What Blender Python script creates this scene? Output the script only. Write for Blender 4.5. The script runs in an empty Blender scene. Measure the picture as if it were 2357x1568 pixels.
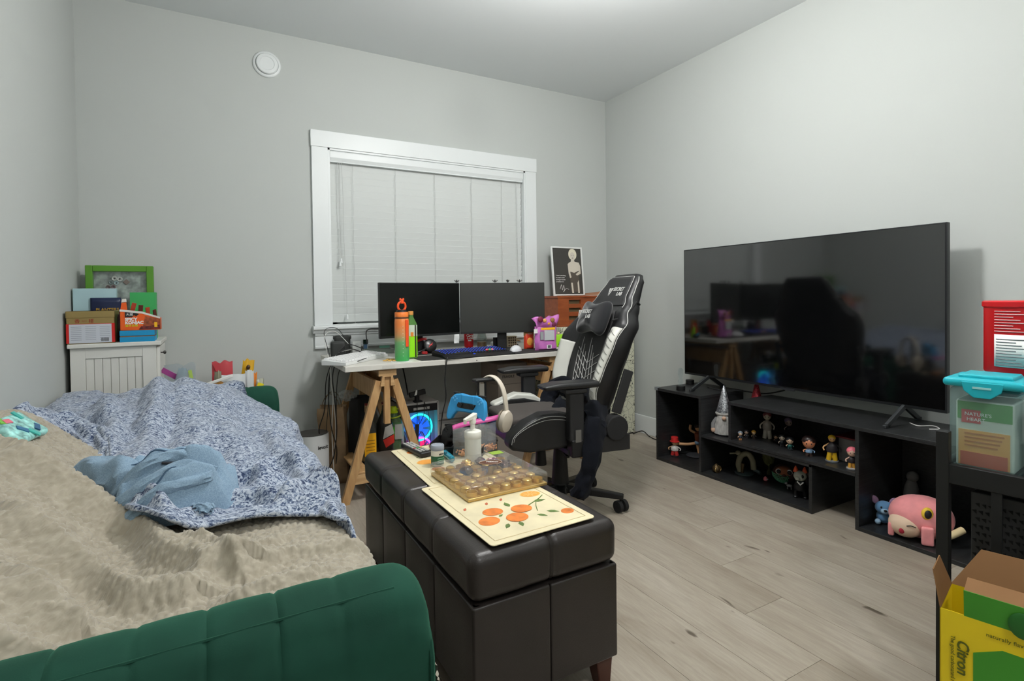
import bpy, bmesh, math, random
from mathutils import Vector, Matrix, noise
random.seed(7)
SC = bpy.context.scene
COL = SC.collection
PI = math.pi
# ------------------------------------------------------------------ camera
IW, IH, FPX = 2357, 1568, 1235.39
CAM_R = Vector((0.87197237, -0.48937985, -0.01309767))
CAM_U = Vector((0.01988737, 0.00867763, 0.99976457))
CAM_F = Vector((0.48915098, 0.87202756, -0.01729914))
CAM_O = Vector((0, 0, 1.05)); CAM_SY = -78.26
cd = bpy.data.cameras.new('camera'); cam = bpy.data.objects.new('camera', cd); COL.objects.link(cam)
cd.sensor_fit = 'HORIZONTAL'; cd.sensor_width = 36; cd.lens = 36 * FPX / IW; cd.shift_y = CAM_SY / IW; cd.clip_start = 0.02
M4 = Matrix((CAM_R, CAM_U, -CAM_F)).transposed().to_4x4(); M4.translation = CAM_O
cam.matrix_world = M4; SC.camera = cam
# ------------------------------------------------------------------ world, light, exposure
wd = bpy.data.worlds.new('world'); SC.world = wd; wd.use_nodes = True
wd.node_tree.nodes['Background'].inputs[0].default_value = (0.02, 0.025, 0.035, 1)
wd.node_tree.nodes['Background'].inputs[1].default_value = 0.3
SC.view_settings.view_transform = 'Standard'; SC.view_settings.look = 'None'
SC.view_settings.gamma = 1; SC.view_settings.use_curve_mapping = False
SC.view_settings.exposure = 0.12
LAMP = (1.32, 1.56, 2.33)
FILL_LAMP = (0.95, -0.60); LAMP_GLOW, FILL_GLOW, LAMP_COL = 222, 138, (1.0, 0.99, 0.972)  # second lamp is an added, unseen fill that lifts the shadows
# ------------------------------------------------------------------ helpers
def at(px, py, ax, val):
    d = CAM_F * FPX + CAM_R * (px - IW / 2) - CAM_U * (py - IH / 2 - CAM_SY)
    return CAM_O + d * ((val - CAM_O[ax]) / d[ax])
def mpp(p): return (Vector(p) - CAM_O).dot(CAM_F) / FPX          # metres per photo pixel at p
def lin(v):
    v /= 255.0
    return v / 12.92 if v <= 0.04045 else ((v + 0.055) / 1.055) ** 2.4
def rgb(c): return (lin(c[0]), lin(c[1]), lin(c[2]), 1)
MATS = {}
def new_mat(name):
    m = bpy.data.materials.new(name); m.use_nodes = True; MATS[name] = m
    return m, m.node_tree.nodes, m.node_tree.links, m.node_tree.nodes['Principled BSDF']
def mat(name, c, rough=0.5, metal=0.0, bump=0.0, bscale=300, var=0.0, vscale=8, spec=0.5, emit=0, trans=0, ior=1.45, alpha=1, sheen=0, coat=0, stretch=None, aniso=None):
    if name in MATS: return MATS[name]
    m, N, L, B = new_mat(name)
    B.inputs['Base Color'].default_value = rgb(c); B.inputs['Roughness'].default_value = rough
    B.inputs['Metallic'].default_value = metal; B.inputs['Specular IOR Level'].default_value = spec
    B.inputs['IOR'].default_value = ior
    if trans: B.inputs['Transmission Weight'].default_value = trans
    if alpha < 1: B.inputs['Alpha'].default_value = alpha
    if sheen: B.inputs['Sheen Weight'].default_value = sheen; B.inputs['Sheen Roughness'].default_value = 0.4
    if coat: B.inputs['Coat Weight'].default_value = coat; B.inputs['Coat Roughness'].default_value = 0.15
    if emit: B.inputs['Emission Color'].default_value = rgb(c); B.inputs['Emission Strength'].default_value = emit
    if bump or var:
        tc = N.new('ShaderNodeTexCoord'); mp = N.new('ShaderNodeMapping'); L.new(tc.outputs['Object'], mp.inputs[0])
        if stretch: mp.inputs['Scale'].default_value = stretch
    if bump:
        n = N.new('ShaderNodeTexNoise'); n.inputs['Scale'].default_value = bscale; n.inputs['Detail'].default_value = 4
        L.new(mp.outputs[0], n.inputs['Vector'])
        b = N.new('ShaderNodeBump'); b.inputs['Strength'].default_value = bump; b.inputs['Distance'].default_value = 0.002
        L.new(n.outputs[0], b.inputs['Height']); L.new(b.outputs[0], B.inputs['Normal'])
    if var:
        n = N.new('ShaderNodeTexNoise'); n.inputs['Scale'].default_value = vscale; n.inputs['Detail'].default_value = 5
        L.new(mp.outputs[0], n.inputs['Vector'])
        r = N.new('ShaderNodeValToRGB'); L.new(n.outputs[0], r.inputs[0])
        r.color_ramp.elements[0].position = 0.3; r.color_ramp.elements[1].position = 0.7
        r.color_ramp.elements[0].color = rgb([max(0, x * (1 - var)) for x in c]); r.color_ramp.elements[1].color = rgb([min(255, x * (1 + var * 0.6)) for x in c])
        L.new(r.outputs[0], B.inputs['Base Color'])
    return m
def tag(o, label=None, cat=None, group=None, kind=None):
    if label: o['label'] = label
    if cat: o['category'] = cat
    if group: o['group'] = group
    if kind: o['kind'] = kind
    return o
def thing(name, label, cat, loc=(0, 0, 0), rz=0, group=None):
    o = bpy.data.objects.new(name, None); COL.objects.link(o); o.empty_display_size = 0.05
    o.location = loc; o.rotation_euler = (0, 0, rz)
    return tag(o, label, cat, group)
class MB:
    def __init__(s): s.v = []; s.f = []; s.m = []; s.cur = 0
    def add(s, vs, fs):
        b = len(s.v); s.v += [tuple(x) for x in vs]; s.f += [tuple(i + b for i in f) for f in fs]; s.m += [s.cur] * len(fs); return s
    def box(s, x0, x1, y0, y1, z0, z1):
        return s.add([(x0, y0, z0), (x1, y0, z0), (x1, y1, z0), (x0, y1, z0), (x0, y0, z1), (x1, y0, z1), (x1, y1, z1), (x0, y1, z1)],
                     [(0, 3, 2, 1), (4, 5, 6, 7), (0, 1, 5, 4), (1, 2, 6, 5), (2, 3, 7, 6), (3, 0, 4, 7)])
    def hexa(s, p): return s.add(p, [(0, 3, 2, 1), (4, 5, 6, 7), (0, 1, 5, 4), (1, 2, 6, 5), (2, 3, 7, 6), (3, 0, 4, 7)])
    def obox(s, c, size, rot):                      # rot: Matrix 3x3 or euler tuple
        R = Matrix.Rotation(rot[2], 3, 'Z') @ Matrix.Rotation(rot[1], 3, 'Y') @ Matrix.Rotation(rot[0], 3, 'X') if not isinstance(rot, Matrix) else rot
        a, b, d = size[0] / 2, size[1] / 2, size[2] / 2; c = Vector(c)
        return s.hexa([c + R @ Vector(q) for q in [(-a, -b, -d), (a, -b, -d), (a, b, -d), (-a, b, -d), (-a, -b, d), (a, -b, d), (a, b, d), (-a, b, d)]])
    def bar(s, p, q, w, h, up=(0, 0, 1)):           # rectangular bar between two points
        p, q = Vector(p), Vector(q); d = (q - p); l = d.length; d.normalize(); u = Vector(up); r = d.cross(u)
        if r.length < 1e-4: r = d.cross(Vector((1, 0, 0)))
        r.normalize(); u = r.cross(d)
        return s.obox((p + q) / 2, (w, l, h), Matrix((r, d, u)).transposed())
    def cyl(s, p, q, r0, r1=None, n=20, caps=True):
        r1 = r0 if r1 is None else r1; p, q = Vector(p), Vector(q); d = (q - p).normalized()
        a = d.orthogonal().normalized(); b = d.cross(a)
        vs = [p + (a * math.cos(2 * PI * i / n) + b * math.sin(2 * PI * i / n)) * r0 for i in range(n)] + [q + (a * math.cos(2 * PI * i / n) + b * math.sin(2 * PI * i / n)) * r1 for i in range(n)]
        fs = [(i, (i + 1) % n, n + (i + 1) % n, n + i) for i in range(n)]
        if caps: fs += [tuple(range(n))[::-1], tuple(range(n, 2 * n))]
        return s.add(vs, fs)
    def tube(s, pts, r, n=8, closed=False):
        P = [Vector(p) for p in pts]; k = len(P); vs = []; fs = []; u = None
        for i in range(k):
            t = (P[(i + 1) % k] - P[i - 1]) if closed else (P[min(i + 1, k - 1)] - P[max(i - 1, 0)])
            t.normalize()
            u = t.orthogonal() if u is None else (u - t * u.dot(t))
            if u.length < 1e-5: u = t.orthogonal()
            u.normalize(); w = t.cross(u); rr = r[i] if isinstance(r, (list, tuple)) else r
            vs += [P[i] + (u * math.cos(2 * PI * j / n) + w * math.sin(2 * PI * j / n)) * rr for j in range(n)]
        for i in range(k if closed else k - 1):
            i2 = (i + 1) % k
            fs += [(i * n + j, i * n + (j + 1) % n, i2 * n + (j + 1) % n, i2 * n + j) for j in range(n)]
        if not closed: fs += [tuple(range(n))[::-1], tuple(range((k - 1) * n, k * n))]
        return s.add(vs, fs)
    def lathe(s, prof, n=24, c=(0, 0, 0), sx=1, sy=1, sq=0):
        vs = []; fs = []; k = len(prof)
        for r, z in prof:
            for j in range(n):
                a = 2 * PI * j / n; ca, sa = math.cos(a), math.sin(a)
                if sq:
                    q = (abs(ca) ** sq + abs(sa) ** sq) ** (-1 / sq); ca *= q; sa *= q
                vs.append((c[0] + r * ca * sx, c[1] + r * sa * sy, c[2] + z))
        for i in range(k - 1): fs += [(i * n + j, i * n + (j + 1) % n, (i + 1) * n + (j + 1) % n, (i + 1) * n + j) for j in range(n)]
        if prof[0][0] > 1e-6: fs.append(tuple(range(n))[::-1])
        if prof[-1][0] > 1e-6: fs.append(tuple(range((k - 1) * n, k * n)))
        return s.add(vs, fs)
    def ell(s, c, r, nu=16, nv=10, rot=None, f=None):
        vs = []; fs = []; c = Vector(c)
        if not isinstance(r, (tuple, list)): r = (r, r, r)
        for i in range(nv + 1):
            t = PI * i / nv
            for j in range(nu):
                a = 2 * PI * j / nu; d = Vector((math.sin(t) * math.cos(a), math.sin(t) * math.sin(a), math.cos(t)))
                q = Vector((d.x * r[0], d.y * r[1], d.z * r[2]))
                if f: q = q * f(d)
                if rot: q = rot @ q
                vs.append(c + q)
        for i in range(nv): fs += [(i * nu + j, (i + 1) * nu + j, (i + 1) * nu + (j + 1) % nu, i * nu + (j + 1) % nu) for j in range(nu)]
        return s.add(vs, fs)
    def prism(s, poly, d0, d1, ax='y'):             # polygon in (x,z) extruded along y, (x,y) along z or (y,z) along x
        g = {'y': lambda p, d: (p[0], d, p[1]), 'z': lambda p, d: (p[0], p[1], d), 'x': lambda p, d: (d, p[0], p[1])}[ax]
        n = len(poly); vs = [g(p, d0) for p in poly] + [g(p, d1) for p in poly]
        return s.add(vs, [tuple(range(n)), tuple(range(2 * n - 1, n - 1, -1))] + [(i, n + i, n + (i + 1) % n, (i + 1) % n) for i in range(n)])
    def grid(s, fn, nu, nv, cu=False, cv=False):
        vs = [fn(i / (nu if cu else nu - 1), j / (nv if cv else nv - 1)) for i in range(nu) for j in range(nv)]; fs = []
        for i in range(nu if cu else nu - 1):
            for j in range(nv if cv else nv - 1):
                i2, j2 = (i + 1) % nu, (j + 1) % nv
                fs.append((i * nv + j, i2 * nv + j, i2 * nv + j2, i * nv + j2))
        return s.add(vs, fs)
    def mesh(s, name):
        me = bpy.data.meshes.new(name); me.from_pydata(s.v, [], s.f)
        me.validate(); bm = bmesh.new(); bm.from_mesh(me)
        bmesh.ops.recalc_face_normals(bm, faces=bm.faces); bm.to_mesh(me); bm.free(); return me
    def build(s, name, m, parent=None, smooth=False, bevel=0, bseg=2, sub=0, solid=0, loc=None, label=None):
        me = s.mesh(name)
        ms = m if isinstance(m, (list, tuple)) else [m]
        for x in ms: me.materials.append(x)
        if len(ms) > 1:
            for p, i in zip(me.polygons, s.m): p.material_index = i
        o = bpy.data.objects.new(name, me); COL.objects.link(o)
        if parent: o.parent = parent
        if loc: o.location = loc
        if smooth or bevel:
            for p in me.polygons: p.use_smooth = True
        if solid: md = o.modifiers.new('s', 'SOLIDIFY'); md.thickness = solid; md.offset = 0
        if bevel:
            md = o.modifiers.new('b', 'BEVEL'); md.width = bevel; md.segments = bseg; md.limit_method = 'ANGLE'; md.angle_limit = 0.6; md.harden_normals = True
        if sub: md = o.modifiers.new('u', 'SUBSURF'); md.levels = sub; md.render_levels = sub
        if smooth and not bevel and not sub: me.set_sharp_from_angle(angle=0.75)
        if label: o['label'] = label
        return o
def structure(o): o['kind'] = 'structure'; return o
def copy_tree(o, parent=None):
    c = o.copy(); COL.objects.link(c)
    if parent: c.parent = parent
    for ch in list(o.children): copy_tree(ch, c)
    return c
def text(body, size, m, parent, o, right, up, name='lettering', ext=0.0004, bold=0.0, align='LEFT', shear=0, sx=1):
    cu = bpy.data.curves.new(name, 'FONT'); cu.body = body; cu.size = size; cu.extrude = ext; cu.offset = bold; cu.align_x = align; cu.shear = shear; cu.resolution_u = 3
    t = bpy.data.objects.new(name, cu); COL.objects.link(t)
    bpy.context.view_layer.update()
    me = bpy.data.meshes.new_from_object(t.evaluated_get(bpy.context.evaluated_depsgraph_get()))
    bpy.data.objects.remove(t); bpy.data.curves.remove(cu)
    x = Vector(right).normalized(); y = Vector(up).normalized(); z = x.cross(y)
    M = Matrix((x * sx, y, z)).transposed().to_4x4(); M.translation = Vector(o)
    me.transform(M); me.materials.clear(); me.materials.append(m)
    ob = bpy.data.objects.new(name, me); COL.objects.link(ob)
    if parent: ob.parent = parent
    return ob
def smoothpath(pts, k=6):                            # Catmull-Rom through points
    P = [Vector(p) for p in pts]; out = []
    for i in range(len(P) - 1):
        a, b, c, d = P[max(i - 1, 0)], P[i], P[i + 1], P[min(i + 2, len(P) - 1)]
        for j in range(k):
            t = j / k; out.append(0.5 * ((2 * b) + (c - a) * t + (2 * a - 5 * b + 4 * c - d) * t * t + (3 * b - a - 3 * c + d) * t ** 3))
    return out + [P[-1]]
def lerp(a, b, t): return a + (b - a) * t
def ss(a, b, x):
    t = max(0.0, min(1.0, (x - a) / (b - a))); return t * t * (3 - 2 * t)
def interp(tab, x):
    if x <= tab[0][0]: return tab[0][1]
    for (a, va), (b, vb) in zip(tab, tab[1:]):
        if x <= b: return va + (vb - va) * ss(a, b, x)
    return tab[-1][1]
def nz(x, y=0, z=0): return noise.noise(Vector((x, y, z)))
# ------------------------------------------------------------------ shared materials
WHITE = mat('white_gloss', (226, 228, 226), 0.35)
BLACK = mat('black_plastic', (22, 22, 23), 0.45)
BLACKM = mat('black_matte', (26, 26, 27), 0.8)
CHROME = mat('chrome', (200, 200, 200), 0.2, 1)
PRINTW = mat('white_print', (235, 235, 232), 0.6)
PRINTK = mat('black_print', (25, 25, 25), 0.6)
def film(name, tint=(250, 252, 252), base=.04, rough=.06, ior=1.45, veil=(225, 230, 232)):
    # thin clear sheet: lets light through, reflects at grazing angles, with a faint milky veil
    if name in MATS: return MATS[name]
    m, N, L, B = new_mat(name)
    tr = N.new('ShaderNodeBsdfTransparent'); tr.inputs[0].default_value = rgb(tint)
    B.inputs['Base Color'].default_value = rgb(veil); B.inputs['Roughness'].default_value = .5
    gl = N.new('ShaderNodeBsdfGlossy'); gl.inputs['Roughness'].default_value = rough
    lw = N.new('ShaderNodeLayerWeight'); lw.inputs[0].default_value = .5; pw = N.new('ShaderNodeMath'); pw.operation = 'POWER'; pw.inputs[1].default_value = 4; L.new(lw.outputs['Facing'], pw.inputs[0])
    fr = N.new('ShaderNodeMath'); fr.operation = 'MULTIPLY_ADD'; fr.inputs[1].default_value = .6; fr.inputs[2].default_value = .04; L.new(pw.outputs[0], fr.inputs[0])
    mx = N.new('ShaderNodeMixShader'); L.new(fr.outputs[0], mx.inputs[0]); L.new(tr.outputs[0], mx.inputs[1]); L.new(gl.outputs[0], mx.inputs[2])
    m2 = N.new('ShaderNodeMixShader'); m2.inputs[0].default_value = base; L.new(mx.outputs[0], m2.inputs[1]); L.new(B.outputs[0], m2.inputs[2]); L.new(m2.outputs[0], N['Material Output'].inputs[0])
    return m
GLASS = film('clear_glass', (236, 240, 238), .05, .03)
CLEAR = film('clear_plastic_film', (236, 240, 243), .10, .15)
# ------------------------------------------------------------------ room shell
XL, XR, YB, YF, ZC = -0.583, 2.864, 3.495, -1.4, 2.646
WALLM = mat('wall_paint', (187, 191, 188), 0.75, bump=0.06, bscale=220, spec=0.25)
CEILM = mat('ceiling_paint', (228, 232, 233), 0.8, bump=0.1, bscale=180, spec=0.2)
TRIM = mat('trim_paint', (222, 226, 226), 0.38)
structure(MB().box(XL - .1, XL, YF, YB, 0, ZC).build('wall_left', WALLM))
structure(MB().box(XR, XR + .1, YF, YB, 0, ZC).build('wall_right', WALLM))
structure(MB().box(XL - .1, XR + .1, YF - .1, YF, 0, ZC).build('wall_front', WALLM))
WX0, WX1, WZ0, WZ1 = 0.555, 2.1735, 0.863, 2.096      # outer edges of the window casing
OX0, OX1, OZ0, OZ1 = 0.652, 2.078, 0.875, 1.995       # opening
m = MB()
m.box(XL - .1, OX0, YB, YB + .14, 0, ZC).box(OX1, XR + .1, YB, YB + .14, 0, ZC).box(OX0, OX1, YB, YB + .14, 0, OZ0).box(OX0, OX1, YB, YB + .14, OZ1, ZC)
structure(m.build('wall_back', WALLM))
structure(MB().box(XL - .1, XR + .1, YF - .1, YB + .14, ZC, ZC + .1).build('ceiling', CEILM))
for nm, b in (('baseboard_back', (XL, XR, YB - .014, YB)), ('baseboard_right', (XR - .014, XR, YF, YB - .014)), ('baseboard_left', (XL, XL + .014, YF, YB - .014))):
    structure(MB().box(b[0], b[1], b[2], b[3], 0, .137).build(nm, TRIM, bevel=.003))
# floor of laminate planks
fm, N, L, B = new_mat('floor_plank_wood')
tc = N.new('ShaderNodeTexCoord'); oi = N.new('ShaderNodeObjectInfo'); ad = N.new('ShaderNodeVectorMath'); ad.operation = 'ADD'
ml = N.new('ShaderNodeMath'); ml.operation = 'MULTIPLY'; ml.inputs[1].default_value = 37.0; L.new(oi.outputs['Random'], ml.inputs[0])
L.new(tc.outputs['Object'], ad.inputs[0]); L.new(ml.outputs[0], ad.inputs[1])
def nn(sc, vec, detail=5, dist=0.0, rough=0.55):
    mp = N.new('ShaderNodeMapping'); mp.inputs['Scale'].default_value = vec; L.new(ad.outputs[0], mp.inputs[0])
    n = N.new('ShaderNodeTexNoise'); n.inputs['Scale'].default_value = sc; n.inputs['Detail'].default_value = detail; n.inputs['Distortion'].default_value = dist; n.inputs['Roughness'].default_value = rough
    L.new(mp.outputs[0], n.inputs['Vector']); return n
def ramp(src, stops):
    r = N.new('ShaderNodeValToRGB'); L.new(src, r.inputs[0]); e = r.color_ramp.elements
    while len(e) < len(stops): e.new(0.5)
    for el, (p, c) in zip(e, stops): el.position = p; el.color = rgb(c) if len(c) == 3 else c
    return r
def mix(a, b, f, mode='MIX'):
    x = N.new('ShaderNodeMix'); x.data_type = 'RGBA'; x.blend_type = mode
    L.new(a, x.inputs[6]); L.new(b, x.inputs[7])
    if isinstance(f, float): x.inputs[0].default_value = f
    else: L.new(f, x.inputs[0])
    return x.outputs[2]
g1 = nn(2.2, (5.0, 1.0, 1), 6, 0.6); g2 = nn(9, (14, 1.1, 1), 6, 0.3, 0.7); g3 = nn(6.5, (2.4, 1.0, 1), 2, 0.4)
base = ramp(g1.outputs[0], [(0.28, (162, 151, 137)), (0.5, (177, 168, 154)), (0.72, (189, 181, 168))]).outputs[0]
fine = ramp(g2.outputs[0], [(0.3, (168, 160, 150)), (0.62, (232, 230, 226))]).outputs[0]
c1 = mix(base, fine, 0.45, 'MULTIPLY')
knot = ramp(g3.outputs[0], [(0.70, (255, 255, 255)), (0.77, (112, 100, 88))]).outputs[0]
c2 = mix(c1, knot, 0.85, 'MULTIPLY')
tone = ramp(oi.outputs['Random'], [(0.0, (238, 236, 234)), (1.0, (255, 255, 255))]).outputs[0]
L.new(mix(c2, tone, 1.0, 'MULTIPLY'), B.inputs['Base Color'])
B.inputs['Roughness'].default_value = 0.42; B.inputs['Specular IOR Level'].default_value = 0.4
bp = N.new('ShaderNodeBump'); bp.inputs['Strength'].default_value = 0.12; bp.inputs['Distance'].default_value = 0.001; L.new(g2.outputs[0], bp.inputs['Height']); L.new(bp.outputs[0], B.inputs['Normal'])
floor = structure(MB().box(XL - .1, XR + .1, YF - .1, YB + .1, -.05, -.004).build('floor', mat('floor_joint', (120, 112, 102), 0.7)))
PW, PL, PX0, PY0, PST = 0.195, 1.22, 1.312, 0.898, 0.2545
plank_me = MB().box(.0006, PW - .0006, .0006, PL - .0006, -.004, 0).mesh('plank'); plank_me.materials.append(fm)
for i in range(-10, 9):
    x = PX0 + PW * i
    if x > XR or x + PW < XL: continue
    off = (PY0 + PST * i) % PL
    for j in range(-4, 5):
        y = off + PL * j - PL
        y0, y1 = max(y, YF), min(y + PL, YB); x0, x1 = max(x, XL), min(x + PW, XR)
        if y1 - y0 < 0.03 or x1 - x0 < .02: continue
        if y1 - y0 > PL - .01 and x1 - x0 > PW - .01: me = plank_me
        else:
            me = MB().box(x0 - x + .0006, x1 - x - .0006, y0 - y + .0006, y1 - y - .0006, -.004, 0).mesh('plank'); me.materials.append(fm)
        o = bpy.data.objects.new('plank', me); COL.objects.link(o); o.location = (x, y, 0); o.parent = floor
# window
win = structure(bpy.data.objects.new('window_1', None)); COL.objects.link(win)
f = YB - .02
MB().box(WX0, OX0, f, YB, WZ0 + .025, OZ1).build('casing', TRIM, win, bevel=.002)
MB().box(OX1, WX1, f, YB, WZ0 + .025, OZ1).build('casing', TRIM, win, bevel=.002)
MB().box(WX0 - .004, WX1 + .004, f - .003, YB, OZ1, WZ1).build('head_casing', TRIM, win, bevel=.002)
MB().box(OX0, OX0 + .012, f + .004, YB + .13, OZ0, OZ1).build('jamb', TRIM, win); MB().box(OX1 - .012, OX1, f + .004, YB + .13, OZ0, OZ1).build('jamb', TRIM, win)
MB().box(OX0, OX1, f + .004, YB + .13, OZ1 - .012, OZ1).build('jamb', TRIM, win)
MB().prism([(YB + .13, .862), (YB + .13, .888), (YB - .052, .888), (YB - .058, .882), (YB - .058, .868), (YB - .045, .858), (YB - .035, .842), (YB, .842)], WX0 - .012, WX1 + .012, 'x').build('window_sill', TRIM, win)
MB().prism([(YB, .842), (YB - .03, .842), (YB - .026, .828), (YB - .019, .822), (YB - .019, .765), (YB - .024, .76), (YB - .022, .748), (YB, .742)], WX0, WX1, 'x').build('apron', TRIM, win)
MB().box(OX0 + .012, OX1 - .012, YB + .09, YB + .125, OZ0, OZ0 + .05).box(OX0 + .012, OX1 - .012, YB + .09, YB + .125, OZ1 - .06, OZ1 - .012).box(OX0 + .012, OX0 + .06, YB + .09, YB + .125, OZ0, OZ1).box(OX1 - .06, OX1 - .012, YB + .09, YB + .125, OZ0, OZ1).build('sash', TRIM, win)
MB().box(OX0 + .05, OX1 - .05, YB + .105, YB + .109, OZ0 + .04, OZ1 - .05).build('pane', mat('window_glass', (40, 48, 55), 0.05, spec=.6), win)
# venetian blind
BL = thing('venetian_blind', 'closed white slatted blind with cords hanging in the window', 'blind', (0, 0, 0))
BLM = mat('blind_slat_white', (216, 220, 218), 0.5)
bx0, bx1, by = OX0 + .016, OX1 - .016, YB + .028
MB().prism([(by - .035, 1.985), (by - .04, 1.975), (by - .038, 1.94), (by - .030, 1.92), (by - .034, 1.912), (by + .03, 1.912), (by + .03, 1.985)], bx0 - .002, bx1 + .002, 'x').build('valance', TRIM, BL)
pitch, ns = .0418, 24
sl = MB().prism([(-.0075, .0235), (-.0045, .025), (.0085, -.0235), (.0055, -.025)], bx0, bx1, 'x').mesh('slat'); sl.materials.append(BLM)
for k in range(ns):
    o = bpy.data.objects.new('slat', sl); COL.objects.link(o); o.parent = BL; o.location = (0, by, 1.892 - pitch * k); o.rotation_euler = (random.uniform(-.012, .012), random.uniform(-.0006, .0006), 0)
zb = 1.892 - pitch * ns
MB().box(bx0, bx1, by - .026, by + .02, zb - .012, zb + .004).build('bottom_rail', BLM, BL, bevel=.003)
CORD = mat('blind_cord', (190, 192, 190), 0.8)
for fx in (.10, .30, .5, .70, .875):
    x = lerp(bx0, bx1, fx)
    MB().tube([(x + .002 * math.sin(k * 2.1), by - .0215 + .0015 * math.sin(k * 1.3), 1.915 - k * (1.915 - zb) / 24) for k in range(25)], .0011, 5).build('ladder_cord', CORD, BL)
for x, dx, ze in ((.713, .012, 1.31), (.722, -.004, 1.29), (.735, .02, .955), (2.005, .012, 1.12)):
    c = MB().tube([(x + dx * t / 10 + .002 * math.sin(t), by - .034 - .003 * math.sin(t * .7), lerp(1.915, ze, t / 10)) for t in range(11)], .0013, 5).build('pull_cord', CORD, BL)
    MB().lathe([(.003, .03), (.005, .028), (.009, .0), (.0, -.002)], 10, (x + dx, by - .034, ze - .03)).build('tassel', TRIM, c, smooth=True)
# round air vent on the wall
v = thing('round_air_vent', 'round white air vent high on the grey wall', 'air vent', (.317, YB, 2.446))
def disc(prof, name, m_, par):
    b = MB().lathe(prof, 40); b.v = [(x, -z, y) for x, y, z in b.v]; return b.build(name, m_, par, smooth=True)
disc([(.077, 0), (.077, .006), (.073, .011), (.063, .013), (.061, .008), (.0, .008)], 'flange', TRIM, v)
disc([(.045, .006), (.058, .013), (.060, .019), (.056, .024), (.040, .026), (.037, .023), (.0, .022)], 'valve_disc', TRIM, v)
# electric baseboard heater below the window
h = thing('baseboard_heater', 'long white electric heater low on the wall under the desk', 'heater', (0, 0, 0))
HM = mat('heater_enamel', (196, 194, 190), 0.45)
MB().prism([(YB - .014, .03), (YB - .014, .25), (YB - .03, .252), (YB - .062, .23), (YB - .062, .218), (YB - .03, .218), (YB - .03, .03)], 1.12, 2.12, 'x').build('housing', HM, h)
MB().box(1.12, 2.12, YB - .066, YB - .058, .065, .190).build('front_panel', HM, h, bevel=.003)
MB().box(1.12, 2.12, YB - .062, YB - .03, .03, .045).build('bottom_lip', HM, h)
for x in (1.1, 2.12): MB().box(x, x + .03, YB - .068, YB - .014, .025, .254).build('end_cap', HM, h, bevel=.003)
# ceiling lamps: the room's own, and one added behind the camera as fill
def ceiling_lamp(x, y, label, glow):
    t = thing('ceiling_lamp', label, 'ceiling lamp', (x, y, ZC))
    MB().lathe([(.0, 0), (.06, 0), (.06, -.015), (.010, -.022), (.008, LAMP[2] - ZC + .095), (.04, LAMP[2] - ZC + .09), (.045, LAMP[2] - ZC + .07), (.0, LAMP[2] - ZC + .07)], 32).build('stem', TRIM, t, smooth=True)
    dm = mat('lamp_diffuser_%d' % glow, (255, 250, 240), .5, emit=glow); dm.node_tree.nodes['Principled BSDF'].inputs['Emission Color'].default_value = (*LAMP_COL, 1)
    MB().ell((0, 0, LAMP[2] - ZC), (.095, .095, .085), 20, 12).build('globe', dm, t, smooth=True)
ceiling_lamp(LAMP[0], LAMP[1], 'round white globe lamp hung from the ceiling mid room', LAMP_GLOW)
ceiling_lamp(*FILL_LAMP, 'round white globe lamp added out of view as fill light', FILL_GLOW)
# ------------------------------------------------------------------ more shape helpers
def rbox(mb, c, size, r, n=(8, 8, 6), disp=None, rot=None):
    """box with rounded edges, its surface subdivided; disp(local point, normal) -> offset along the normal"""
    hx, hy, hz = size[0] / 2, size[1] / 2, size[2] / 2; c = Vector(c); r = min(r, hx, hy, hz); idx = {}; vs = []; fs = []
    def cuts(h, k):                                  # more cuts near the edges
        a = [-h + 2 * h * i / k for i in range(k + 1)]
        e = [-h + r * (1 - math.cos(PI / 2 * i / 4)) for i in range(1, 5)]
        e = [x for x in e if x < 0] + [-x for x in e if x < 0]
        return sorted(set(round(x, 6) for x in a + e))
    X, Y, Z = cuts(hx, n[0]), cuts(hy, n[1]), cuts(hz, n[2])
    def vid(p):
        k = (round(p[0], 5), round(p[1], 5), round(p[2], 5))
        if k in idx: return idx[k]
        q = Vector(p); i = Vector((max(-hx + r, min(hx - r, q.x)), max(-hy + r, min(hy - r, q.y)), max(-hz + r, min(hz - r, q.z))))
        d = q - i
        if d.length < 1e-7: d = Vector((0, 0, 1))
        d.normalize(); s = i + d * r
        if disp: s = s + d * disp(s, d)
        idx[k] = len(vs); vs.append((c + (rot @ s if rot else s))); return idx[k]
    for A, B_, mk in ((X, Y, lambda a, b, s: (a, b, s * hz)), (X, Z, lambda a, b, s: (a, s * hy, b)), (Y, Z, lambda a, b, s: (s * hx, a, b))):
        for s in (-1, 1):
            for i in range(len(A) - 1):
                for j in range(len(B_) - 1):
                    fs.append((vid(mk(A[i], B_[j], s)), vid(mk(A[i + 1], B_[j], s)), vid(mk(A[i + 1], B_[j + 1], s)), vid(mk(A[i], B_[j + 1], s))))
    return mb.add(vs, fs)
def groove(x, pos, w, d): return -sum(d * math.exp(-((x - p) / w) ** 2) for p in pos)
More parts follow.
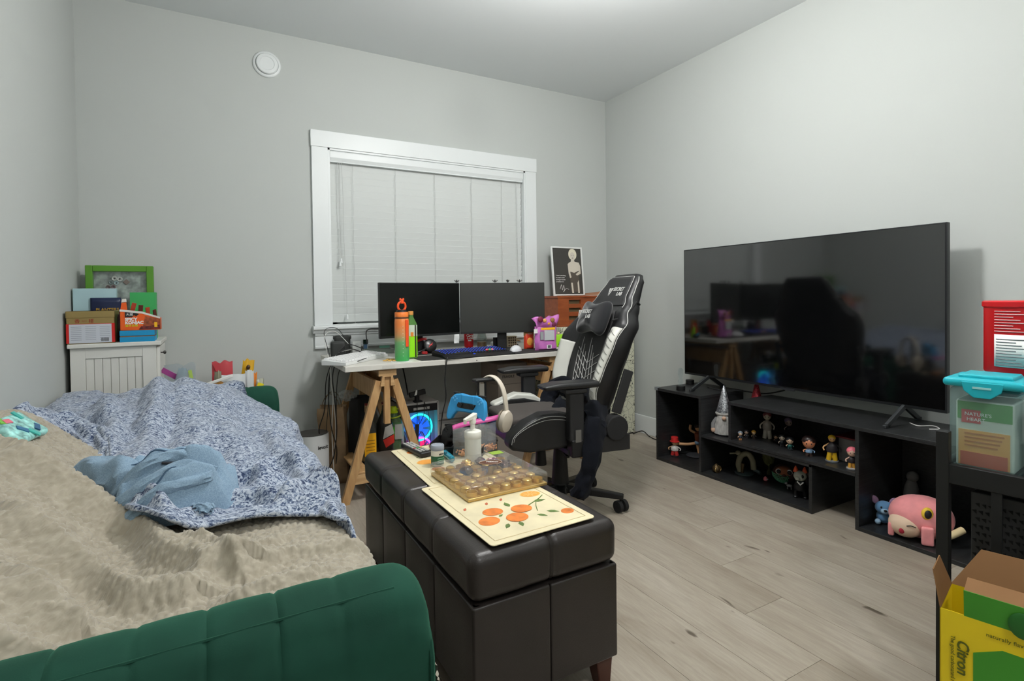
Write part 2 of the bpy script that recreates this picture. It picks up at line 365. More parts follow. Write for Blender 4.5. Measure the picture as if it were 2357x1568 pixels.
def fabric(name, c1, c2, scale=900, stretch=(1, 1, 1), rough=0.9, bump=0.5, dist=0.003, lo=.35, hi=.65, sheen=.3, vor=0):
    if name in MATS: return MATS[name]
    m, N, L, B = new_mat(name)
    tc = N.new('ShaderNodeTexCoord'); mp = N.new('ShaderNodeMapping'); mp.inputs['Scale'].default_value = stretch; L.new(tc.outputs['Object'], mp.inputs[0])
    n = N.new('ShaderNodeTexNoise'); n.inputs['Scale'].default_value = scale; n.inputs['Detail'].default_value = 3; n.inputs['Distortion'].default_value = 0.8
    L.new(mp.outputs[0], n.inputs['Vector'])
    r = N.new('ShaderNodeValToRGB'); L.new(n.outputs[0], r.inputs[0]); r.color_ramp.elements[0].position = lo; r.color_ramp.elements[1].position = hi
    r.color_ramp.elements[0].color = rgb(c1); r.color_ramp.elements[1].color = rgb(c2); L.new(r.outputs[0], B.inputs['Base Color'])
    h = n.outputs[0]
    if vor:
        v = N.new('ShaderNodeTexVoronoi'); v.feature = 'SMOOTH_F1'; v.inputs['Scale'].default_value = vor; v.inputs['Smoothness'].default_value = .12
        nd = N.new('ShaderNodeTexNoise'); nd.inputs['Scale'].default_value = vor * .7; L.new(mp.outputs[0], nd.inputs['Vector'])
        mm = N.new('ShaderNodeVectorMath'); mm.operation = 'MULTIPLY_ADD'; mm.inputs[1].default_value = (.02, .02, .02); L.new(nd.outputs['Color'], mm.inputs[0]); L.new(mp.outputs[0], mm.inputs[2])
        L.new(mm.outputs[0], v.inputs['Vector'])
        iv = N.new('ShaderNodeMath'); iv.operation = 'SUBTRACT'; iv.inputs[0].default_value = 1; L.new(v.outputs['Distance'], iv.inputs[1]); h = iv.outputs[0]
    b = N.new('ShaderNodeBump'); b.inputs['Strength'].default_value = bump; b.inputs['Distance'].default_value = dist; L.new(h, b.inputs['Height']); L.new(b.outputs[0], B.inputs['Normal'])
    B.inputs['Roughness'].default_value = rough; B.inputs['Specular IOR Level'].default_value = 0.15; B.inputs['Sheen Weight'].default_value = sheen
    return m
def wood(name, c1, c2, stretch=(1, 12, 12), scale=6, rough=0.5):
    if name in MATS: return MATS[name]
    m, N, L, B = new_mat(name)
    tc = N.new('ShaderNodeTexCoord'); mp = N.new('ShaderNodeMapping'); mp.inputs['Scale'].default_value = stretch; L.new(tc.outputs['Object'], mp.inputs[0])
    n = N.new('ShaderNodeTexNoise'); n.inputs['Scale'].default_value = scale; n.inputs['Detail'].default_value = 5; n.inputs['Distortion'].default_value = 0.7; L.new(mp.outputs[0], n.inputs['Vector'])
    r = N.new('ShaderNodeValToRGB'); L.new(n.outputs[0], r.inputs[0]); r.color_ramp.elements[0].position = .3; r.color_ramp.elements[1].position = .7
    r.color_ramp.elements[0].color = rgb(c1); r.color_ramp.elements[1].color = rgb(c2); L.new(r.outputs[0], B.inputs['Base Color']); B.inputs['Roughness'].default_value = rough
    return m
# ------------------------------------------------------------------ sofa
VEL = mat('green_velvet', (30, 68, 55), 0.8, bump=.08, bscale=500, var=.16, vscale=7, spec=.12, sheen=.35)
VEL.node_tree.nodes['Principled BSDF'].inputs['Sheen Tint'].default_value = rgb((110, 190, 155))
SO = thing('sofa', 'dark green velvet sofa with channelled rolled arms', 'sofa', (0, 0, 0))
SX1 = .282
def arm(yc, out):
    r, zc, z0 = .08, .55, .10
    sec = [(-r, z0), (-r, .3), (-r, .45)] + [(-r * math.cos(a), zc + r * math.sin(a)) for a in [PI * k / 16 for k in range(17)]] + [(r, .45), (r, .3), (r, z0)]
    xs = [-.57 + (SX1 + .57) * i / 150 for i in range(151)]
    xs = [x for x in xs if x < SX1 - .05] + [SX1 - .05 * (1 - math.sin(PI / 2 * k / 8)) for k in range(9)]
    seam = [SX1 - .045 - .083 * k for k in range(11)]
    vs = []; n = len(sec)
    for x in xs:
        e = max(0, (x - (SX1 - .05)) / .05); k = math.sqrt(max(0, 1 - e * e)); ins = .018 * (1 - k); top = .045 * (1 - k)
        for (y, z) in sec:
            d = 0
            if z > .5: d = groove(x, seam, .003, .004) * ss(.52, .57, z) + .0005 * math.cos((x - seam[0]) / .083 * 2 * PI) * -1
            yy = y * (1 - (ins - d) / r); zz = z - (top * ss(.3, .63, z)) + (d if z > zc else 0) * (z - zc) / r
            if abs(z - .585) < .012 and y * out > 0: yy -= .004 * out
            vs.append((x, yc + yy, zz))
    b = MB(); fs = [(i * n + j, (i + 1) * n + j, (i + 1) * n + j + 1, i * n + j + 1) for i in range(len(xs) - 1) for j in range(n - 1)]
    b.add(vs, fs + [tuple(range(n)), tuple(range((len(xs) - 1) * n, len(xs) * n))[::-1]])
    a = b.build('arm', VEL, SO, smooth=True)
    pts = [(SX1 - .006, yc + y * .93, z - .006 - .045 * ss(.3, .63, z)) for y, z in sec]
    MB().tube(pts, .0045, 6).build('piping', VEL, a, smooth=True)
    MB().tube([(x, yc + out * r * .50, zc + r * .866 - .0015) for x in [-.57 + k * .04 for k in range(21)]], .0022, 5).build('seam', VEL, a)
arm(.823, -1); arm(2.90, 1)
b = MB(); rbox(b, (-.515, 1.86, .38), (.11, 1.99, .50), .04, (4, 30, 6)); b.build('back_frame', VEL, SO, smooth=True)
b = MB(); rbox(b, (-.15, 1.86, .21), (.82, 1.93, .20), .02, (4, 10, 3)); b.build('base', VEL, SO, smooth=True)
b = MB(); rbox(b, (-.10, 1.86, .385), (.72, 1.90, .17), .05, (6, 20, 4)); b.build('seat_cushion', VEL, SO, smooth=True)
b = MB(); rbox(b, (-.392, 1.49, .535), (.10, 1.13, .34), .045, (6, 20, 6), rot=Matrix.Rotation(-.865, 3, 'Y')); b.build('back_cushion', mat('cream_sheet', (214, 208, 192), .85), SO, smooth=True)
for x in (-.5, .2):
    for y in (.8, 2.92): MB().lathe([(.018, 0), (.026, .12)], 12, (x, y, 0)).build('leg', mat('dark_wood', (50, 34, 26), .5), SO, smooth=True)
# sherpa cover
SHERPA = fabric('beige_sherpa', (154, 146, 130), (170, 162, 146), 40, bump=.35, dist=.003, rough=.95)
PROF = [(-.565, .55), (-.565, .645), (-.54, .715), (-.50, .742), (-.455, .728), (-.41, .690), (-.345, .632), (-.28, .575), (-.22, .525), (-.16, .502), (-.06, .494), (.1, .492), (.22, .488), (.275, .470), (.302, .42), (.306, .34), (.303, .25)]
pp = smoothpath([(x, 0, z) for x, z in PROF], 8); plen = [0]
for a_, b_ in zip(pp, pp[1:]): plen.append(plen[-1] + (b_ - a_).length)
def prof_at(s):
    s *= plen[-1]
    for i in range(len(pp) - 1):
        if plen[i + 1] >= s:
            t = (s - plen[i]) / (plen[i + 1] - plen[i]); p = pp[i].lerp(pp[i + 1], t); d = (pp[i + 1] - pp[i]).normalized(); return p, Vector((-d.z, 0, d.x))
    return pp[-1], Vector((1, 0, 0))
NU = 380
_pp = [prof_at(k / NU)[0] for k in range(NU + 1)]; PA = []
for k in range(NU + 1):
    d_ = (_pp[min(k + 6, NU)] - _pp[max(k - 6, 0)]).normalized(); PA.append((_pp[k], Vector((-d_.z, 0, d_.x))))
def zprof(x):
    for (xa, za), (xb, zb) in zip(PROF[3:], PROF[4:]):
        if xa <= x <= xb: return lerp(za, zb, (x - xa) / (xb - xa))
    return .75 if x < -.5 else 0
def on_sofa(*q):
    out = []
    for px, py in q:
        d_ = (at(px, py, 2, 0) - CAM_O); t_ = .2
        while t_ < 1:
            p = CAM_O + d_ * t_
            if p.x > -.56 and p.z < zprof(p.x): break
            t_ += .002
        out.append((p.x, p.y))
    return out
RIDGE = [(on_sofa((2, 1085), (124, 1165), (289, 1258), (400, 1325), (470, 1350), (540, 1338)), .056, .046), (on_sofa((2, 1235), (90, 1310), (190, 1385), (300, 1415), (430, 1400)), .048, .038), (on_sofa((2, 1390), (60, 1450), (130, 1490)), .038, .035), ([(-.36, .97), (-.2, .96), (0., .98)], .03, .03), (on_sofa((600, 1330), (660, 1300), (740, 1290), (790, 1290)), .020, .025), (on_sofa((480, 1310), (560, 1290), (640, 1265)), .014, .022), (on_sofa((430, 1300), (500, 1330), (560, 1350)), .018, .018), (on_sofa((560, 1400), (640, 1370), (720, 1345)), .022, .022)]
def polydist(x, y, P, signed=False):
    best = 9; sg = 1
    for (x0, y0), (x1, y1) in zip(P, P[1:]):
        dx, dy = x1 - x0, y1 - y0; t_ = ((x - x0) * dx + (y - y0) * dy) / (dx * dx + dy * dy); t_ = 0 if t_ < 0 else 1 if t_ > 1 else t_
        ex, ey = x - x0 - dx * t_, y - y0 - dy * t_; q = math.hypot(ex, ey)
        if q < best: best = q; sg = 1 if dx * ey - dy * ex > 0 else -1
    return (best, sg) if signed else best
def sherpa(u, v):                                    # u across the sofa depth, v along its length
    p, n = PA[round(u * NU)]; y = lerp(.84, 2.03, v); wx = .02 * nz(p.x * 6, y * 6, 1)
    d = .010 + .005 * nz(p.x * 9, y * 9, 2)
    for P, amp, wd in RIDGE:
        q, sg = polydist(p.x + wx, y + wx, P, True)
        w_ = wd * (1.3 if sg > 0 else .62)
        if q < w_ * 2.6: d += amp * math.exp(-(q / w_) ** 2)
    d += .022 * math.exp(-((p.x - .085) / .045) ** 2 - ((y - 1.0) / .07) ** 2) * (1 + nz(p.x * 40, y * 40))
    Q = Vector((p.x + n.x * d, y, p.z + n.z * d)); F = noise.voronoi(Q * 66 + .35 * noise.noise_vector(Q * 40))[0]
    d += .0085 * min(1, (F[1] - F[0]) * 2.6) ** .5
    e = ss(.94, 1, v); d *= (1 - e * .9)
    return (max(p.x + n.x * d, -.573), y, p.z + n.z * d)
b = MB().grid(sherpa, NU + 1, 400); o = b.build('sherpa_throw', SHERPA, None)
for p_ in o.data.polygons: p_.use_smooth = True
tag(o, 'beige sherpa fleece cover rumpled over the near half of the sofa', 'throw')
# blue knitted throw
mt, N, L, B = new_mat('blue_marled_knit')
tc = N.new('ShaderNodeTexCoord'); mp = N.new('ShaderNodeMapping'); mp.inputs['Scale'].default_value = (1.0, 2.1, 1.0); mp.inputs['Rotation'].default_value = (0, 0, .6); L.new(tc.outputs['Object'], mp.inputs[0])
n1 = N.new('ShaderNodeTexNoise'); n1.inputs['Scale'].default_value = 95; n1.inputs['Detail'].default_value = 2.5; n1.inputs['Distortion'].default_value = 1.2; n1.inputs['Roughness'].default_value = .6; L.new(mp.outputs[0], n1.inputs['Vector'])
r = N.new('ShaderNodeValToRGB'); L.new(n1.outputs[0], r.inputs[0]); e = r.color_ramp.elements; e[0].position = .39; e[0].color = rgb((54, 67, 96)); e[1].position = .47; e[1].color = rgb((122, 136, 160)); x_ = e.new(.57); x_.color = rgb((188, 196, 208))
L.new(r.outputs[0], B.inputs['Base Color']); bp = N.new('ShaderNodeBump'); bp.inputs['Strength'].default_value = .7; bp.inputs['Distance'].default_value = .004; L.new(n1.outputs[0], bp.inputs['Height']); L.new(bp.outputs[0], B.inputs['Normal'])
B.inputs['Roughness'].default_value = .95; B.inputs['Specular IOR Level'].default_value = .1; B.inputs['Sheen Weight'].default_value = .25
NEAR = [(-.56, 2.06), (-.50, 1.98), (-.45, 2.02), (-.38, 2.06), (-.32, 2.0), (-.28, 1.92), (-.25, 1.78), (-.21, 1.56), (-.15, 1.44), (-.08, 1.365), (.0, 1.40), (.06, 1.405), (.14, 1.40), (.22, 1.375), (.27, 1.31), (.31, 1.27), (.36, 1.30)]
FAR = [(-.56, 2.97), (-.4, 2.95), (-.2, 2.94), (.0, 2.93), (.1, 2.90), (.16, 2.78), (.22, 2.62), (.27, 2.45), (.36, 2.3)]
def throw_base(x, y):
    xc = min(x, .275)
    back = .72 - (xc + .47) * .86 if xc > -.47 else .735 - (-.47 - xc) * .5
    back = lerp(back, .640 - max(0, xc + .44) * .6, ss(2.0, 2.25, y))
    seat = .500
    hx = math.exp(-(abs(xc + .15) / .33) ** 2.6)
    hump = .188 * hx * ss(1.62, 2.52, y - .25 * (xc + .15))
    hump *= 1 - .28 * ss(2.62, 2.9, y)
    z = max(back, seat)
    z = z + math.log(1 + math.exp(((seat + hump) - z) * 28)) / 28 if True else z
    arm_ = .615 * ss(2.74, 2.84, y)
    z = max(z, arm_ + .02) if xc > -.5 else z
    return z
def tl(z, *q): return [tuple(at(px, py, 2, z)[:2]) for px, py in q]
TF = [(tl(.53, (449, 1241), (577, 1195), (690, 1165), (760, 1160), (800, 1195)), .034, .022), (tl(.54, (495, 1167), (594, 1151), (660, 1155), (775, 1109)), .030, .020), (tl(.55, (528, 1101), (627, 1068), (742, 1068)), .026, .020), (tl(.55, (462, 1118), (577, 1093), (640, 1090)), .022, .018),
      (tl(.53, (480, 1262), (600, 1228), (720, 1200), (800, 1222)), .024, .016), (tl(.52, (290, 1190), (350, 1230), (400, 1270)), .024, .030), (tl(.53, (640, 1180), (700, 1140), (760, 1130)), .022, .014),
      (tl(.66, (370, 890), (350, 960), (300, 1040)), .030, .030), (tl(.66, (500, 905), (540, 960), (600, 1010)), .014, .030), (tl(.62, (430, 1000), (500, 1030), (600, 1040)), .014, .025), (tl(.66, (240, 930), (270, 985), (290, 1050)), .024, .030), (tl(.60, (620, 985), (680, 1030), (730, 1075)), .016, .020)]
def throw(u, v):
    x = lerp(-.56, .345, u); y0, y1 = interp(NEAR, x), interp(FAR, x); y = lerp(y0, y1, v)
    z = throw_base(x, y)
    d = .020
    wv = .018 * nz(x * 9, y * 9, 5)
    for P, amp, wd in TF:
        qd = polydist(x + wv, y + wv, P)
        if qd < wd * 3.2: d += amp * math.exp(-(qd / wd) ** 2) - amp * .35 * math.exp(-((qd - wd * 1.8) / (wd * .8)) ** 2)
    q = x * .8 + (y - 2.0) * .55
    d += .030 * math.exp(-((q + .235 + .03 * nz(y * 6)) / .028) ** 2) * (1 - ss(2.45, 2.8, y)) * ss(1.9, 2.1, y) * (1 - ss(-.22, -.1, x))
    d -= .034 * math.exp(-((q + .13 + .04 * nz(y * 5, 1)) / .03) ** 2) * ss(2.05, 2.3, y) * (1 - ss(2.6, 2.85, y))
    d += .026 * nz(x * 6, y * 5, 1) + .014 * nz(x * 13, y * 11, 4) + .005 * nz(x * 30, y * 26, 6) - .012 * abs(nz(x * 9 + y * 3, y * 4 - x * 2, 7))
    # rolled bunch along the near edge on the back rest
    w = 1 - ss(-.34, -.24, x)
    dv = (y - y0)
    d += w * (.030 * math.exp(-((dv - .035) / .03) ** 2) + .030 * math.exp(-((dv - .115) / .032) ** 2) - .015 * math.exp(-((dv - .075) / .015) ** 2))
    w2 = ss(-.26, -.18, x) * (1 - ss(-.02, .06, x))
    d += w2 * .030 * math.exp(-((dv - .06) / .05) ** 2)
    d *= min(1, dv / .02 + .25)
    d = lerp(min(d, .016), d, ss(.015, .07, dv))
    for P, amp, wd in RIDGE:                         # it lies on the folds of the cover beneath
        qd, sg = polydist(x, y, P, True); w_ = wd * (1.3 if sg > 0 else .62) * 1.15
        if qd < w_ * 2.6: d += amp * math.exp(-(qd / w_) ** 2)
    over = max(0, x - .275)
    ruff = .03 * nz(y * 9, 1.5) + .02 * nz(y * 21, 2.5)
    z2 = z + d - over * 1.5 * ss(0, .04, over) - .015 * ss(.2, .275, x)
    x2 = x if over == 0 else .275 + over * .45 + ruff * ss(0, .05, over)
    if x > .2: x2 += .035 * ss(.2, .3, x) * (nz(y * 7, 8.8) + .4 * nz(y * 17, 3.1))
    return (x2, y + .012 * nz(x * 14, y * 4, 9), max(z2, .30))
b = MB().grid(throw, 230, 300); o = b.build('knitted_throw', mt, None, smooth=True, solid=.009)
tag(o, 'blue and white marled knitted throw heaped over the far half of the sofa', 'throw')
# ------------------------------------------------------------------ ottoman
LEA = mat('brown_black_leather', (42, 37, 35), 0.34, bump=.22, bscale=420, var=.10, vscale=6, spec=.5)
OT = thing('storage_ottoman', 'dark brown leather storage ottoman with seamed padded lid', 'ottoman', (.722, 1.602, 0))
OW, OD = .425, .985
ys = [-OD / 2 + OD * k / 4 for k in range(5)]
MB().box(-OW / 2 + .012, OW / 2 - .012, -OD / 2 + .012, OD / 2 - .012, .085, .335).build('core', LEA, OT)
for k in range(4):
    for s in (-1, 1):
        b = MB(); rbox(b, (s * (OW / 2 - .012), (ys[k] + ys[k + 1]) / 2, .21), (.026, OD / 4 - .001, .25), .006, (2, 4, 4)); b.build('side_panel', LEA, OT, smooth=True)
for s in (-1, 1):
    for q in (-1, 1):
        b = MB(); rbox(b, (q * OW / 4, s * (OD / 2 - .012), .21), (OW / 2 - .001, .026, .25), .006, (4, 2, 4)); b.build('end_panel', LEA, OT, smooth=True)
def lid_disp(p, n):
    g = groove(p.y, ys[1:-1], .004, .005) + groove(p.y, [y + .012 for y in ys[1:-1]], .003, .0025) + groove(p.x, [0], .004, .005 * (abs(p.y) > OD / 2 - .08)) + groove(p.x, [.012], .003, .0025 * (abs(p.y) > OD / 2 - .08))
    puff = .007 * (1 - (p.x / (OW / 2)) ** 2) * (1 - (p.y / (OD / 2)) ** 4) * max(0, n.z)
    return g + puff + .0025 * nz(p.x * 9, p.y * 9, p.z * 9)
b = MB(); rbox(b, (0, 0, .397), (OW + .008, OD + .008, .114), .028, (70, 150, 4), lid_disp); b.build('lid', LEA, OT, smooth=True)
for sx in (-1, 1):
    for sy in (-1, 1): MB().hexa([(sx * .185 + dx * .018, sy * .455 + dy * .018, 0) for dx, dy in ((-1, -1), (1, -1), (1, 1), (-1, 1))] + [(sx * .18 + dx * .028, sy * .45 + dy * .028, .088) for dx, dy in ((-1, -1), (1, -1), (1, 1), (-1, 1))]).build('leg', mat('cherry_wood', (72, 36, 26), .4), OT, bevel=.004)
OZ = .457
# ------------------------------------------------------------------ TV stand: four cube units of one set
ASH = mat('black_ash_board', (38, 39, 40), 0.36, bump=.35, bscale=60, var=.3, vscale=50, stretch=(.12, 1, 3))
TS = thing('tv_stand', 'low black stepped open shelf unit along the grey wall', 'tv stand', (0, 0, 0))
X0, X1, T = 2.470, 2.845, .016
def board(n, x0, x1, y0, y1, z0, z1): return MB().box(x0, x1, y0, y1, z0, z1).build(n, ASH, TS, bevel=.0012)
# left tall cube
board('side_panel', X0, X1, 2.538 - T, 2.538, 0, .46); board('side_panel', X0, X1, 2.178, 2.178 + T, 0, .46)
board('top_panel', X0 - .002, X1, 2.176, 2.540, .444, .461); board('bottom_panel', X0, X1, 2.178 + T, 2.538 - T, 0, .018); board('back_panel', X1 - .006, X1, 2.178, 2.538, .018, .444)
# lower long unit
board('side_panel', X0, X1, 1.517, 1.517 + T, 0, .235); board('bottom_panel', X0, X1, 1.517 + T, 2.178, 0, .018); board('shelf', X0, X1, 1.517, 2.178, .222, .236); board('back_panel', X1 - .006, X1, 1.517, 2.178, .018, .222)
# upper long unit
board('side_panel', X0, X1, 1.988 - T, 1.988, .237, .445); board('top_panel', X0 - .004, X1, .74, 1.990, .444, .461); board('shelf', X0 - .003, X1, 1.320, 1.988, .237, .252); board('back_panel', X1 - .006, X1, 1.32, 1.988, .252, .444)
# right tall cube
board('side_panel', X0, X1, 1.306, 1.322, 0, .444); board('side_panel', X0, X1, .74, .756, 0, .444); board('bottom_panel', X0, X1, .756, 1.306, 0, .018); board('back_panel', X1 - .006, X1, .756, 1.306, .018, .444)
MB().box(X0 - .006, X0 + .02, 2.52, 2.544, .446, .466).build('corner_guard', mat('clear_guard', (150, 155, 158), .2, alpha=.6), TS)
# ------------------------------------------------------------------ television
TV = thing('television', 'large flat black television on splayed feet against the wall', 'television', (2.70, 1.784, 0))
tz0, tz1, tw = .536, 1.341, 1.432
MB().box(-.012, .014, -tw / 2, tw / 2, tz0, tz1).build('bezel', mat('tv_bezel', (34, 36, 38), .35, .3), TV, bevel=.002)
MB().box(-.0135, -.0115, -tw / 2 + .007, tw / 2 - .007, tz0 + .014, tz1 - .006).build('screen', mat('tv_screen', (8, 9, 10), .07, spec=.5, ior=2.1), TV)
MB().box(.014, .05, -tw / 2 + .15, tw / 2 - .15, tz0 + .05, tz0 + .5).build('rear_housing', BLACK, TV, bevel=.01)
MB().box(-.0138, -.0115, -.04, .04, tz0 - .005, tz0 + .006).build('sensor_strip', mat('tv_strip', (60, 62, 64), .3, .5), TV)
FM = mat('tv_foot_metal', (74, 77, 79), .4, .7)
for y in (.527, -.553):
    ft = MB().bar((0, y, tz0 + .005), (-.155, y + .0, .470), .014, .022, (0, 0, 1)).bar((0, y, tz0 + .005), (.12, y, .470), .014, .022).box(-.175, -.135, y - .007, y + .007, .4615, .476).box(.10, .14, y - .007, y + .007, .4615, .476)
    ft.build('foot', FM, TV, bevel=.003)
# ------------------------------------------------------------------ desk
DZ0, DZ1 = .682, .711
DX0, DX1, DY0, DY1 = .580, 2.082, 2.752, 3.44
DESKM = mat('desk_laminate', (214, 211, 203), .45, bump=.03, bscale=80)
DK = thing('desk', 'long white desk top resting on two wooden trestles', 'desk', (0, 0, 0))
MB().box(DX0, 1.118, DY0, DY1, DZ0, DZ1).build('top_board', DESKM, DK, bevel=.003)
MB().box(1.121, DX1, DY0, DY1, DZ0, DZ1).build('top_board', DESKM, DK, bevel=.003)
for x in (.80, 1.31, 1.86): MB().cyl((x, DY0 - .0006, .694), (x, DY0 + .004, .694), .0035, n=10).build('screw_hole', PRINTK, DK)
MB().box(.768, .834, DY0 - .0008, DY0 + .003, .686, .702).build('cover_plate', mat('plate_white', (205, 202, 194), .5), DK)
PINE = wood('pine', (176, 134, 86), (206, 166, 116), (10, 10, 1.2), 5)
PINEX = wood('pine_crosswise', (180, 140, 92), (212, 174, 126), (1.2, 10, 10), 5)
def trestle(xc, label, slats=True):
    t = thing('trestle', label, 'trestle', (xc, 0, 0), group='trestles under the desk')
    yf, yb = 2.80, 3.33
    for y in (yf, yb):
        for s in (-1, 1):
            MB().bar((s * .04, y, .62), (s * .225, y, .0), .028, .042, (s, 0, .3)).build('leg', PINE, t, bevel=.003)
        MB().box(-.016, .016, y - .014, y + .014, .39, .665).build('post', PINE, t, bevel=.002)
        tp = MB().prism([(-.048, .682), (.048, .682), (.048, .645), (.028, .645), (.040, .592), (.016, .592), (.016, .640), (-.016, .640), (-.016, .592), (-.040, .592), (-.028, .645), (-.048, .645)], y - .028, y - .006)
        tp.build('head_block', PINEX, t, bevel=.002)
        MB().box(-.19, .19, y - .011, y + .011, .095, .145).build('lower_rail', PINEX, t, bevel=.002)
    MB().box(-.02, .02, yf - .006, yb + .02, .645, .682).build('beam', PINE, t, bevel=.002)
    MB().box(-.06, -.04, yf, yb, .52, .62).build('side_apron', PINE, t, bevel=.002)
    MB().box(.04, .06, yf, yb, .52, .62).build('side_apron', PINE, t, bevel=.002)
    for k in range(4 if slats else 0): MB().box(-.16 + k * .085, -.095 + k * .085, yf - .01, yb + .01, .146, .156).build('shelf_slat', PINE, t, bevel=.002)
    return t
trestle(.802, 'pale wooden trestle under the left end of the desk')
trestle(1.865, 'pale wooden trestle under the right end of the desk, behind the chair', False)
# ------------------------------------------------------------------ white cabinet by the far corner
CABM = mat('cabinet_white', (218, 217, 211), .42)
CB = thing('white_cabinet', 'narrow white cabinet with grooved side panel in the corner', 'cabinet', (0, 0, 0))
cx0, cx1, cy0, cy1, cz = -.562, -.235, 3.10, 3.47, .862
MB().box(cx0, cx1, cy0 + .012, cy1, 0, cz - .02).build('body', CABM, CB)
MB().box(cx0 - .008, cx1 + .022, cy0 - .016, cy1, cz - .02, cz).build('top', CABM, CB, bevel=.004)
for a_, b_ in ((cx0, cx0 + .055), (cx1 - .055, cx1)): MB().box(a_, b_, cy0, cy0 + .013, 0, cz - .02).build('stile', CABM, CB, bevel=.0015)
MB().box(cx0 + .055, cx1 - .055, cy0 + .001, cy0 + .013, cz - .07, cz - .02).build('rail', CABM, CB, bevel=.0015)
MB().box(cx0 + .055, cx1 - .055, cy0 + .001, cy0 + .013, 0, .08).build('rail', CABM, CB, bevel=.0015)
bw = (cx1 - cx0 - .11) / 7
for k in range(7): MB().box(cx0 + .055 + bw * k + .0008, cx0 + .055 + bw * (k + 1) - .0008, cy0 + .007, cy0 + .013, .08, cz - .07).build('bead_board', CABM, CB, bevel=.0015)
d = MB().box(cx1, cx1 + .014, cy0 + .02, cy1 - .02, .06, cz - .03).build('door', CABM, CB, bevel=.002)
MB().cyl((cx1 + .014, cy0 + .06, .80), (cx1 + .026, cy0 + .06, .80), .003, n=10).ell((cx1 + .031, cy0 + .06, .80), (.007, .009, .009), 12, 8).build('knob', mat('knob_metal', (90, 88, 86), .25, .9), d, smooth=True)
MB().cyl((-.262, cy0, .66), (-.262, cy0 - .003, .66), .006, n=12).build('screw_cap', CABM, CB)
# ------------------------------------------------------------------ patterned cabinet in the right corner
mp_, N, L, B = new_mat('comic_print')
tc = N.new('ShaderNodeTexCoord'); v1 = N.new('ShaderNodeTexVoronoi'); v1.feature = 'DISTANCE_TO_EDGE'; v1.inputs['Scale'].default_value = 22; L.new(tc.outputs['Object'], v1.inputs['Vector'])
n1 = N.new('ShaderNodeTexNoise'); n1.inputs['Scale'].default_value = 55; n1.inputs['Detail'].default_value = 4; n1.inputs['Distortion'].default_value = 1.5; L.new(tc.outputs['Object'], n1.inputs['Vector'])
n2 = N.new('ShaderNodeTexNoise'); n2.inputs['Scale'].default_value = 16; n2.inputs['Detail'].default_value = 1; L.new(tc.outputs['Object'], n2.inputs['Vector'])
def ramp2(src, stops):
    r = N.new('ShaderNodeValToRGB'); L.new(src, r.inputs[0]); e = r.color_ramp.elements
    while len(e) < len(stops): e.new(.5)
    for el, (p, c) in zip(e, stops): el.position = p; el.color = rgb(c)
    return r.outputs[0]
ink = ramp2(n1.outputs[0], [(.40, (46, 48, 44)), (.46, (206, 206, 184))]); msk = ramp2(n2.outputs[0], [(.50, (0, 0, 0)), (.56, (255, 255, 255))]); edge = ramp2(v1.outputs[0], [(.012, (96, 98, 88)), (.03, (206, 206, 184))])
x1 = N.new('ShaderNodeMix'); x1.data_type = 'RGBA'; L.new(msk, x1.inputs[0]); L.new(edge, x1.inputs[6]); L.new(ink, x1.inputs[7]); L.new(x1.outputs[2], B.inputs['Base Color']); B.inputs['Roughness'].default_value = .6
PC = thing('patterned_cabinet', 'tall cabinet papered with a black and cream comic print behind the chair', 'cabinet', (0, 0, 0))
MB().box(2.13, 2.80, 3.10, 3.47, .012, .833).build('body', mp_, PC, bevel=.004)
MB().box(2.14, 2.79, 3.11, 3.46, 0, .012).build('plinth', BLACK, PC)
for z in (.29, .56): MB().box(2.135, 2.795, 3.0985, 3.101, z, z + .003).build('drawer_gap_shade', mat('gap_shadow', (70, 70, 62), .8), PC)  # dark strips laid on the face stand in for shade between drawers
# ------------------------------------------------------------------ gaming chair
CH = thing('gaming_chair', 'black and white reclining gaming chair at the desk', 'chair', (1.52, 2.235, 0), math.radians(-9.5))
BLEA = mat('chair_black_leather', (30, 30, 31), .42, bump=.12, bscale=500)
GREYF = mat('chair_grey_fabric', (74, 69, 66), .9, bump=.3, bscale=700)
WLEA = mat('chair_white_leather', (206, 206, 198), .45, bump=.08, bscale=500)
DGREY = mat('chair_plastic', (36, 36, 37), .5)
STITCH = mat('white_stitch', (190, 190, 186), .7)
# star base: local -X is the front of the chair
MB().lathe([(.0, .065), (.05, .07), (.055, .085), (.04, .12), (.0, .125)], 24).build('hub', BLACK, CH, smooth=True)
a0 = math.radians(-48.9 + 9.5)
for k in range(5):
    a = a0 + k * 2 * PI / 5; c, s = math.cos(a), math.sin(a)
    MB().hexa([(c * .03 - s * w, s * .03 + c * w, .072) for w in (-.028, .028)][::1] + [(c * .315 - s * w, s * .315 + c * w, .062) for w in (.017, -.017)] + [(c * .03 - s * w, s * .03 + c * w, .112) for w in (-.026, .026)] + [(c * .315 - s * w, s * .315 + c * w, .088) for w in (.015, -.015)]).build('base_leg', BLACK, CH, bevel=.006)
    cs = MB(); x, y = c * .302, s * .302
    ax = a + .9 + k * 1.7
    for q in (-1, 1):
        dx, dy = math.cos(ax) * q, math.sin(ax) * q
        cs.cyl((x + dx * .007, y + dy * .007, .029), (x + dx * .027, y + dy * .027, .029), .029, n=22)
    cs.cyl((x, y, .03), (x, y, .068), .007, n=10)
    cs.build('caster', BLACKM, CH, bevel=.004)
MB().lathe([(.045, .12), (.042, .14), (.034, .26), (.03, .30), (.028, .34)], 24).build('gas_cylinder', DGREY, CH, smooth=True)
MB().box(-.14, .15, -.09, .09, .325, .375).build('tilt_mechanism', DGREY, CH, bevel=.012)
MB().cyl((-.13, -.06, .335), (-.13, -.06, .235), .022, .028, n=16).build('tilt_knob', BLACK, CH, bevel=.004)
